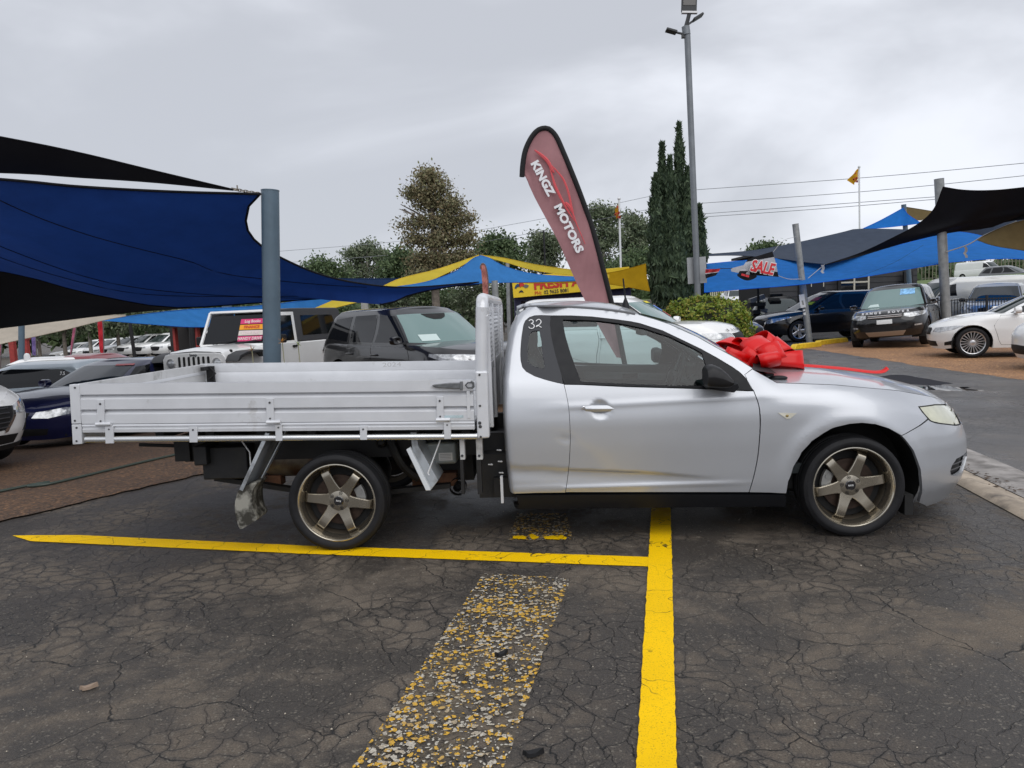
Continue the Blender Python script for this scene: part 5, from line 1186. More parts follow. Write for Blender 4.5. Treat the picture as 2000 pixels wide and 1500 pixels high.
# off-roader built square
def offroader():
    H = .38; a = math.radians(-106); fx, fy = pt(458, 680, 15.3); lx = 1.2; X, Y = fx-lx*math.cos(a), fy-lx*math.sin(a)
    r = empty('offroad_vehicle', (X, Y, hz(X, Y)+.13), a, 'white boxy off-roader with seven-slot grille and black hardtop behind the blue-grey post', 'off-roader')
    P = P_WHITE; BK = mat('black_hardtop', (.035, .036, .040), .5)
    b = MB(); b.prism([(-1.95, .62), (1.25, .62), (1.25, 1.17), (-1.95, 1.17)], lambda x, z: (x, -.78, z), lambda x, z: (x, .78, z)); b.build('body', P, r, bev=.03)
    # bonnet tapering to the front
    b = MB(); G = []
    for x, w, z in ((1.25, .74, 1.17), (1.6+H*.6, .70, 1.16), (1.9+H, .655, 1.13), (2.0+H, .63, 1.09)):
        G.append([(x, -w, .78), (x, -w, z-.10), (x, -w*.93, z-.02), (x, -w*.5, z+.02), (x, 0, z+.035), (x, w*.5, z+.02), (x, w*.93, z-.02), (x, w, z-.10), (x, w, .78)])
    b.grid(G); b.add(G[-1], [tuple(range(9))]); bn = b.build('bonnet', P, r, smooth=40)
    b = MB(); b.tube([(1.98+H, -.62, 1.0), (2.012+H, -.55, 1.085), (2.012+H, 0, 1.115), (2.012+H, .55, 1.085), (1.98+H, .62, 1.0)], .007, 5); b.build('bonnet_seam', M_DARK, bn)
    # flat grille face
    face = [(-.63, .68), (.63, .68), (.68, .80), (.68, .98), (.62, 1.06), (.45, 1.09), (-.45, 1.09), (-.62, 1.06), (-.68, .98), (-.68, .80)]
    b = MB(); b.prism(face, lambda y, z: (2.0+H, y, z), lambda y, z: (2.05+H, y, z)); gf = b.build('grille_face', P, r, bev=.015)
    for k in range(7):
        y = (k-3)*.105; b = MB(); pl = [(y+.026*math.cos(t), (1.0 if math.sin(t) > 0 else .74)+.026*math.sin(t)) for t in np.linspace(0, 2*math.pi, 15)[:-1]]; b.prism(pl, lambda y_, z: (2.045+H, y_, z), lambda y_, z: (2.054+H, y_, z)); b.build('grille_slot', M_DARK, gf)
    for s_ in (-1, 1):
        b = MB(); b.lathe([(.098, .0), (.102, .012), (.092, .02), (.088, .008)], (2.05+H, s_*.50, .90), 'x', 24); hl_ = b.build('headlight', mat('lamp_rim', (.5, .5, .5), .35), r)
        b = MB(); b.lathe([(.090, .006), (.06, .022), (.03, .03), (0, .032)], (2.05+H, s_*.50, .90), 'x', 24); b.build('lamp_lens', M_LENS, hl_)
        # flared guards
        b = MB(); pr = [(1.02, 1.0), (1.12, 1.07), (1.30, 1.105), (1.75, 1.10), (1.98, 1.04), (2.08, .93), (2.02, .93), (1.93, .99), (1.72, 1.045), (1.32, 1.05), (1.17, 1.02), (1.08, .95)]
        b.prism(pr, lambda x, z: (x+H, s_*.68, z), lambda x, z: (x+H, s_*.95, z-.012)); b.build('wheel_flare', mat('black_flare', (.028, .029, .031), .55), r, bev=.012)
        b = MB(); pr = [(x-2.93, z) for x, z in pr]; b.prism(pr, lambda x, z: (x, s_*.76, z), lambda x, z: (x, s_*.95, z-.012)); b.build('wheel_flare', mat('black_flare'), r, bev=.012)
        # door with frame, glass and handle
        b = MB(); b.prism([(.18, .66), (1.05, .66), (1.05, 1.17), (.18, 1.17)], lambda x, z: (x, s_*.78, z), lambda x, z: (x, s_*.80, z)); dr = b.build('door', P, r, bev=.012)
        fr = [(.14, 1.17), (1.06, 1.17), (.88, 1.80), (.14, 1.80)]; ho = [(.24, 1.21), (.97, 1.21), (.82, 1.73), (.24, 1.73)]
        b = MB(); yy = lambda z: s_*(.775-.10*(z-1.17))
        for A, C in zip(range(4), (1, 2, 3, 0)): b.add([(fr[A][0], yy(fr[A][1]), fr[A][1]), (fr[C][0], yy(fr[C][1]), fr[C][1]), (ho[C][0], yy(ho[C][1]), ho[C][1]), (ho[A][0], yy(ho[A][1]), ho[A][1])], [(0, 1, 2, 3)])
        b.build('door_frame', P, dr)
        b = MB(); b.add([(x, yy(z)-s_*.01, z) for x, z in ho], [(0, 1, 2, 3)]); b.build('window', M_WGL, dr)
        b = MB(); b.box((.30, s_*.815, 1.09), (.16, .02, .045)); b.build('handle', M_BLKM, dr, bev=.005)
        b = MB(); b.box((.98, s_*.93, 1.27), (.10, .20, .17)); b.bar((.98, s_*.78, 1.2), (.98, s_*.9, 1.22), .05, .05); b.build('mirror', M_BLKM, r, bev=.03)
        b = MB(); b.add([(x, s_*(.776-.10*(z-1.17)), z) for x, z in ((-1.65, 1.30), (-.12, 1.30), (-.12, 1.72), (-1.45, 1.72))], [(0, 1, 2, 3)]); b.build('rear_side_window', M_WGL, r)
        for x in (1.48+H, -1.45): gen_wheel(r, x, s_*.80, s_, .40, .23, .26, 'five')
        b = MB(); b.bar((1.83+H, s_*.60, 1.05), (1.83+H, s_*.66, .98), .05, .05); b.ball((1.80+H, s_*.62, 1.10), .035, 6); b.build('bonnet_catch', M_BLKM, bn)
    b = MB(); G = []
    for x, z, w in ((-1.92, 1.17, .785), (-1.86, 1.80, .72), (-1.80, 1.86, .66), (.20, 1.875, .66)): pass
    b.prism([(-1.94, 1.17), (.14, 1.17), (.14, 1.80), (.86, 1.80), (.90, 1.84), (.2, 1.875), (-1.70, 1.875), (-1.84, 1.82)], lambda x, z: (x, -.77+.10*(z-1.17), z), lambda x, z: (x, .77-.10*(z-1.17), z)); b.build('hardtop', BK, r, bev=.02)
    fr = [(1.20, 1.17, .76), (.93, 1.83, .70)]
    b = MB(); ws = [(1.19, -.72, 1.21), (1.19, .72, 1.21), (.955, .655, 1.76), (.955, -.655, 1.76)]; b.add(ws, [(0, 1, 2, 3)]); wd = b.build('windscreen', mat('dark_flat_windscreen', (.006, .007, .009), .04, spec=.3), r)
    b = MB(); c = [(1.22, -.765, 1.17), (1.22, .765, 1.17), (.93, .70, 1.83), (.93, -.70, 1.83)]
    for i in range(4): b.bar(c[i], c[(i+1) % 4], .05, .05, (1, 0, .4))
    b.build('windscreen_frame', P, r, bev=.01)
    nx = Vector((.55, 0, .235)).normalized()
    def wsp(y, t): return Vector((1.19-.235*t, y, 1.21+.55*t))+Vector((.008, 0, .003))
    cols = [('pink_sticker', (.62, .03, .16)), ('white_sticker', (.62, .55, .5)), ('orange_sticker', (.80, .33, .01)), ('pink_sticker', (.62, .03, .16))]
    words = ['HANDY DRIVE', 'LOW KMS', 'FINANCE', 'Log Books']
    for k, ((nm, c), wd_) in enumerate(zip(cols, words)):
        t0 = .06+.205*k; b = MB(); y0, y1 = .06-.0*k, .62
        b.add([wsp(y0, t0), wsp(y1, t0), wsp(y1, t0+.175), wsp(y0, t0+.175)], [(0, 1, 2, 3)]); st = b.build('price_sticker', mat(nm, c, .5), wd)
        text_mesh('sticker_text', wd_, .085, mat('sticker_white' if k != 2 else 'sticker_red', (.75, .6, .6) if k != 2 else (.55, .04, .02), .5), frame_from(wsp((y0+y1)/2, t0+.085)+Vector((.006, 0, .002)), (0, 1, 0), (-.235, 0, .55)), st, .001, .002)
    for y in (-.35, .25): b = MB(); b.tube([(1.26, y-.1, 1.20), (1.24, y+.02, 1.235), (1.185, y+.42, 1.27)], .010, 5); b.build('wiper', M_BLKM, wd)
    text_mesh('badge_lettering', 'Jeep', .075, M_GALV, frame_from((2.054+H, 0, 1.055), (0, 1, 0), (0, 0, 1)), gf, .003, .002, sx=1.3)
    b = MB(); b.box((2.20+H, 0, .58), (.16, 1.6, .18)); b.build('front_bumper', M_BLKM, r, bev=.03)
    b = MB(); b.box((0, 0, .55), (3.8, 1.3, .2)); b.build('underbody', M_DARK, r)
    for y in (-.3, .3): b = MB(); b.tube(spline([(1.30, y-.12, 1.215), (1.42, y-.05, 1.215), (1.45, y+.10, 1.21)], 4), .008, 5); b.build('washer_hose', M_BLKM, bn)
    return r
offroader()
# black SUV left, facing right
r, (B, G) = put('luxury_suv', 'glossy black SUV with pale green windscreen standing behind the tray', 'SUV', BIGSUV, P_BLACK, .95, -.86, -1.72, 13.1, -50)
p = G.P(G.UF(.35, 1.16), 1.16); b = MB(); 
sheet(G, [(float(G.UF(.28, z)), z) if i in (0, 3) else (float(G.UF(.62, z)), z) for i, z in enumerate((1.13, 1.13, 1.24, 1.24))], 'paper_notice', mat('pale_paper', (.50, .60, .58), .6), r, (), .06, .04, side=-1, off=.010, thick=.002)
sheet(G, [(float(G.UF(y, z)), z) for y, z in ((0, 1.60), (.26, 1.60), (.20, 1.54), (.08, 1.50), (0, 1.50))], 'sensor_patch', M_DARK, r, (), .06, .04, mirror=True, off=.010, thick=.002)
# white SUV beyond the cab
r, (B, G) = put('family_suv', 'white SUV with dark lettered bonnet parked right behind the ute cab', 'SUV', DISCO, P_WHITE, 0, 0, 2.25, 15.1, -25, z=-.05)
z_ = .95; p = B.P(B.L, z_)
word = 'DISCOVERY'; 
for i, c in enumerate(word):
    y = -.50+1.0*i/(len(word)-1); zz = .965; u = float(B.UF(abs(y), zz)); q = B.P(u, zz); nx = Vector((1, 0, 0)); t = float(B.P(B.UF(abs(y)+.02, zz), zz)[0])-q[0]
    text_mesh('badge_letter', c, .085, M_LETD, frame_from((q[0]+.022, y, zz+.012), (0, 1, 0), (-.75, 0, .66)), r, .002, .003)
for (y0, y1, z0_, z1_, nm, c) in ((.0, .62, 1.52, 1.56, 'yellow_banner', (.75, .62, .02)), (-.56, -.22, 1.36, 1.47, 'blue_banner', (.10, .22, .65)), (-.66, -.32, 1.24, 1.35, 'red_banner', (.55, .05, .07))):
    sd = 1 if y0 >= 0 else -1; ya, yb = sorted((abs(y0), abs(y1)))
    sheet(G, [(G.L if ya == 0 else float(G.UF(ya, z0_)), z0_), (float(G.UF(yb, z0_)), z0_), (float(G.UF(yb, z1_)), z1_), (G.L if ya == 0 else float(G.UF(ya, z1_)), z1_)], 'windscreen_sticker', mat(nm, c, .5), r, (), .06, .03, side=1, off=.010, thick=.002)
sheet(G, [(G.L, 1.52), (float(G.UF(.62, 1.52)), 1.52), (float(G.UF(.60, 1.56)), 1.56), (G.L, 1.56)], 'windscreen_sticker', mat('yellow_banner'), r, (), .06, .03, side=1, off=.010, thick=.002)
# --- right-hand yard
r, (B, G) = put('luxury_suv', 'black SUV facing out on the orange gravel with bright skid plate and white plate', 'SUV', dict(BIGSUV, feat=BIGSUV['feat']+[F('number_plate', 'f', [(0, .665), (.19, .665), (.19, .775), (0, .775)], M_PLATE, .02)]), P_BLACK, 1.50, -.80, 10.05, 22.05, -124, roll=math.radians(3.5))
for i, c in enumerate('RANGE ROVER'):
    if c == ' ': continue
    y = -.56+1.12*i/10; zz = .96; q = B.P(float(B.UF(abs(y), zz)), zz); text_mesh('badge_letter', c, .095, M_LET, frame_from((q[0]+.02, y, zz+.01), (0, 1, 0), (-.6, 0, .8)), r, .003, .005)
for z in (.845, .89): b = MB(); b.tube([(float(B.P(B.UF(abs(y), z), z)[0])+.014, y, z) for y in np.linspace(-.42, .42, 11)], .012, 5); b.build('grille_slat', M_LET, r)
sheet(G, [(float(G.UF(y, z)), z) for y, z in ((.20, 1.42), (.58, 1.42), (.56, 1.57), (.20, 1.58))], 'windscreen_sticker', mat('pale_blue_sticker', (.20, .42, .70), .5, var=.5, vscale=14), r, (), .06, .03, side=1, off=.010, thick=.002)
sheet(G, [(float(G.UF(y, z)), z) for y, z in ((.30, 1.13), (.62, 1.13), (.55, 1.20), (.34, 1.21))], 'paper_notice', mat('pale_paper'), r, (), .06, .03, side=-1, off=.010, thick=.002)
r, (B, G) = put('parked_crossover', 'black crossover with five-spoke wheel standing behind the yellow wheel stop', 'SUV', CROSS, P_BLACK, 1.46, .96, 9.75, 25.9, -172)
for (y0, y1, z0_, z1_, nm) in ((.28, .62, 1.22, 1.32, 'yellow_banner'), (.22, .56, 1.36, 1.47, 'red_banner')):
    sheet(G, [(float(G.UF(y0, z0_)), z0_), (float(G.UF(y1, z0_)), z0_), (float(G.UF(y1-.05, z1_)), z1_), (float(G.UF(y0, z1_)), z1_)], 'windscreen_sticker', mat(nm), r, (), .06, .03, side=1, off=.010, thick=.002)
put('white_sedan', 'white sedan with many-spoke silver wheel seen from the side at the right', 'sedan', BMW, P_WHITE, 1.42, .90, 10.02, 16.62, 160)
put('white_hatchback', 'white car whose nose corner just enters the right edge', 'hatchback', dict(BMW, feat=[F('headlight', 'f', [(.45, .60), (.62, .58), (.84, .64), (.88, .71), (.76, .72), (.48, .68)], mat('dark_headlamp', (.05, .055, .06), .1, coat=1), .004), F('lower_grille', 'f', [(0, .27), (.5, .28), (.55, .42), (0, .44)], M_BLKM, .004), F('side_intake', 'f', [(.62, .30), (.84, .34), (.80, .47), (.68, .46)], M_BLKM, .006)], nose=[(.15, 2.22), (.35, 2.33), (.6, 2.33), (.74, 2.26), (.85, 2.1), (1., 1.8)], top=[(-2.35, 1.0), (-1.0, .97), (.8, .96), (1.1, .96), (1.6, .91), (2.0, .85), (2.2, .79), (2.33, .70)]), P_WHITE, 2.0, .85, 9.27, 13.0, 165)
put('silver_suv', 'silver SUV with twin-slat grille parked behind the black picket fence', 'SUV', dict(BIGSUV, ws_mat=mat('dark_green_windscreen', (.012, .022, .02), .04, spec=.8), mirror_mat=M_BLK, feat=[BIGSUV['feat'][0], F('grille', 'f', [(.03, .72), (.30, .72), (.32, .88), (.05, .92)], M_BLKM, .006)]), P_SIL2, 2.2, -.6, *pt(1894, 620, 27.5), -128, z=.02)
put('panel_van', 'long warm-silver panel van standing side-on behind the picket fence', 'van', VAN, P_SIL2, 2.4, .9, *pt(1792, 590, 31.0), 184, z=.12)
dv, _ = put('delivery_van', 'small white delivery van up on the grass behind the far fence', 'van', dict(VAN), P_WHITE, 0, 0, *pt(1916, 546, 76), -62, 1, z=float(at(1905, 546, 76)[2])); dv.scale = (.86, .9, .9)
put('dark_wagon', 'dark car beside the small white delivery van at the right edge', 'car', dict(FARSUV), P_GREY, 1.5, -.9, *pt(1998, 542, 66), -60, 1, z=float(at(1960, 556, 66)[2]))
put('white_saloon', 'white sedan facing down the driveway behind the hedge', 'sedan', FARSEDAN, P_WHITE, 2.3, 0, *pt(1452, 602, 49), -98, 1, z=.95)
put('dark_hatchback', 'dark car parked nose-out in front of the dark building', 'car', FARSUV, P_BLACK, 2.3, 0, *pt(1540, 626, 33), -100, 1, z=-.05)
put('dark_estate', 'dark car with pale roof behind the leaning post', 'car', FARSUV, P_SIL2, 2.0, 0, *pt(1612, 622, 35.5), -115, 1, z=.1)
put('blue_sedan', 'dark blue car poking out past the round hedge', 'sedan', dict(FARSEDAN), P_DBLUE, 2.1, -.4, *pt(1452, 648, 21.5), -48, 1)
# far row on the left
base = empty('distant_ute', (0, 0, 0), 0)
for i in range(8):
    px = 108+34*i; Yd = 66-1.9*i
    X, Y = pt(px, 660, Yd); zz = float(at(px, (671, 665, 662, 658, 654, 652, 650, 648)[i], Yd)[2])-1.70
    labs = ['silver-grey car at the left end of the far white row', 'white car second in the far row, behind the pink banner', 'pale green-white car third in the far row', 'white wagon left of the red banner in the far row', 'white four-wheel drive right of the red banner in the far row', 'white four-wheel drive in the middle of the far row', 'white four-wheel drive beside the far grey pole', 'white car at the right end of the far row']
    if i == 0: r0, _ = put('distant_car', labs[0], 'car', FARSUV, P_SIL2, 2.0, 0, X, Y, -118, 1, 'row of cars across the far yard', z=zz)
    elif i == 1: r1, _ = put('distant_car', labs[1], 'car', FARSUV, P_WHITE, 2.0, 0, X, Y, -118, 1, 'row of cars across the far yard', z=zz)
    else:
        c = copy_tree(r1); c['label'] = labs[i]; a = math.radians(-118); c.location = (X-2.0*math.cos(a), Y-2.0*math.sin(a), zz)
bpy.data.objects.remove(base)
# ------------------------------------------------------------------ posts, sails, flags, buildings
def a3(p): return Vector(at(*p))
def post(name, label, cat, bot, top, Y, r, m, group=None, cap=True):
    p1 = a3((*top, Y)); p0 = a3((*bot, Y)); d = (p0-p1).normalized(); g_ = hz(p0.x, p0.y)
    p0 = p1+d*((g_-.05-p1.z)/d.z); o = empty(name, p0, 0, label, cat, group)
    b = MB(); b.tube([(0, 0, 0), p1-p0], r, 20); b.build('shaft', m, o, smooth=60)
    if cap: b = MB(); q = p1-p0; b.tube([q, q-d*.012], [r*1.03, r*1.03], 20); b.build('cap', m, o, smooth=60)
    return o, p0, p1
M_PBLUE = mat('blue_grey_post_paint', (.082, .125, .165), .42, var=.12, vscale=4, dirt=((.30, .33, .35), 14, .74, .78))
M_PGREY = mat('galvanised_post', (.27, .28, .28), .5, metal=.3, var=.2, vscale=6, dirt=((.12, .12, .12), 3, .6, .75))
M_STEEL = mat('chain_steel', (.25, .22, .18), .4, metal=.8)
def cloth(name, c, tr=.45, rough=.8):
    m = bpy.data.materials.new(name); n = NT(m); P = n('TexCoord').outputs['Object']
    f = n.noise(P, 3.0, 5, .6); lo = tuple(x*.88 for x in c)+(1,); hi = tuple(min(1, x*1.08) for x in c)+(1,); col = n.ramp(f, [(.3, lo), (.7, hi)])
    w = n('TexWave', {'Vector': P, 'Scale': 60.0, 'Distortion': 1.0}).outputs[0]; bm = n.bump(n.noise(P, 1.6, 4), .25, .05)
    d = n('BsdfPrincipled', {'Base Color': col, 'Roughness': rough, 'Specular IOR Level': .2, 'Normal': bm}); t = n('BsdfTranslucent', {'Color': col, 'Normal': bm})
    n.done(n('MixShader', {0: tr, 1: d.outputs[0], 2: t.outputs[0]})); return m
_sailmats = {}
C_NAVY = cloth('deep_blue_shade_cloth', (.014, .055, .25), .18); C_BLK = cloth('black_shade_cloth', (.0075, .0075, .010), .08); C_BLUE = cloth('bright_blue_shade_cloth', (.035, .27, .86), .62)
C_SKY = cloth('light_blue_shade_cloth', (.06, .28, .72), .55); C_YEL = cloth('yellow_shade_cloth', (.80, .62, .07), .5); C_OCH = cloth('ochre_shade_cloth', (.44, .26, .005), .5)
C_CREAM = cloth('cream_shade_cloth', (.62, .56, .47), .5); C_KHK = cloth('khaki_shade_cloth', (.21, .155, .07), .45); C_GRY = cloth('slate_shade_cloth', (.060, .078, .115), .35); C_DGB = cloth('dusky_blue_cloth', (.02, .045, .12), .3)
def sail(name, label, top, right, bottom, left, m, hem=.012, n=22, seams=(), sag=0.0, group='shade sails over the car yard', hem_m=None):
    """stretched cloth between four edges; top/bottom run left to right, left/right run top to bottom"""
    def samp(c):
        P = spline([a3(p) for p in c], 8); L = [0]
        for i in range(1, len(P)): L.append(L[-1]+np.linalg.norm(P[i]-P[i-1]))
        L = np.array(L)/L[-1]; P = np.array(P); t = np.linspace(0, 1, n+1); return np.stack([np.interp(t, L, P[:, k]) for k in range(3)], -1)
    T, R, Bm, Lf = samp(top), samp(right), samp(bottom), samp(left); G = np.zeros((n+1, n+1, 3))
    for i in range(n+1):
        u = i/n
        for j in range(n+1):
            v = j/n
            G[i, j] = (1-v)*T[i]+v*Bm[i]+(1-u)*Lf[j]+u*R[j]-((1-u)*(1-v)*T[0]+u*(1-v)*T[-1]+(1-u)*v*Bm[0]+u*v*Bm[-1])
            G[i, j, 2] -= sag*16*u*(1-u)*v*(1-v)
    o0 = Vector(G[n//2, n//2]); o = empty(name, o0, 0, label, 'shade sail', group)
    b = MB(); b.grid([[tuple(Vector(G[i, j])-o0) for j in range(n+1)] for i in range(n+1)]); b.build('cloth', m, o, smooth=80)
    for k, E_ in enumerate((G[:, 0], G[:, -1], G[0, :], G[-1, :])):
        if hem and max(np.linalg.norm(E_[i]-E_[i-1]) for i in range(1, len(E_))) > 1e-3 and np.linalg.norm(E_[0]-E_[-1]) > .3:
            b = MB(); b.tube([Vector(p)-o0 for p in E_], hem, 6); b.build('hem', hem_m or m, o, smooth=60)
    for sm in seams:
        b = MB(); pts = []
        for t in np.linspace(0, 1, 28):
            u, v = sm[0][0]+(sm[1][0]-sm[0][0])*t, sm[0][1]+(sm[1][1]-sm[0][1])*t+sm[2]*math.sin(math.pi*t); i, j = u*n, v*n; i0, j0 = min(int(i), n-1), min(int(j), n-1); fi, fj = i-i0, j-j0
            pts.append(Vector(G[i0, j0]*(1-fi)*(1-fj)+G[i0+1, j0]*fi*(1-fj)+G[i0, j0+1]*(1-fi)*fj+G[i0+1, j0+1]*fi*fj)-o0-Vector((0, .004, .003)))
        b.tube(pts, .006, 5); b.build('seam', C_BLK, o, smooth=60)
    return o
# left post with its chain
po_, p0, p1 = post('shade_post', 'thick blue-grey steel post standing behind the ute tray', 'post', (531.5, 705), (527.5, 373), 10.0, .112, M_PBLUE)
ch_ = empty('chain', p1, 0, 'steel chain tying the black sail tip to the blue-grey post', 'chain')
A, Bc = a3((459, 370, 9.75)), a3((512, 379, 9.95))
for i in range(9):
    t = (i+.5)/9; c = A.lerp(Bc, t)-p1; d = (Bc-A).normalized(); q = Matrix.Rotation(math.pi/2*(i % 2)+.5, 3, d) @ Vector((0, -.3, 1)).cross(d).normalized()
    b = MB(); b.tube([c+d*.030*math.cos(a)+q*.017*math.sin(a) for a in np.linspace(0, 2*math.pi, 13)[:-1]], .0055, 6, closed=True); b.build('link', M_STEEL, ch_)
b = MB(); b.box(A-p1, (.09, .02, .03), Matrix.Rotation(.25, 3, 'Y')); b.box(A-p1+Vector((.03, 0, .02)), (.012, .02, .06)); b.build('turnbuckle', M_STEEL, ch_)
# sails on the left
sail('shade_sail', 'black shade sail tapering to a chained tip, topmost at the left', [(-420, 190, 8.2), (0, 267, 8.7), (150, 297, 9.0), (300, 333, 9.3), (456, 370, 9.7)], [(456, 370, 9.7), (456, 371.5, 9.7)], [(-420, 330, 8.6), (0, 337, 9.0), (150, 346, 9.2), (300, 356, 9.4), (456, 371.5, 9.7)], [(-420, 190, 8.2), (-420, 330, 8.6)], C_BLK, .008)
sail('shade_sail', 'deep blue shade sail stretched from the blue-grey post across the left', [(-420, 322, 8.4), (0, 350, 8.8), (150, 364, 9.1), (330, 374, 9.5), (508, 379, 9.9)],
     [(508, 379, 9.9), (486, 402, 10.05), (480, 430, 10.25), (487, 456, 10.6), (510, 480, 11.0), (546, 502, 11.5), (620, 534, 12.6), (700, 553, 13.8), (800, 561, 15.2), (935, 551, 17.5)],
     [(-420, 470, 11.4), (0, 530, 12.0), (120, 560, 12.2), (230, 585, 12.4), (345, 601, 12.6), (500, 592, 13.2), (650, 582, 14.0), (725, 577, 14.6), (750, 598, 14.8), (792, 580, 15.4), (850, 566, 16.3), (935, 552, 17.5)],
     [(-420, 322, 8.4), (-420, 390, 9.8), (-420, 470, 11.4)], C_NAVY, .016, 30, seams=[((.10, 0), (.62, .98), 0), ((0, .35), (.7, .95), .05), ((.35, .0), (.95, .6), -.03)], hem_m=C_BLK)
sail('shade_sail', 'black shade sail hanging under the deep blue one at the left edge', [(-420, 450, 11.8), (0, 520, 12.4), (120, 552, 12.6), (230, 578, 12.8), (350, 597, 13.0)], [(350, 597, 13.0), (420, 597, 13.4)], [(-420, 690, 14.6), (0, 641, 14.6), (120, 626, 14.4), (260, 610, 14.0), (420, 598, 13.4)], [(-420, 450, 11.8), (-420, 690, 14.6)], C_BLK, .012, hem_m=mat('black_hem', (.012, .011, .010), .7))
sail('shade_sail', 'light blue shade sail low behind the white off-roader', [(170, 628, 24), (350, 606, 23), (500, 598, 22), (660, 578, 20)], [(660, 578, 20), (640, 600, 20.5), (620, 612, 21)], [(206, 626, 24), (300, 634, 24), (395, 639, 24), (500, 628, 23), (620, 612, 21)], [(170, 628, 24), (206, 626, 24)], C_SKY, .012)
sail('shade_sail', 'cream shade sail low at the left edge under the black sail', [(-60, 640, 22), (60, 628, 22), (180, 617, 22.5), (245, 615, 23)], [(245, 615, 23), (246, 617, 23)], [(-60, 690, 20), (0, 672, 20.5), (110, 648, 21.5), (200, 626, 22.5), (246, 617, 23)], [(-60, 640, 22), (-60, 690, 20)], C_CREAM, .012)
sail('shade_sail', 'yellow shade sail corner low beside the black luxury SUV roof', [(648, 588, 19), (690, 581, 19.2), (745, 576, 19.5)], [(745, 576, 19.5), (744, 579, 19.5)], [(604, 607, 18.5), (640, 604, 18.6), (690, 592, 19), (744, 579, 19.5)], [(648, 588, 19), (604, 607, 18.5)], C_YEL, .010)
sail('shade_sail', 'dusky blue shade sail strip behind the deep blue sail', [(660, 544, 20), (760, 544, 20.5), (850, 541, 21), (935, 531, 21.5)], [(935, 531, 21.5), (935, 556, 21.5)], [(660, 556, 20), (760, 566, 20.5), (850, 562, 21), (935, 556, 21.5)], [(660, 544, 20), (660, 556, 20)], C_DGB, .010)
sail('shade_sail', 'yellow shade sail strip rising to the peak left of the banner', [(745, 560, 19.5), (785, 543, 20), (860, 524, 21), (935, 498, 22)], [(935, 498, 22), (936, 500, 22)], [(775, 561, 19.5), (815, 558, 20), (880, 530, 21), (936, 500, 22)], [(745, 560, 19.5), (775, 561, 19.5)], C_YEL, .008)
sail('shade_sail', 'light blue peaked shade sail between the tall tree and the banner', [(760, 562, 19.5), (830, 551, 20), (890, 530, 21), (938, 499, 22), (985, 520, 22), (1050, 536, 22), (1180, 543, 22)], [(1180, 543, 22), (1150, 548, 22), (1120, 549, 22)], [(776, 562, 19.5), (850, 560, 20), (940, 553, 21), (1030, 551, 21.6), (1120, 549, 22)], [(760, 562, 19.5), (776, 562, 19.5)], C_SKY, .010, 30)
sail('shade_sail', 'yellow shade sail strip running right from the peak to the banner', [(940, 498, 22.5), (985, 504, 22.8), (1060, 519, 23), (1190, 536, 23.5)], [(1190, 536, 23.5), (1190, 543, 23.5)], [(940, 499, 22.5), (990, 513, 22.8), (1060, 531, 23), (1190, 543, 23.5)], [(940, 498, 22.5), (940, 499, 22.5)], C_YEL, .008)
sail('shade_sail', 'ochre shade sail spreading between the banner and the cypresses', [(1000, 551, 24.5), (1060, 548, 24.5), (1150, 538, 24.5), (1210, 529, 24.5), (1261, 515, 24.5)], [(1261, 515, 24.5), (1263, 540, 24.3), (1269, 569, 24)], [(1000, 552, 24.5), (1060, 553, 24.5), (1150, 551, 24.4), (1210, 558, 24.2), (1269, 569, 24)], [(1000, 551, 24.5), (1000, 552, 24.5)], C_OCH, .010)
# sails on the right
sail('shade_sail', 'large bright blue shade sail spanning the right-hand yard', [(1376, 516, 27), (1440, 510, 28), (1530, 505, 28), (1600, 514, 27), (1650, 506, 27.5), (1750, 480, 28.5), (1862, 453, 29.5), (1905, 458, 29), (2000, 478, 28), (2200, 520, 27)], [(2200, 520, 27), (2200, 530, 27)], [(1376, 571, 24), (1460, 564, 24), (1560, 556, 24), (1690, 540, 24), (1800, 521, 24), (1870, 511, 24.5), (2000, 506, 25), (2200, 530, 27)], [(1376, 516, 27), (1376, 571, 24)], C_BLUE, .012, 34, seams=[((.55, .2), (.30, .95), 0)])
sail('shade_sail', 'slate grey shade sail draped behind the leaning post', [(1376, 497, 31), (1470, 489, 31), (1560, 473, 31), (1640, 455, 31), (1680, 447, 31), (1790, 449, 30)], [(1790, 449, 30), (1720, 484, 28.5), (1612, 516, 25.5)], [(1376, 500, 31), (1440, 499, 30), (1520, 505, 28), (1570, 512, 26.5), (1612, 516, 25.5)], [(1376, 497, 31), (1376, 500, 31)], C_GRY, .010)
sail('shade_sail', 'black shade sail hung from the tall grey post at the right edge', [(1842, 365, 23.2), (1880, 371, 23), (1930, 372, 22.5), (2000, 366, 22), (2300, 330, 19)], [(2300, 330, 19), (2300, 420, 19)], [(1612, 517, 25.4), (1680, 500, 25), (1760, 476, 24.5), (1850, 455, 24), (1930, 445, 23.4), (2000, 428, 22.6), (2300, 420, 19)], [(1842, 365, 23.2), (1824, 408, 23.6), (1792, 438, 24), (1740, 466, 24.4), (1680, 494, 25), (1612, 517, 25.4)], C_BLK, .012, 30)
sail('shade_sail', 'bright blue shade sail peak behind the black one at upper right', [(1682, 448, 33), (1720, 430, 33), (1764, 406, 33)], [(1764, 406, 33), (1775, 420, 33), (1800, 436, 33)], [(1682, 448, 33), (1740, 450, 32.5), (1800, 450, 32)], [(1682, 448, 33), (1682, 448.5, 33)], C_BLUE, .010)
sail('shade_sail', 'khaki shade sail beside the blue peak at upper right', [(1768, 404, 34), (1800, 409, 34), (1830, 414, 34)], [(1830, 414, 34), (1800, 430, 34)], [(1770, 425, 34), (1785, 433, 34), (1800, 436, 34)], [(1768, 404, 34), (1770, 425, 34)], C_KHK, .010)
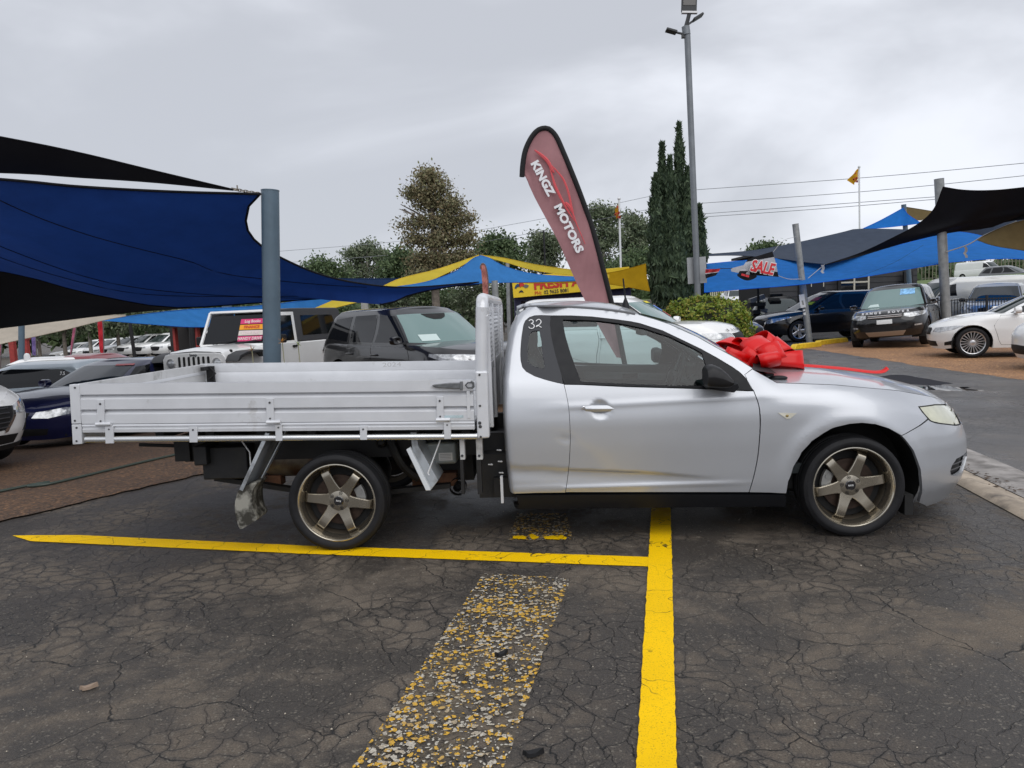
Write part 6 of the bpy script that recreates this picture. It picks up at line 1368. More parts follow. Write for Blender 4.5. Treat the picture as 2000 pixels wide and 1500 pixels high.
sail('shade_sail', 'slate grey shade sail low behind the tall grey post', [(1800, 440, 33), (1880, 445, 32), (1950, 432, 31), (2100, 420, 30)], [(2100, 420, 30), (2100, 470, 30)], [(1800, 462, 33), (1880, 462, 32), (1950, 462, 31), (2100, 470, 30)], [(1800, 440, 33), (1800, 462, 33)], C_GRY, .010)
sail('shade_sail', 'khaki shade sail corner tied by a rope at the right edge', [(1908, 468, 24), (1950, 447, 23), (2000, 430, 22), (2200, 380, 20)], [(2200, 380, 20), (2200, 520, 20)], [(1908, 468, 24), (1940, 479, 23.4), (2000, 489, 22.4), (2200, 520, 20)], [(1908, 468, 24), (1908, 468.5, 24)], C_KHK, .010)
sail('shade_sail', 'khaki shade sail strip behind the tall grey post', [(1812, 458, 33.5), (1850, 449, 33), (1920, 442, 32.5)], [(1920, 442, 32.5), (1925, 462, 32)], [(1815, 466, 33.5), (1870, 462, 33), (1925, 462, 32)], [(1812, 458, 33.5), (1815, 466, 33.5)], C_KHK, .010)
# ropes
def rope(name, label, pts, r, m, cat='rope', grp=None):
    P = spline([a3(p) for p in pts], 6); o0 = Vector(P[0]); b = MB(); b.tube([Vector(p)-o0 for p in P], r, 6); o = b.build(name, m, None, smooth=60); o.location = o0; return tag(o, label, cat, grp)
M_ROPE = mat('pale_rope', (.32, .32, .32), .7)
rope('tie_rope', 'pale rope tying the khaki sail corner to the tall grey post', [(1848, 492, 23.8), (1890, 478, 23.8), (1925, 458, 23.6), (1985, 432, 22.5)], .018, M_ROPE)
rope('tie_rope', 'thin line tying the slate sail tip to the leaning post', [(1573, 548, 24.6), (1610, 517, 25.4)], .012, M_ROPE)
rope('flag_line', 'sagging line from the sale flag to the leaning post', [(1519, 538, 22.5), (1540, 545, 23), (1565, 545, 24.5)], .009, mat('white_cord', (.5, .52, .55), .7), 'line')
rope('flag_line', 'line between the sale flag and the lamp pole', [(1380, 529, 21.8), (1405, 525, 21.9), (1430, 524, 22)], .010, M_BLKM, 'line')
rope('flag_line', 'thin line hanging behind the sale flag up to the sails', [(1510, 492, 22.4), (1530, 470, 23), (1556, 462, 24.6)], .006, M_ROPE, 'line')
for nm, lab, px, Y in (('rag', 'pale rag tied to the slate sail tip', (1607, 527), 25.2), ('rag', 'pale rag hanging from the khaki sail rope', (1886, 492), 23.7)):
    c = a3((*px, Y)); b = MB(); b.grid([[(x+.03*math.sin(z*30), .02*math.cos(z*23), z) for x in (-.045+.05*abs(z), 0, .05-.06*abs(z))] for z in np.linspace(.16, -.18, 6)]); o = b.build(nm, M_ROPE, smooth=60); o.location = c; tag(o, lab, 'rag')
# other posts

lp, p0, p1 = post('lamp_post', 'tall tapering grey lamp post with floodlights and the back of a sign', 'lamp post', (1363, 578), (1342, 60), 22.0, .085, mat('grey_lamp_post', (.17, .185, .20), .5, metal=.3, var=.15, vscale=3), cap=False)
M_LAMPB = mat('black_floodlight', (.02, .022, .024), .45)
q = p1-p0
def lpv(px, py, dy=0.0): return a3((px, py, 22+dy))-p0
b = MB(); b.tube([lpv(1341, 68), lpv(1339, 52)], .11, 14); b.build('collar', mat('grey_lamp_post'), lp)
b = MB(); b.tube([lpv(1339, 54), lpv(1343, 40), lpv(1347, 24)], .055, 8); b.build('lamp_arm', M_LAMPB, lp)
b = MB(); c = lpv(1346, 2); b.box(c, (.42, .10, .60), Matrix.Rotation(.05, 3, 'Y')); fl_ = b.build('floodlight', M_LAMPB, lp, bev=.02)
b = MB(); b.box(c+Vector((0, -.055, .06)), (.34, .012, .38), Matrix.Rotation(.05, 3, 'Y')); b.build('lamp_glass', mat('floodlight_glass', (.10, .095, .09), .2), fl_)
b = MB(); b.box(c+Vector((.0, -.01, -.31)), (.43, .12, .05), Matrix.Rotation(.05, 3, 'Y')); b.build('white_rim', mat('white_rim', (.7, .7, .7), .5), fl_)
for e, w_ in (((1363, 34), .07), ((1311, 61), .07)):
    b = MB(); b.bar(lpv(1341, 50 if e[0] > 1340 else 68), lpv(*e), .06, .05); b.box(lpv(*e), (.30, .26, .06), Matrix.Rotation(-.5 if e[0] > 1340 else .3, 3, 'Y')); b.build('floodlight', M_LAMPB, lp, bev=.01)
b = MB(); b.box(lpv(1334.5, 70), (.09, .1, .12)); b.build('junction_box', M_LAMPB, lp)
sa, sb_ = lpv(1342, 503, .12), lpv(1380, 553, .12); b = MB(); b.box((sa+sb_)/2, (abs(sb_.x-sa.x), .012, abs(sa.z-sb_.z)), Matrix.Rotation(-.03, 3, 'Y')); b.build('sign_back', mat('dull_aluminium_sign', (.33, .34, .35), .5, metal=.4, var=.08), lp, bev=.004)
lpo, p0, p1 = post('shade_post', 'leaning galvanised post with a white tag beside the yellow wheel stop', 'post', (1581, 668), (1553.5, 438), 24.6, .098, M_PGREY)
c = a3((1567, 588, 24.47))-p0; b = MB(); b.box(c, (.17, .02, .42), Matrix.Rotation(-.12, 3, 'Y')); tg = b.build('white_tag', mat('white_tag', (.62, .63, .64), .5), lpo)
b = MB()
for k in range(4): b.box(c+Vector((.008*k, -.0115, -.05-.035*k+.05)), (.05, .003, .022))
b.build('tag_print', M_LETD, tg)
for k, (py, h_) in enumerate(((606, .05), (613, .08))): b = MB(); b.box(a3((1570.5+k, py, 24.49))-p0, (.07, .01, h_), Matrix.Rotation(-.12, 3, 'Y')); b.build('sticker', mat('white_tag'), lpo)
post('shade_post', 'tall grey post behind the white sedan carrying the black sail', 'post', (1848.5, 628), (1834, 350), 24.0, .140, M_PGREY)
post('shade_post', 'dark short post carrying the blue peak at upper right', 'post', (1770, 470), (1765, 400), 33.2, .10, M_PBLUE)
post('shade_post', 'blue-grey post behind the off-roader roof', 'post', (446, 640), (443, 595), 24.2, .15, M_PBLUE)
post('shade_post', 'pale post rising behind the black luxury SUV roof', 'post', (713, 610), (711, 578), 19.7, .09, mat('pale_post', (.42, .43, .43), .5))
post('shade_post', 'dark blue-grey post at the far left between the red pillars', 'post', (42, 700), (42, 630), 20.4, .075, M_PBLUE)
post('shade_post', 'grey post under the light blue peaked sail', 'post', (969, 600), (966, 549), 21.0, .085, M_PGREY)
post('shade_post', 'dark post left of the yellow dealer sign', 'post', (998, 600), (996, 540), 27.0, .06, M_GREY)
post('shade_post', 'thin grey post behind the yellow strip near the peak', 'post', (993, 590), (991, 506), 25.0, .06, M_PGREY)
post('shade_post', 'dark timber-like post behind the pink banner', 'post', (262, 690), (254, 632), 27, .06, M_GREY)
post('shade_post', 'grey post with red foot right of the far white cars', 'post', (377, 690), (373, 636), 30, .09, M_GREY)
post('shade_post', 'thin dark post rising above the dark building yard', 'post', (1482, 612), (1480, 556), 31, .05, M_BLKM)
post('fence_post', 'slim dark mast in front of the gum trees left of the banner', 'pole', (1066, 560), (1062, 450), 45, .05, M_GREY)
# yellow wheel stop beams
M_YSTOP = mat('yellow_concrete_paint', (.72, .47, .02), .55, var=.2, vscale=6, dirt=((.25, .17, .03), 7, .62, .75))
ga, gb, gc, gd = gnd(1553, 683), gnd(1606, 677), gnd(1600, 675), gnd(1658, 668)
for k, (p, q, lab) in enumerate(((ga, gb, 'yellow painted wheel stop at the foot of the leaning post'), (gc, gd, 'yellow painted wheel stop running on towards the black SUV'))):
    d = Vector(q)-Vector(p); o = empty('wheel_stop', Vector(p), math.atan2(d.y, d.x), lab, 'wheel stop'); L = d.length
    b = MB(); b.prism([(0, 0), (L, 0), (L-.06, .10), (L-.14, .15), (.14, .15), (.05, .10)], lambda x, z: (x, 0, z), lambda x, z: (x, .18, z)); b.build('beam', M_YSTOP, o, bev=.02)
    for f in (.2, .8): b = MB(); b.lathe([(.02, .151), (.02, .158), (0, .158)], (L*f, .09, 0), 'z', 8); b.build('anchor_bolt', M_STEEL, o)
# ---- banners and flags
def feather(name, label, pole, left, Y, m, mpole, rp=.012, group=None, slant=0.0):
    P = [a3((*p, Y)) for p in pole]; Lf = [a3((*p, Y)) for p in left]; base = P[-1].copy(); g_ = hz(base.x, base.y); d = (P[-1]-P[-2]).normalized(); foot = base+d*((g_-base.z)/d.z) if d.z < -.2 else Vector((base.x, base.y, g_))
    o = empty(name, foot, 0, label, 'banner flag', group); n = 90
    def rs(c, n):
        S = spline(c, 8); L = [0]
        for i in range(1, len(S)): L.append(L[-1]+np.linalg.norm(np.array(S[i])-np.array(S[i-1])))
        L = np.array(L)/L[-1]; S = np.array([tuple(s) for s in S]); t = np.linspace(0, 1, n+1); return np.stack([np.interp(t, L, S[:, k]) for k in range(3)], -1)
    A, C = rs(P, n), rs(Lf, n); b = MB(); G = []
    for i in range(n+1):
        row = []
        for j in range(9):
            f = j/8; p = A[i]*(1-f)+C[i]*f; w = math.sin(math.pi*f)
            p[1] += .025*w*math.sin(i*.21+f*3)+.010*w*math.sin(i*.64-f*6); row.append(tuple(Vector(p)-foot))
        G.append(row)
    b.grid(G); b.build('cloth', m, o, smooth=80)
    b = MB(); b.tube([Vector(p)-foot for p in A]+[Vector((0, 0, 0))], rp, 8); b.build('pole', mpole, o, smooth=60); return o, foot
C_MAR = cloth('dusty_maroon_banner', (.40, .205, .215), .3); C_RED = cloth('red_banner_cloth', (.55, .035, .05), .3); C_PNK = cloth('pink_banner_cloth', (.45, .14, .22), .3); C_PUR = cloth('purple_banner_cloth', (.20, .15, .36), .3); C_SAL = cloth('salmon_banner_cloth', (.50, .20, .17), .3)
fpole = [(1019.5, 345.5), (1021, 322), (1026, 294), (1037, 270), (1049, 255.5), (1061, 250.5), (1073, 252.5), (1086.5, 267), (1099.5, 295.5), (1114, 330), (1133, 378), (1155, 440), (1172, 502), (1191, 577), (1206, 640), (1218, 700)]
fleft = [(1023, 345.5), (1024, 344), (1025.5, 346), (1027, 349), (1030, 355), (1034, 364), (1039, 374), (1048, 394), (1060, 416), (1072, 437), (1096, 482), (1113, 523), (1134, 569), (1152, 608), (1180, 655), (1205, 700)]
# cloth between the curved pole and the free edge, row by row
fl, foot = feather('feather_flag', 'large dusty maroon feather flag reading KINGZ MOTORS rising behind the ute roof', fpole, [(1021, 345.5), (1023, 343), (1025, 343), (1026, 344), (1027, 347), (1030, 353), (1033, 361), (1037, 370), (1045, 387), (1054, 404), (1067, 428), (1090, 471), (1109, 514), (1136, 574), (1172, 642), (1204, 698)], 9.0, C_MAR, mat('black_flag_pole', (.008, .008, .009), .85), .030)
def on_flag(px, py, dy=-.045): return a3((px, py, 9.0+dy))
def flag_text(s, p0, p1, h, m, sx=1.0):
    A, Bq = on_flag(*p0), on_flag(*p1); ex = (Bq-A); ez = Vector((0, -1, 0)); ey = ez.cross(ex).normalized(); size = h/1500*9
    o = text_mesh('lettering', s, size, m, frame_from((A+Bq)/2-foot, ex, ey), None, .002, .0062, sx=1.0)
    w = (max((v.co-((A+Bq)/2-foot)).dot(ex.normalized()) for v in o.data.vertices)-min((v.co-((A+Bq)/2-foot)).dot(ex.normalized()) for v in o.data.vertices)); f = ex.length/w
    c = (A+Bq)/2-foot; e_ = ex.normalized()
    for v in o.data.vertices: q = v.co-c; t = q.dot(e_); v.co = c+q+e_*t*(f-1)
    o.parent = fl; return o
M_FLW = mat('white_flag_print', (.74, .74, .76), .7)
flag_text('KINGZ', (1042, 315), (1077, 381), 21, M_FLW); flag_text('MOTORS', (1088, 400), (1133, 492), 21, M_FLW)
M_FLR = mat('red_flag_print', (.62, .09, .10), .7)
def outline(pts, r):
    b = MB(); P = [Vector(p)-foot for p in spline([tuple(on_flag(*q)) for q in pts], 5)]; n = len(P)
    b.tube(P, [r*(.35+1.0*math.sin(math.pi*min(1, (i+1)/n))) for i in range(n)], 5); o = b.build('car_outline', M_FLR, fl); return o
outline([(1044, 293), (1057, 303), (1070, 316), (1079, 333), (1083, 337)], .016); outline([(1070, 316), (1090, 337), (1102, 354), (1111, 380), (1117, 408), (1124, 432), (1143, 477)], .010)
outline([(1072, 320), (1079, 346), (1085, 365), (1096, 388), (1108, 410), (1122, 432)], .012); outline([(1104, 395), (1112, 404), (1119, 418)], .016)
feather('feather_flag', 'small salmon feather flag standing behind the headboard', [(938, 525), (939, 518), (943, 514.5), (948, 519), (952, 535), (954, 560), (955, 592)], [(939, 526), (939, 527), (940, 530), (941, 540), (942, 555), (943, 570), (946, 590)], 17.5, C_SAL, mat('grey_flag_pole', (.12, .10, .10), .5), .014)
b = MB()
feather('feather_flag', 'purple feather flag in the far left yard', [(59, 648), (60, 640), (64, 637), (68, 641), (70, 660), (71, 694)], [(60, 649), (60, 652), (61, 658), (62, 668), (63, 690), (66, 694)], 27, C_PUR, mat('grey_flag_pole'), .015)
feather('feather_flag', 'pink slanting feather flag in front of the far white cars', [(144, 636), (145, 632), (148, 633), (148, 645), (144, 668), (139, 694)], [(143, 637), (143, 639), (142, 645), (140, 660), (138, 675), (137, 694)], 27, C_PNK, mat('grey_flag_pole'), .015)
feather('feather_flag', 'bright red feather flag in front of the far white cars', [(190, 634), (191, 624), (196, 620), (200, 626), (202, 650), (203, 690)], [(191, 635), (191, 640), (192, 650), (193, 665), (194, 680), (197, 690)], 27, C_RED, mat('grey_flag_pole'), .02)
feather('feather_flag', 'pale pink feather flag cut off by the left edge', [(6, 650), (6, 645), (5, 642), (4, 655), (3, 680), (2, 694)], [(1, 652), (0, 655), (-2, 660), (-4, 670), (-3, 685), (-1, 694)], 25, C_PNK, mat('grey_flag_pole'), .02)
# flag poles with yellow flags
def flagpole(label, bot, top, Y, fl_pts, grp=None):
    o, p0, p1 = post('flag_pole', label, 'flag pole', bot, top, Y, .055, mat('white_pole', (.66, .67, .68), .4), cap=False)
    b = MB(); b.ball(p1-p0, .09, 8); b.build('finial', mat('white_pole'), o)
    P = [a3((*p, Y-.03)) for p in fl_pts]; c0 = P[0].copy(); b = MB(); G = []
    for i in range(9):
        f = i/8; a, c = P[0].lerp(P[1], f), P[3].lerp(P[2], f); G.append([tuple(a.lerp(c, k/8)+Vector((0, .10*math.sin(k*1.1+f*2), 0))-c0) for k in range(9)])
    b.grid(G); fo = b.build('yellow_flag', cloth('yellow_flag_cloth', (.62, .33, .02), .45), smooth=80); fo.location = c0; tag(fo, label.replace('white flag pole', 'yellow flag on the white pole'), 'flag')
    # printed crest of red marks
    rr = random.Random(9); m0 = (P[0]+P[1]+P[2]+P[3])/4-c0; b = MB()
    for k in range(9): b.box(m0+Vector((rr.uniform(-.16, .16), -.14, rr.uniform(-.30, .30))), (.11, .01, .08), Matrix.Rotation(rr.uniform(0, 3), 3, 'Y'))
    b.build('red_print', mat('dark_red_print', (.35, .03, .015), .7), fo)
flagpole('white flag pole above the right-hand sails', (1679, 450), (1678, 326), 52, [(1677, 328), (1677, 346), (1667, 362), (1655, 352)])
flagpole('white flag pole between the banner and the cypresses', (1214, 585), (1209, 388), 42, [(1208.5, 396), (1208.5, 424), (1203, 428), (1201, 410)])
# SALE flag and its neighbour
def quadflag(name, label, cat, P, Y, bands, wob=.03):
    Q = [a3((*p, Y)) for p in P]; c0 = Q[0].copy(); o = empty(name, c0, 0, label, cat)
    for nm, m, v0, v1 in bands:
        b = MB(); G = []
        for i in range(7):
            f = i/6*(v1-v0)+v0; a, c = Q[0].lerp(Q[3], f), Q[1].lerp(Q[2], f); G.append([tuple(a.lerp(c, k/10)+Vector((0, wob*math.sin(k*.9+f*4), 0))-c0) for k in range(11)])
        b.grid(G); b.build(nm, m, o, smooth=80)
    return o, Q, c0
M_FB, M_FW = cloth('black_flag_cloth', (.012, .012, .014), .1), cloth('grey_white_flag_cloth', (.50, .50, .53), .3)
sf, Q, c0 = quadflag('sale_flag', 'grey and black flag printed SALE in red strung beside the leaning post', 'flag', [(1462, 505), (1509, 491), (1521, 541), (1441, 535)], 22.2, [('black_band', M_FB, 0, .22), ('pale_band', M_FW, .22, .80), ('lower_band', M_FB, .80, 1.0)])
cA, cB = a3((1463, 519, 22.12)), a3((1512, 528, 22.12)); ex = cB-cA; ey = Vector((0, -1, 0)).cross(ex).normalized()
for m_, bold, dy in ((mat('white_outline', (.75, .75, .75), .6), .035, 0), (mat('sale_red', (.55, .02, .03), .6), .014, -.012)):
    t_ = text_mesh('sale_lettering', 'SALE', .44, m_, frame_from((cA+cB)/2-c0+Vector((0, dy-.05, 0)), ex, ey), sf, .003, bold, sx=.72, shear=.15)
    
b = MB(); b.grid([[tuple(a3((1428+t*36, 524-t*9+v*(6+t*16), 22.2))-c0+Vector((0, .03*math.sin(t*5), 0))) for v in (0, .5, 1)] for t in np.linspace(0, 1, 7)]); b.build('pale_corner', M_FW, sf, smooth=80)
b = MB(); b.grid([[tuple(a3((1440+t*38, 535+t*2+v*(4+8*math.sin(t*3.1)), 22.15))-c0) for v in (0, .5, 1)] for t in np.linspace(0, 1, 9)]); b.build('folded_corner', M_FB, sf, smooth=80)
for px, py in ((1452, 537), (1459, 539)): b = MB(); b.box(a3((px, py, 22.05))-c0, (.12, .01, .06), Matrix.Rotation(.3, 3, 'Y')); b.build('red_mark', mat('sale_red'), sf)
nf, Q, c0 = quadflag('string_flag', 'red and black flag strung beside the back of the lamp post sign', 'flag', [(1378, 526), (1407, 525), (1398, 538), (1378, 544)], 21.8, [('red_band', cloth('red_flag_cloth', (.42, .03, .035), .2), 0, .42), ('white_line', M_FW, .42, .52), ('black_band', M_FB, .52, 1)])
# ---- power lines
M_WIRE = mat('power_wire', (.22, .23, .25), .6)
for k, (pts, Y0, Y1, lab) in enumerate((([(1340, 372), (1700, 346), (2060, 313)], 60, 48, 'topmost power line at the right'), ([(1340, 399), (1700, 373), (2060, 337)], 60, 48, 'second power line at the right'), ([(1340, 420), (1600, 401), (1900, 379)], 62, 50, 'third power line at the right, in the lower pair'), ([(1340, 426), (1600, 408), (1900, 383)], 62, 50, 'lowest power line of the right-hand pair'),
    ([(530, 492), (800, 469), (1040, 431), (1290, 379)], 70, 60, 'upper power line passing behind the tall tree and banner'), ([(530, 515), (800, 494), (1040, 455), (1290, 404)], 70, 60, 'lower power line passing behind the tall tree and banner'))):
    n_ = len(pts); rope('power_line', 'thin grey '+lab, [(*p, Y0+(Y1-Y0)*i/(n_-1)) for i, p in enumerate(pts)], .020 if k < 4 else .016, M_WIRE, 'power line', 'power lines across the sky')
# ------------------------------------------------------------------ buildings and fences
def pbox(name, px0, py0, px1, py1, Y, depth, m, parent, base=Vector((0, 0, 0)), bev=0, dy=0.0):
    A, C = a3((px0, py0, Y+dy)), a3((px1, py1, Y+dy)); c = (A+C)/2-base; b = MB(); b.box((c.x, c.y+depth/2, c.z), (abs(C.x-A.x), depth, abs(A.z-C.z))); return b.build(name, m, parent, bev=bev)
# dealer sign building
Y = 30; o0 = a3((1003, 590, Y)); o0.z = hz(o0.x, o0.y); sg = empty('sales_office', o0, 0, 'dark blue sales office with a long yellow roof sign behind the banner', 'building')
M_OFF = mat('dark_blue_wall', (.018, .018, .06), .6, var=.15)
b = MB(); w0, w1 = a3((1005, 580, Y)).x-o0.x, a3((1235, 580, Y)).x-o0.x; b.box(((w0+w1)/2, 2.5, 1.25), (w1-w0, 4.4, 2.5)); b.build('wall', M_OFF, sg)
b = MB(); b.box(((w0+w1)/2, 2.4, 2.55), (w1-w0+.3, 4.8, .10)); b.build('roof', M_GREY, sg)
for k, (a, c) in enumerate(((1018, 1036), (1040, 1062), (1108, 1120))): pbox('window', a, 588, c, 610, Y, .06, M_WGL, sg, o0, dy=.24)
sgn = empty('dealer_sign', o0+Vector((0, -.08, 0)), 0, 'long yellow sign reading FRESH AUTO with a phone number', 'sign'); o1 = Vector(sgn.location)
A, C, D = a3((1003, 582, Y-.08)), a3((1232, 561.5, Y-.08)), a3((1003, 545, Y-.08))
ex = (C-A).normalized(); ez = Vector((0, 0, 1)); L = (C-A).length; H = .80
ang = math.atan2(ex.z, ex.x); RS = Matrix.Rotation(-ang, 3, 'Y')
b = MB(); b.box((A+C)/2+RS @ Vector((0, .05, H/2))-o1, (L, .10, H), RS); bd = b.build('board', mat('yellow_sign_face', (.78, .55, .02), .45), sgn, bev=.01)
def son(px, py, d=-.095): return a3((px, py, Y+d))-o1
ey = RS @ Vector((0, 0, 1))
text_mesh('lettering', 'FRESH AUTO', .50, mat('sign_red', (.55, .03, .015), .5), frame_from(son(1114, 551), ex, ey), bd, .006, .022, sx=.98)
text_mesh('phone_lettering', 'PH:', .19, mat('sign_orange_red', (.60, .10, .01), .5), frame_from(son(1051, 572.5), ex, ey), bd, .004, .004)
text_mesh('phone_lettering', '02 9625 8081', .19, mat('sign_black', (.02, .02, .02), .5), frame_from(son(1087, 569), ex, ey), bd, .004, .003, sx=.93)
M_LB = mat('logo_blue', (.02, .05, .13), .5)
def blob(nm, pts, m, d=-.09): b = MB(); b.prism([(p[0], p[1]) for p in pts], lambda x, y: son(x, y, d), lambda x, y: son(x, y, d-.008)); b.build(nm, m, bd)
blob('logo_arc', [(1005, 563), (1007, 557), (1011, 554), (1015, 555), (1015, 560), (1010, 561), (1008, 564)], M_LB); blob('logo_arc', [(1021, 559), (1027, 555), (1033, 557.5), (1031, 561.5), (1026, 562.5)], mat('logo_grey', (.12, .12, .13), .5))
blob('logo_mark', [(1014, 552), (1019, 551), (1025, 556), (1021, 560), (1018, 559), (1016, 562), (1014, 558)], mat('sign_red')); blob('logo_fan', [(1013, 572), (1015, 568), (1018, 566.5), (1021, 568), (1023, 571.5), (1018, 570.5)], mat('sign_black'))
# dark building at the right
Y = 37; o0 = a3((1505, 600, Y)); o0.z = -.1; db = empty('dark_building', o0, 0, 'charcoal weatherboard building with a cream-framed window under the blue sail', 'building')
M_CHAR = mat('charcoal_boards', (.022, .022, .025), .6, var=.2, vscale=3)
x0, x1 = 0.0, a3((1793, 560, Y)).x-o0.x
b = MB(); b.box(((x0+x1)/2, 2.6, 1.9), (x1-x0, 5, 3.8)); b.build('wall', mat('charcoal_wall', (.012, .012, .014), .7), db)
wx0, wx1 = a3((1641, 560, Y)).x-o0.x, a3((1697, 560, Y)).x-o0.x
for k in range(14):
    b = MB(); z = .14+.26*k
    b.prism([(0, 0), (.035, 0), (.010, .255), (0, .255)], lambda y, z_: (x0, .1-y, z+z_), lambda y, z_: (x1, .1-y, z+z_)); b.build('weatherboard', M_CHAR, db)
b = MB(); b.box(((x0+x1)/2, 2.6, 3.85), (x1-x0+.6, 5.6, .12)); b.build('roof', M_CHAR, db)
zt0, zb0 = a3((1668, 532, Y)).z-o0.z, a3((1668, 570, Y)).z-o0.z
M_CREAM = mat('cream_window_frame', (.52, .49, .40), .5)
b = MB(); b.box(((wx0+wx1)/2, .07, (zt0+zb0)/2), (wx1-wx0, .03, zt0-zb0)); wn_ = b.build('window', M_WGL, db)
b = MB()
for x in (wx0, (wx0+wx1)/2, wx1): b.box((x, .04, (zt0+zb0)/2), (.075, .06, zt0-zb0+.075))
b.build('mullion', M_CREAM, wn_)
b = MB()
for z in (zb0, zb0+.46, zt0): b.box(((wx0+wx1)/2, .035, z), (wx1-wx0+.06, .06, .075))
b.build('window_bar', M_CREAM, wn_)
pbox('door', 1560, 548, 1612, 605, Y, .05, mat('black_shop_door', (.008, .008, .009), .3), db, o0, dy=-.0)
for px in (1584, 1608): pbox('cream_jamb', px, 541, px+1.6, 560, Y, .04, M_CREAM, db, o0, dy=-.02)
for px in (1640, 1769, 1780): pbox('column', px-3, 530, px+3, 606, Y, .14, M_GREY, db, o0, dy=-.25)
b = MB(); b.box(a3((1753, 560, Y-.02))-o0, (.12, .06, .05)); b.build('wall_lamp', mat('white_tag'), db)
# engine parts left in front of the dark building
o0 = a3((1492, 622, 31)); o0.z = hz(o0.x, o0.y); ej = empty('scrap_heap', o0, 0, 'heap of dark machinery parts beside the thin dark post', 'scrap heap'); rr = random.Random(11)
for k in range(14):
    b = MB(); b.box((rr.uniform(-.45, .5), rr.uniform(-.3, .3), .15+.11*k), (rr.uniform(.25, .7), rr.uniform(.2, .5), rr.uniform(.08, .2)), Matrix.Rotation(rr.uniform(-.5, .5), 3, rr.choice('XYZ'))); b.build('machine_part', M_DARK if k % 4 else mat('worn_metal', (.22, .22, .22), .5, metal=.5), ej)
# black picket fence
o0 = a3((1800, 650, 26.5)); o0.z = 0; pf = empty('picket_fence', o0, 0, 'black metal picket fence between the black SUV and the white sedan', 'fence')
M_FEN = mat('black_fence_paint', (.012, .012, .013), .45); A, C = a3((1790, 640, 26.5)), a3((2040, 640, 26.5)); n_ = 44
ztop = a3((1860, 583, 26.5)).z
for i in range(n_+1):
    x = A.x+(C.x-A.x)*i/n_-o0.x; big = (i-7) % 17 == 0; b = MB(); h_ = ztop+(.08 if big else 0); b.box((x, 0, h_/2-.02), (.07 if big else .020, .06 if big else .02, h_)); b.build('fence_stake' if big else 'picket', M_FEN, pf)
for z in (.15, ztop-.05): b = MB(); b.box(((A.x+C.x)/2-o0.x, 0, z), (C.x-A.x, .04, .035)); b.build('fence_rail', M_FEN, pf)
# far cream palisade fence up the slope
def palisade(label, pxa, pxb, py_t, py_b, Y, n, m):
    A, C = a3((pxa[0], pxa[1], Y)), a3((pxb[0], pxb[1], Y)); o0 = A.copy(); o = empty('palisade_fence', o0, 0, label, 'fence'); hgt_ = (py_b-py_t)/1500*Y
    for i in range(n+1):
        p = A.lerp(C, i/n)-o0; b = MB(); b.box((p.x, p.y, p.z+hgt_/2), (.09, .03, hgt_)); b.build('paling', m, o)
    for f in (.2, .85): b = MB(); b.bar(Vector((0, .03, hgt_*f)), C-o0+Vector((0, .03, hgt_*f)), .05, .06); b.build('fence_rail', mat('dull_fence_rail', (.12, .12, .10), .6), o)
M_PAL = mat('cream_paling', (.46, .43, .34), .7, var=.15)
palisade('cream palisade fence behind the white sedan on the driveway', (1376, 588), (1512, 583), 560, 588, 59, 34, M_PAL)
palisade('weathered palisade fence on the grass behind the dark building', (1786, 552), (2040, 538), 514, 550, 84, 36, mat('weathered_paling', (.16, .15, .11), .7))
# red pillars and shed on the far left
o0 = a3((352, 690, 44)); o0.z = -.6; sh = empty('open_shed', o0, 0, 'open shed with red pillars beyond the far white cars', 'shed')
M_BRICK = mat('red_pillar_paint', (.30, .035, .03), .6, var=.2)
for px in (340, 384): pbox('pillar', px-4.5, 632, px+4.5, 690, 44, .4, M_BRICK, sh, o0)
pbox('back_wall', 330, 636, 400, 690, 46, .2, mat('dark_shed_wall', (.02, .018, .018), .8), sh, o0); pbox('roof', 326, 630, 406, 637, 43.5, 3, M_GREY, sh, o0)
for px, lab in ((26, 'leftmost dull red pillar under the cream sail'), (52, 'dull red pillar right of the dark blue-grey post')):
    o0 = a3((px, 690, 30)); o0.z = hz(o0.x, o0.y); o = empty('red_pillar', o0, 0, lab, 'pillar'); top_ = a3((px, 663, 30)).z-o0.z; b = MB(); b.box((0, 0, top_/2), (.20, .20, top_)); b.build('shaft', M_BRICK, o, bev=.02); b = MB(); b.box((0, 0, top_+.02), (.26, .26, .05)); b.build('cap', M_BRICK, o)
# white bollard light near the hatch
o0 = a3((53, 700, 19)); zt_ = a3((53, 691, 19)).z; b = MB(); b.lathe([(.07, -1.0), (.07, -.05), (.05, 0), (0, .02)], (0, 0, 0), 'z', 12); o = b.build('bollard', mat('white_tag')); o.location = (o0.x, o0.y, zt_); tag(o, 'small white bollard top beside the dark blue-grey post at left', 'bollard')
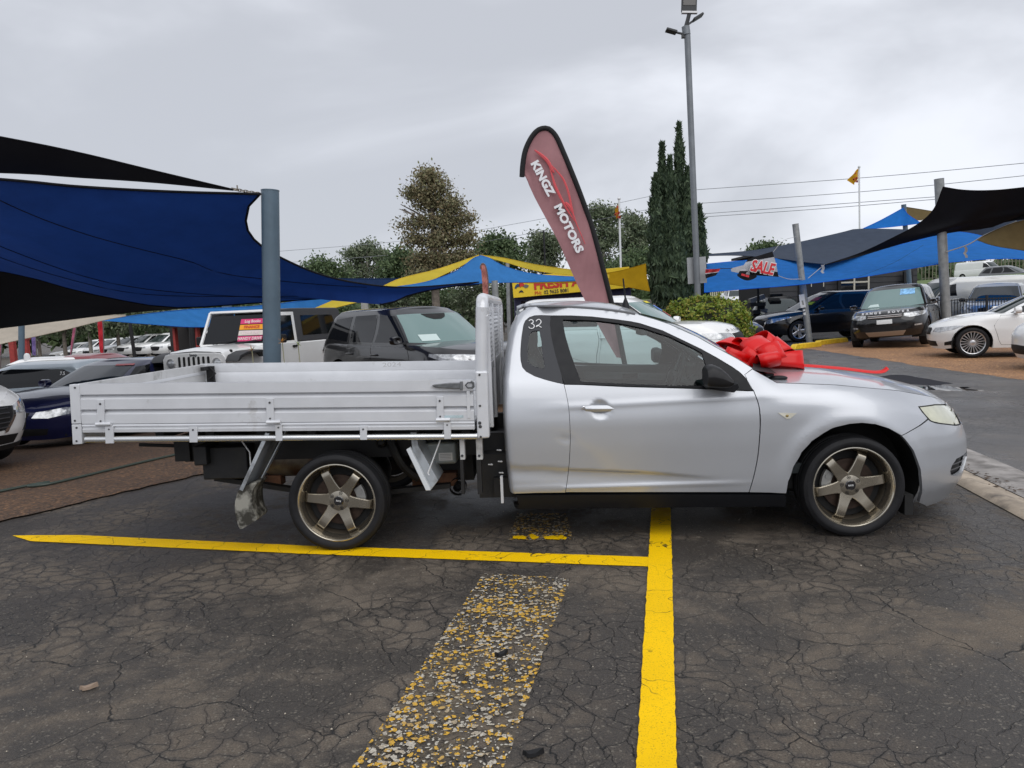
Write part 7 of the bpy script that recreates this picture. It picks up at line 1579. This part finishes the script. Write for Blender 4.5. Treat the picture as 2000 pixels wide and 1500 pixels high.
# ---- red gift bow on the bonnet
M_BOW = mat('red_plastic_ribbon', (.60, .002, .002), .36, coat=.15, spec=.3)
def uw(p): return Vector(UO+UD*p[0]+UN*p[1])+Vector((0, 0, p[2]))
def bl(px, py, y): x, z = ul(px, py, y); return Vector((x, y, z))
bc = bl(1478, 706, -.28); bow = empty('gift_bow', uw(bc), UYAW, 'big glossy red ribbon bow lying across the ute windscreen base', 'bow'); bow.scale = (1, 1, .86)
def loop(tip, width, fat, base=Vector((0, 0, 0)), roll=0.0, n=36):
    tip = Vector(tip); d = tip-base; L = d.length; d.normalize(); u = Vector((0, 0, 1)); u = (u-d*u.dot(d)).normalized() if abs(d.z) < .95 else Vector((1, 0, 0)); s = d.cross(u)
    u2 = u*math.cos(roll)+s*math.sin(roll); s2 = d.cross(u2); b = MB(); G = []
    for i in range(n+1):
        t = 2*math.pi*i/n; r_ = (1-math.cos(t))/2; c = base+d*(L*r_**.8)+u2*(1.35*fat*math.sin(t)*(.5+.5*r_)+.012*math.sin(2*t+L*40)); w = width*(.5+.5*r_)/2
        G.append([tuple(c+s2*w*k) for k in (-1, -.33, .33, 1)])
    b.grid(G); o = b.build('ribbon_loop', M_BOW, bow, smooth=70); sd = o.modifiers.new('thickness', 'SOLIDIFY'); sd.thickness = .002; return o
def tip(px, py, y): return bl(px, py, y)-bc
loop(tip(1392, 672, -.20), .13, .055, roll=.4); loop(tip(1408, 662, -.05), .15, .06, roll=-.3); loop(tip(1420, 690, -.52), .12, .05, roll=1.2); loop(tip(1445, 664, -.10), .15, .07, roll=.1)
loop(tip(1500, 655, -.12), .17, .09, roll=1.0); loop(tip(1478, 662, -.40), .15, .09, roll=2.2); loop(tip(1535, 672, -.20), .16, .07, roll=.8); loop(tip(1570, 703, -.30), .15, .055, roll=1.3)
loop(tip(1545, 700, -.05), .14, .05, roll=-.4); loop(tip(1505, 700, -.66), .13, .045, roll=.2); loop(tip(1515, 680, -.5), .14, .07, roll=1.8); loop(tip(1455, 694, -.44), .14, .06, roll=.9); loop(tip(1430, 676, .05), .15, .06, roll=1.7)
b = MB(); b.ball((0, 0, -.01), .05, 8, (1, 1, .7)); b.build('knot', M_BOW, bow)
def tail(pts, w):
    P = spline([tuple(q) for q in pts], 8); b = MB(); G = []
    for i, p in enumerate(P):
        d = Vector(P[min(i+1, len(P)-1)])-Vector(P[max(i-1, 0)]); s = d.cross(Vector((0, 0, 1))).normalized(); s = (s*.8+Vector((0, 0, -.6 if s.y < 0 else .6))); G.append([tuple(Vector(p)+Vector((0, 0, w*.6))+s*w*k) for k in (-1, 0, 1)])
    b.grid(G); o = b.build('ribbon_tail', M_BOW, bow, smooth=70); sd = o.modifiers.new('thickness', 'SOLIDIFY'); sd.thickness = .002
def hood(x, y, h): 
    ze = float(zE(x)); c = float(np.interp(x, [2.63, 2.87, 3.157, 3.527, 3.822, 3.93, 4.05], [.975, .972, .948, .884, .803, .762, .71])); Yh = float(US.Y(x, ze)); return Vector((x, y, ze+max(.02, c-ze)*(1-abs(y/Yh)**2.2)+h))-bc
tail([(.05, .0, 0), hood(2.95, -.30, .012), hood(3.08, -.32, .008), hood(3.25, -.33, .008), hood(3.42, -.34, .008), hood(3.50, -.33, .022), hood(3.54, -.32, .055)], .017)
tail([(.05, .05, 0), hood(2.90, .0, .02), hood(3.02, .05, .02), hood(3.12, .08, .03)], .02)
# ---- hose on the gravel
pts = [(-40, 958), (0, 951), (60, 940), (95, 936), (75, 941), (55, 943), (90, 943), (160, 928), (250, 906), (330, 888), (372, 880), (430, 872)]
b = MB(); P = [gnd(*p, z=-.03) for p in pts]; P = [(p[0], p[1], hz(p[0], p[1])+.028) for p in P]; b.tube(spline(P, 6), .013, 8); h_ = b.build('garden_hose', mat('dark_green_hose', (.03, .045, .035), .5)); tag(h_, 'dark green hose lying across the brown gravel behind the tray', 'hose')
# small loose things on the asphalt
def chip(name, label, cat, px, py, sz, m, rot=0.0):
    c = gnd(px, py); b = MB(); pl = [(sz*math.cos(a)*(1+.4*math.sin(3*a+1)), sz*.45*math.sin(a)) for a in np.linspace(0, 2*math.pi, 11)[:-1]]; b.prism(pl, lambda x, y: (x, y, .001), lambda x, y: (x*.92, y*.9, .008+.01*abs(x)/sz)); o = b.build(name, m, bev=0); o.location = (c[0], c[1], .003); o.rotation_euler = (0, 0, rot); tag(o, label, cat)
chip('dry_leaf', 'pale dry leaf lying on the asphalt at lower left', 'leaf', 172, 1347, .028, mat('pale_leaf', (.26, .19, .14), .8), .5)
chip('dark_scrap', 'small dark scrap lying on the worn paint strip', 'scrap', 979, 1282, .028, M_BLKM, .7); chip('dark_scrap', 'dark twig scrap on the asphalt near the bottom edge', 'scrap', 1040, 1477, .03, M_BLKM, .2)
# ------------------------------------------------------------------ plants
def leafmat(name, stops, rough=.6, tr=.25):
    m = bpy.data.materials.new(name); n = NT(m); g_ = n('NewGeometry'); P = n('TexCoord').outputs['Object']
    c = n.ramp(g_.outputs['Random Per Island'], [(i/(len(stops)-1), (*s, 1)) for i, s in enumerate(stops)])
    c = n.mix(n.mr(n.noise(P, 1.1, 3), .35, .65, 0, .55), c, n.mix(.5, c, (*stops[0], 1)))
    d = n('BsdfPrincipled', {'Base Color': c, 'Roughness': rough, 'Specular IOR Level': .3}); t = n('BsdfTranslucent', {'Color': c}); n.done(n('MixShader', {0: tr, 1: d.outputs[0], 2: t.outputs[0]})); return m
def leaves(name, C, N_, sz, m, parent, aspect=2.0, updir=0.0):
    """one mesh of folded leaf quads at centres C with rough normals N_"""
    n = len(C); a = RNG.normal(size=(n, 3)); a[:, 2] += updir*3; a /= np.linalg.norm(a, axis=1, keepdims=True); w = np.cross(a, N_+RNG.normal(size=(n, 3))*.6); w /= np.linalg.norm(w, axis=1, keepdims=True)+1e-9
    s = sz*RNG.uniform(.6, 1.4, size=(n, 1)); a = a*s*.5*math.sqrt(aspect); w = w*s*.5/math.sqrt(aspect)
    V = np.stack([C-a, C+w*1.0, C+a, C-w*1.0], 1).reshape(-1, 3); me = bpy.data.meshes.new(name); me.vertices.add(4*n); me.vertices.foreach_set('co', V.ravel())
    me.loops.add(4*n); me.loops.foreach_set('vertex_index', np.arange(4*n)); me.polygons.add(n); me.polygons.foreach_set('loop_start', np.arange(n)*4); me.polygons.foreach_set('loop_total', np.full(n, 4)); me.update(); me.validate()
    return link(name, me, m, parent)
def blobpts(blobs, Y, n, base, shell=.55, clump=0, csz=.3, depth=1.0):
    """points in ellipsoids given in picture size at depth Y"""
    A = np.array([b_[2]*b_[3] for b_ in blobs], float); k = RNG.choice(len(blobs), size=n if not clump else max(1, n//clump), p=A/A.sum()); P = []; N_ = []
    for i in range(len(blobs)):
        c = np.array(at(blobs[i][0], blobs[i][1], Y+(blobs[i][4] if len(blobs[i]) > 4 else 0))); rx, rz = blobs[i][2]/1500*Y, blobs[i][3]/1500*Y; q = int((k == i).sum()); d = RNG.normal(size=(q, 3)); d /= np.linalg.norm(d, axis=1, keepdims=True)
        r = (shell+(1-shell)*RNG.random((q, 1)))*np.where(RNG.random((q, 1)) < .85, 1, RNG.uniform(1, 1.18, (q, 1))); r = np.where(RNG.random((q, 1)) < .25, RNG.random((q, 1))*shell, r); p = d*r*np.array([rx, rx*depth, rz])+c
        P.append(p); N_.append(d)
    P = np.concatenate(P); N_ = np.concatenate(N_)
    if clump:
        m_ = len(P); P = np.repeat(P, clump, 0)+RNG.normal(size=(m_*clump, 3))*csz*np.array([1, 1, .7]); N_ = np.repeat(N_, clump, 0)
    return P-np.array(base), N_
M_BARK = mat('grey_bark', (.16, .135, .11), .85, var=.4, vscale=6, bump=.5, bscale=20); M_PBARK = mat('pale_gum_bark', (.36, .33, .29), .8, var=.3, vscale=3)
L_GUM = leafmat('gum_leaves', [(.075, .10, .065), (.14, .18, .10), (.20, .24, .14), (.26, .28, .20)]); L_TALL = leafmat('brown_green_leaves', [(.10, .10, .06), (.20, .18, .10), (.26, .19, .11), (.22, .24, .12), (.34, .29, .17)])  # gum, tall and lush leaf colours lightened in place of distance haze
L_LUSH = leafmat('lush_leaves', [(.05, .08, .04), (.105, .155, .07), (.165, .22, .10)]); L_CYP = leafmat('cypress_leaves', [(.03, .05, .03), (.065, .10, .055), (.12, .165, .09)]); L_HEDGE = leafmat('hedge_leaves', [(.06, .10, .014), (.14, .21, .026), (.23, .31, .04), (.31, .35, .05), (.32, .22, .05)], .45)
def tree(name, label, blobs, Y, n, sz, lm, trunk, bark=M_BARK, r0=.25, shell=.5, clump=110, csz=.48, grp='trees behind the car yard', cat='tree'):
    p0 = a3((*trunk[0], Y)); g_ = hz(p0.x, p0.y) if p0.y < 300 else 0; base = Vector((p0.x, p0.y, min(g_, p0.z)-.1)); o = empty(name, base, 0, label, cat, grp)
    b = MB(); T = [Vector((0, 0, 0))]+[a3((*t, Y))-base for t in trunk]; b.tube(spline([tuple(t) for t in T], 4), list(np.linspace(r0, r0*.3, (len(T)-1)*4+1)), 8)
    rr = random.Random(len(blobs)*7+int(Y))
    for bl_ in blobs:
        c = a3((bl_[0], bl_[1], Y+(bl_[4] if len(bl_) > 4 else 0)))-base; k = max(1, int(len(T)*.6)); s = T[min(range(1, len(T)), key=lambda i: (T[i]-c).length+abs(T[i].z-(c.z-1.2)))]
        b.tube(spline([tuple(s), tuple((s+c)/2+Vector((rr.uniform(-.3, .3), rr.uniform(-.3, .3), .2))), tuple(c+Vector((0, 0, .3)))], 4), list(np.linspace(r0*.36, r0*.08, 9)), 6)
        for q in range(3): e_ = c+Vector((rr.uniform(-1, 1)*bl_[2]/1500*Y*.8, rr.uniform(-1, 1)*.8, rr.uniform(-.3, 1)*bl_[3]/1500*Y*.8)); b.tube([tuple((s+c)/2), tuple((c+e_)/2), tuple(e_)], [r0*.14, r0*.09, r0*.03], 5)
    b.build('trunk', bark, o, smooth=60); C, N_ = blobpts(blobs, Y, int(n*(1.6 if name == 'tall_tree' else 1.05)), base, shell, clump, csz); leaves('crown', C, N_, sz*.5, lm, o); return o
_tb = [(838, 346, 20, 17), (860, 366, 20, 17), (814, 376, 18, 14), (842, 395, 26, 17), (886, 402, 20, 18), (796, 388, 14, 7), (908, 428, 14, 10), (872, 434, 26, 18), (826, 436, 22, 13), (792, 441, 16, 6), (852, 470, 34, 18), (904, 470, 18, 15), (806, 466, 16, 11), (874, 505, 38, 18), (826, 512, 30, 16), (912, 508, 20, 17), (848, 540, 50, 14), (783, 408, 10, 5), (920, 455, 10, 7)]
tree('tall_tree', 'tall brownish-green tree standing highest between the post and the banner', _tb, 52, 15500, .28, L_TALL, [(850, 560), (848, 500), (846, 440), (842, 380), (839, 345)], r0=.30, clump=90, csz=.36, shell=.45)
tree('gum_tree', 'rounded dark gum tree just right of the blue-grey post', [(625, 525, 26, 20), (650, 535, 26, 22), (612, 545, 18, 18), (640, 555, 40, 18)], 66, 6500, .42, L_LUSH, [(640, 590), (636, 550), (632, 525)])
tree('gum_tree', 'airy gum tree with see-through crown left of the tall tree', [(715, 485, 24, 14), (690, 495, 16, 12), (740, 500, 20, 14), (705, 515, 22, 12), (755, 515, 14, 10), (680, 525, 12, 10), (730, 530, 26, 12), (700, 545, 34, 12)], 70, 6500, .38, L_GUM, [(716, 590), (716, 540), (718, 505), (716, 480)], M_PBARK, .22, .5, 120, .42)
tree('gum_tree', 'bushy gum tree close against the tall tree on its left', [(790, 508, 26, 18), (770, 530, 24, 20), (800, 540, 36, 22)], 62, 6000, .40, L_LUSH, [(790, 590), (788, 540), (788, 505)])
tree('gum_tree', 'rounded gum tree right of the tall tree, behind the peak', [(970, 475, 26, 18), (1000, 490, 26, 20), (950, 492, 18, 16), (985, 515, 44, 18)], 66, 7000, .42, L_LUSH, [(978, 590), (978, 530), (976, 480)])
tree('gum_tree', 'open gum tree directly left of the banner', [(1060, 470, 22, 20), (1045, 490, 20, 18), (1075, 480, 20, 22), (1060, 515, 36, 20)], 70, 6000, .40, L_GUM, [(1060, 590), (1060, 530), (1060, 475)], M_PBARK, .22, .45)
tree('gum_tree', 'tall gum tree with pale limbs just right of the banner', [(1165, 415, 20, 12), (1190, 425, 22, 14), (1150, 440, 18, 14), (1185, 455, 30, 14), (1165, 480, 30, 16), (1195, 495, 26, 16), (1175, 515, 36, 14)], 66, 7000, .38, L_GUM, [(1180, 590), (1180, 520), (1176, 460), (1172, 415)], M_PBARK, .25, .5, 120, .44)
tree('gum_tree', 'broad gum tree between the white flag pole and the cypresses', [(1235, 435, 26, 16), (1255, 455, 22, 18), (1225, 465, 22, 16), (1245, 490, 30, 18), (1230, 520, 36, 16)], 70, 7500, .42, L_GUM, [(1240, 590), (1240, 530), (1238, 440)], M_PBARK, .25, .45)
tree('gum_tree', 'low lush tree in front of the gums beside the ochre sail', [(1215, 530, 30, 14), (1190, 540, 26, 12), (1250, 515, 20, 20)], 50, 5000, .32, L_LUSH, [(1215, 590), (1215, 560), (1215, 535)])
tree('small_tree', 'treetop peeping over the slate sail at the right', [(1500, 484, 14, 8), (1480, 490, 14, 7), (1520, 490, 14, 6)], 90, 2500, .5, L_LUSH, [(1500, 560), (1500, 520), (1500, 488)])
k = 0
labs = ['behind the cream sail at far left', 'behind the purple flag', 'behind the pink flag', 'left of the red flag', 'right of the red flag', 'beyond the far white cars', 'left of the open shed', 'behind the off-roader', 'behind the blue-grey post', 'behind the black luxury SUV roof', 'under the dusky blue sail', 'under the tall tree', 'below the peaked sail', 'behind the dealer sign', 'behind the banner foot', 'behind the white flag pole foot']
for i, px in enumerate((20, 75, 125, 175, 230, 285, 335, 420, 560, 640, 760, 850, 930, 1030, 1120, 1210)):
    rr = random.Random(i); hy = 640-.045*px; up = (26 if px < 420 else 44)
    tree('background_tree', 'dark leafy tree '+labs[i], [(px+rr.uniform(-12, 12), hy-up+rr.uniform(-8, 10), 30, 18), (px-25, hy-up*.4, 30, 22), (px+25, hy-up*.4, 30, 22), (px, hy, 40, 18)], 58+rr.uniform(-6, 12), 3600, .40, L_LUSH if i % 2 else L_GUM, [(px, hy+20), (px+2, hy), (px+1, hy-up*.6)], M_PBARK if i % 3 == 0 else M_BARK, .16, .4, 90, .5)
# distant bush seen through the gaps
C, N_ = [], []
for px in range(-140, 2080, 34):
    hy = 640-.045*px-(14 if px > 1380 else 0); q, w_ = blobpts([(px, hy-6, 34, 22), (px+15, hy+14, 34, 20)], 92+RNG.uniform(-6, 6), 700, (0, 0, 0), .3, 7, .7); C.append(q); N_.append(w_)
o = leaves('distant_bush', np.concatenate(C), np.concatenate(N_), .8, L_LUSH, None); tag(o, kind='stuff')
# cypresses
cols = [(1283, 345, 585, 13, 'short left cypress spire'), (1296, 282, 590, 12, 'second cypress spire, tall and thin'), (1311, 310, 590, 14, 'third cypress spire from the left'), (1329, 245, 592, 13, 'tallest cypress spire'), (1345, 330, 592, 14, 'cypress spire just behind the lamp post'), (1368, 405, 590, 12, 'short right cypress spire'), (1322, 430, 594, 18, 'broad low cypress in front of the clump'), (1300, 440, 594, 18, 'low cypress at the left front of the clump')]
for i, (px, pt_, pb, rw_, lab) in enumerate(cols):
    Y = 26+(.5 if i < 6 else -.4)+.25*(i % 2); n = 5200; v = RNG.random(n)**.85; yy = pt_+(pb-pt_)*v; prof = np.minimum(1, .16+1.6*v**.75)*rw_*.95*(1+.28*np.sin(v*31+i)+.15*np.sin(v*67+2*i))*np.where(v < .08, .45, 1)
    a = RNG.random(n)*2*math.pi; r_ = (.55+.45*RNG.random(n))*prof/1500*Y; lean = 3.0*(1-v)
    P = np.array([at(px-l, y_, Y) for l, y_ in zip(lean, yy)]); P[:, 0] += r_*np.cos(a); P[:, 1] += r_*np.sin(a); base = Vector((P[:, 0].mean(), Y, 0.0)); N_ = np.stack([np.cos(a), np.sin(a), 0*a], -1)
    o = empty('cypress', base, 0, lab+' in the clump by the lamp post', 'cypress', 'cypress clump by the lamp post'); leaves('crown', P-np.array(base), N_, .19, L_CYP, o, 3.2, .9); b = MB(); tp_ = a3((px-3, pt_+12, Y))-base; b.tube([(0, 0, -.1), tuple(tp_)], [.10, .015], 7); b.build('trunk', M_BARK, o)
b = MB(); q = [a3((1368, 480, 26)), a3((1374, 445, 26)), a3((1379, 432, 26))]; 
# round hedge
Y = 18.5; hb_ = [(1380, 628, 84, 48), (1340, 632, 44, 44), (1415, 632, 44, 46), (1385, 668, 88, 60), (1375, 606, 50, 27), (1425, 625, 30, 38), (1330, 618, 30, 30)]
base = Vector(at(1380, 700, Y)); base.z = 0; hd = empty('round_hedge', base, 0, 'clipped round bright green bush below the lamp post', 'bush')
C, N_ = blobpts(hb_, Y, 30000, base, .86, 6, .035, .9); leaves('crown', C, N_, .062, L_HEDGE, hd, 1.7)
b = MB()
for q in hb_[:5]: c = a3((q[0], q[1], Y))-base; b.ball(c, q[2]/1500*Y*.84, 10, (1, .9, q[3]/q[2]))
b.build('inner_core', mat('dark_core', (.012, .016, .006), .9), hd); b = MB(); b.tube([(0, 0, -.05), (0, 0, .5)], .10, 8); b.build('trunk', M_BARK, hd)  # solid dark core filling the bush behind its leaves
# dried flower stalks by the left post
for i, (px, py, c, lab) in enumerate(((492, 684, (.30, .17, .06), 'thin dried flower stalk left of the blue-grey post'), (551, 667, (.42, .20, .03), 'orange dried flower stalk right beside the blue-grey post'), (582, 671, (.20, .26, .05), 'green starry flower stalk right of the blue-grey post'))):
    Y = 9.3+.1*i; tp_ = a3((px, py, Y)); base = Vector((tp_.x+.02, tp_.y, hz(tp_.x, tp_.y))); o = empty('flower_stalk', base, 0, lab, 'plant', 'flower stalks by the post')
    b = MB(); b.tube(spline([(0, 0, 0), tuple((tp_-base)*.5+Vector((.01, 0, 0))), tuple(tp_-base)], 5), .0055, 6); b.build('stem', mat('pale_stem', (.25, .24, .14), .7), o)
    b = MB(); rr = random.Random(i+2)
    for k in range(22):
        a = rr.uniform(0, 2*math.pi); e_ = rr.uniform(-.5, 1.2); d = Vector((math.cos(a)*math.cos(e_), math.sin(a)*math.cos(e_), math.sin(e_))); L_ = rr.uniform(.04, .09); s = d.cross(Vector((0, 0, 1))).normalized()*.007; t0 = tp_-base
        b.add([t0-s, t0+s, t0+d*L_+Vector((0, 0, -.01))], [(0, 1, 2)])
    b.build('flower_head', mat('dried_petal_%s' % ('brown', 'orange', 'green')[i], c, .8), o, smooth=0)
    b = MB()
    for k in range(16):
        a = k*.9; d = Vector((math.cos(a), math.sin(a), 0)); s = Vector((-d.y, d.x, 0))*.02; G = [[tuple(d*.32*f+s*(1-f)*q+Vector((0, 0, .35*f-.25*f*f))) for q in (-1, 1)] for f in (0, .35, .7, 1)]; b.grid(G)
    b.build('leaf_blades', mat('strap_leaf', (.05, .09, .03), .6), o)
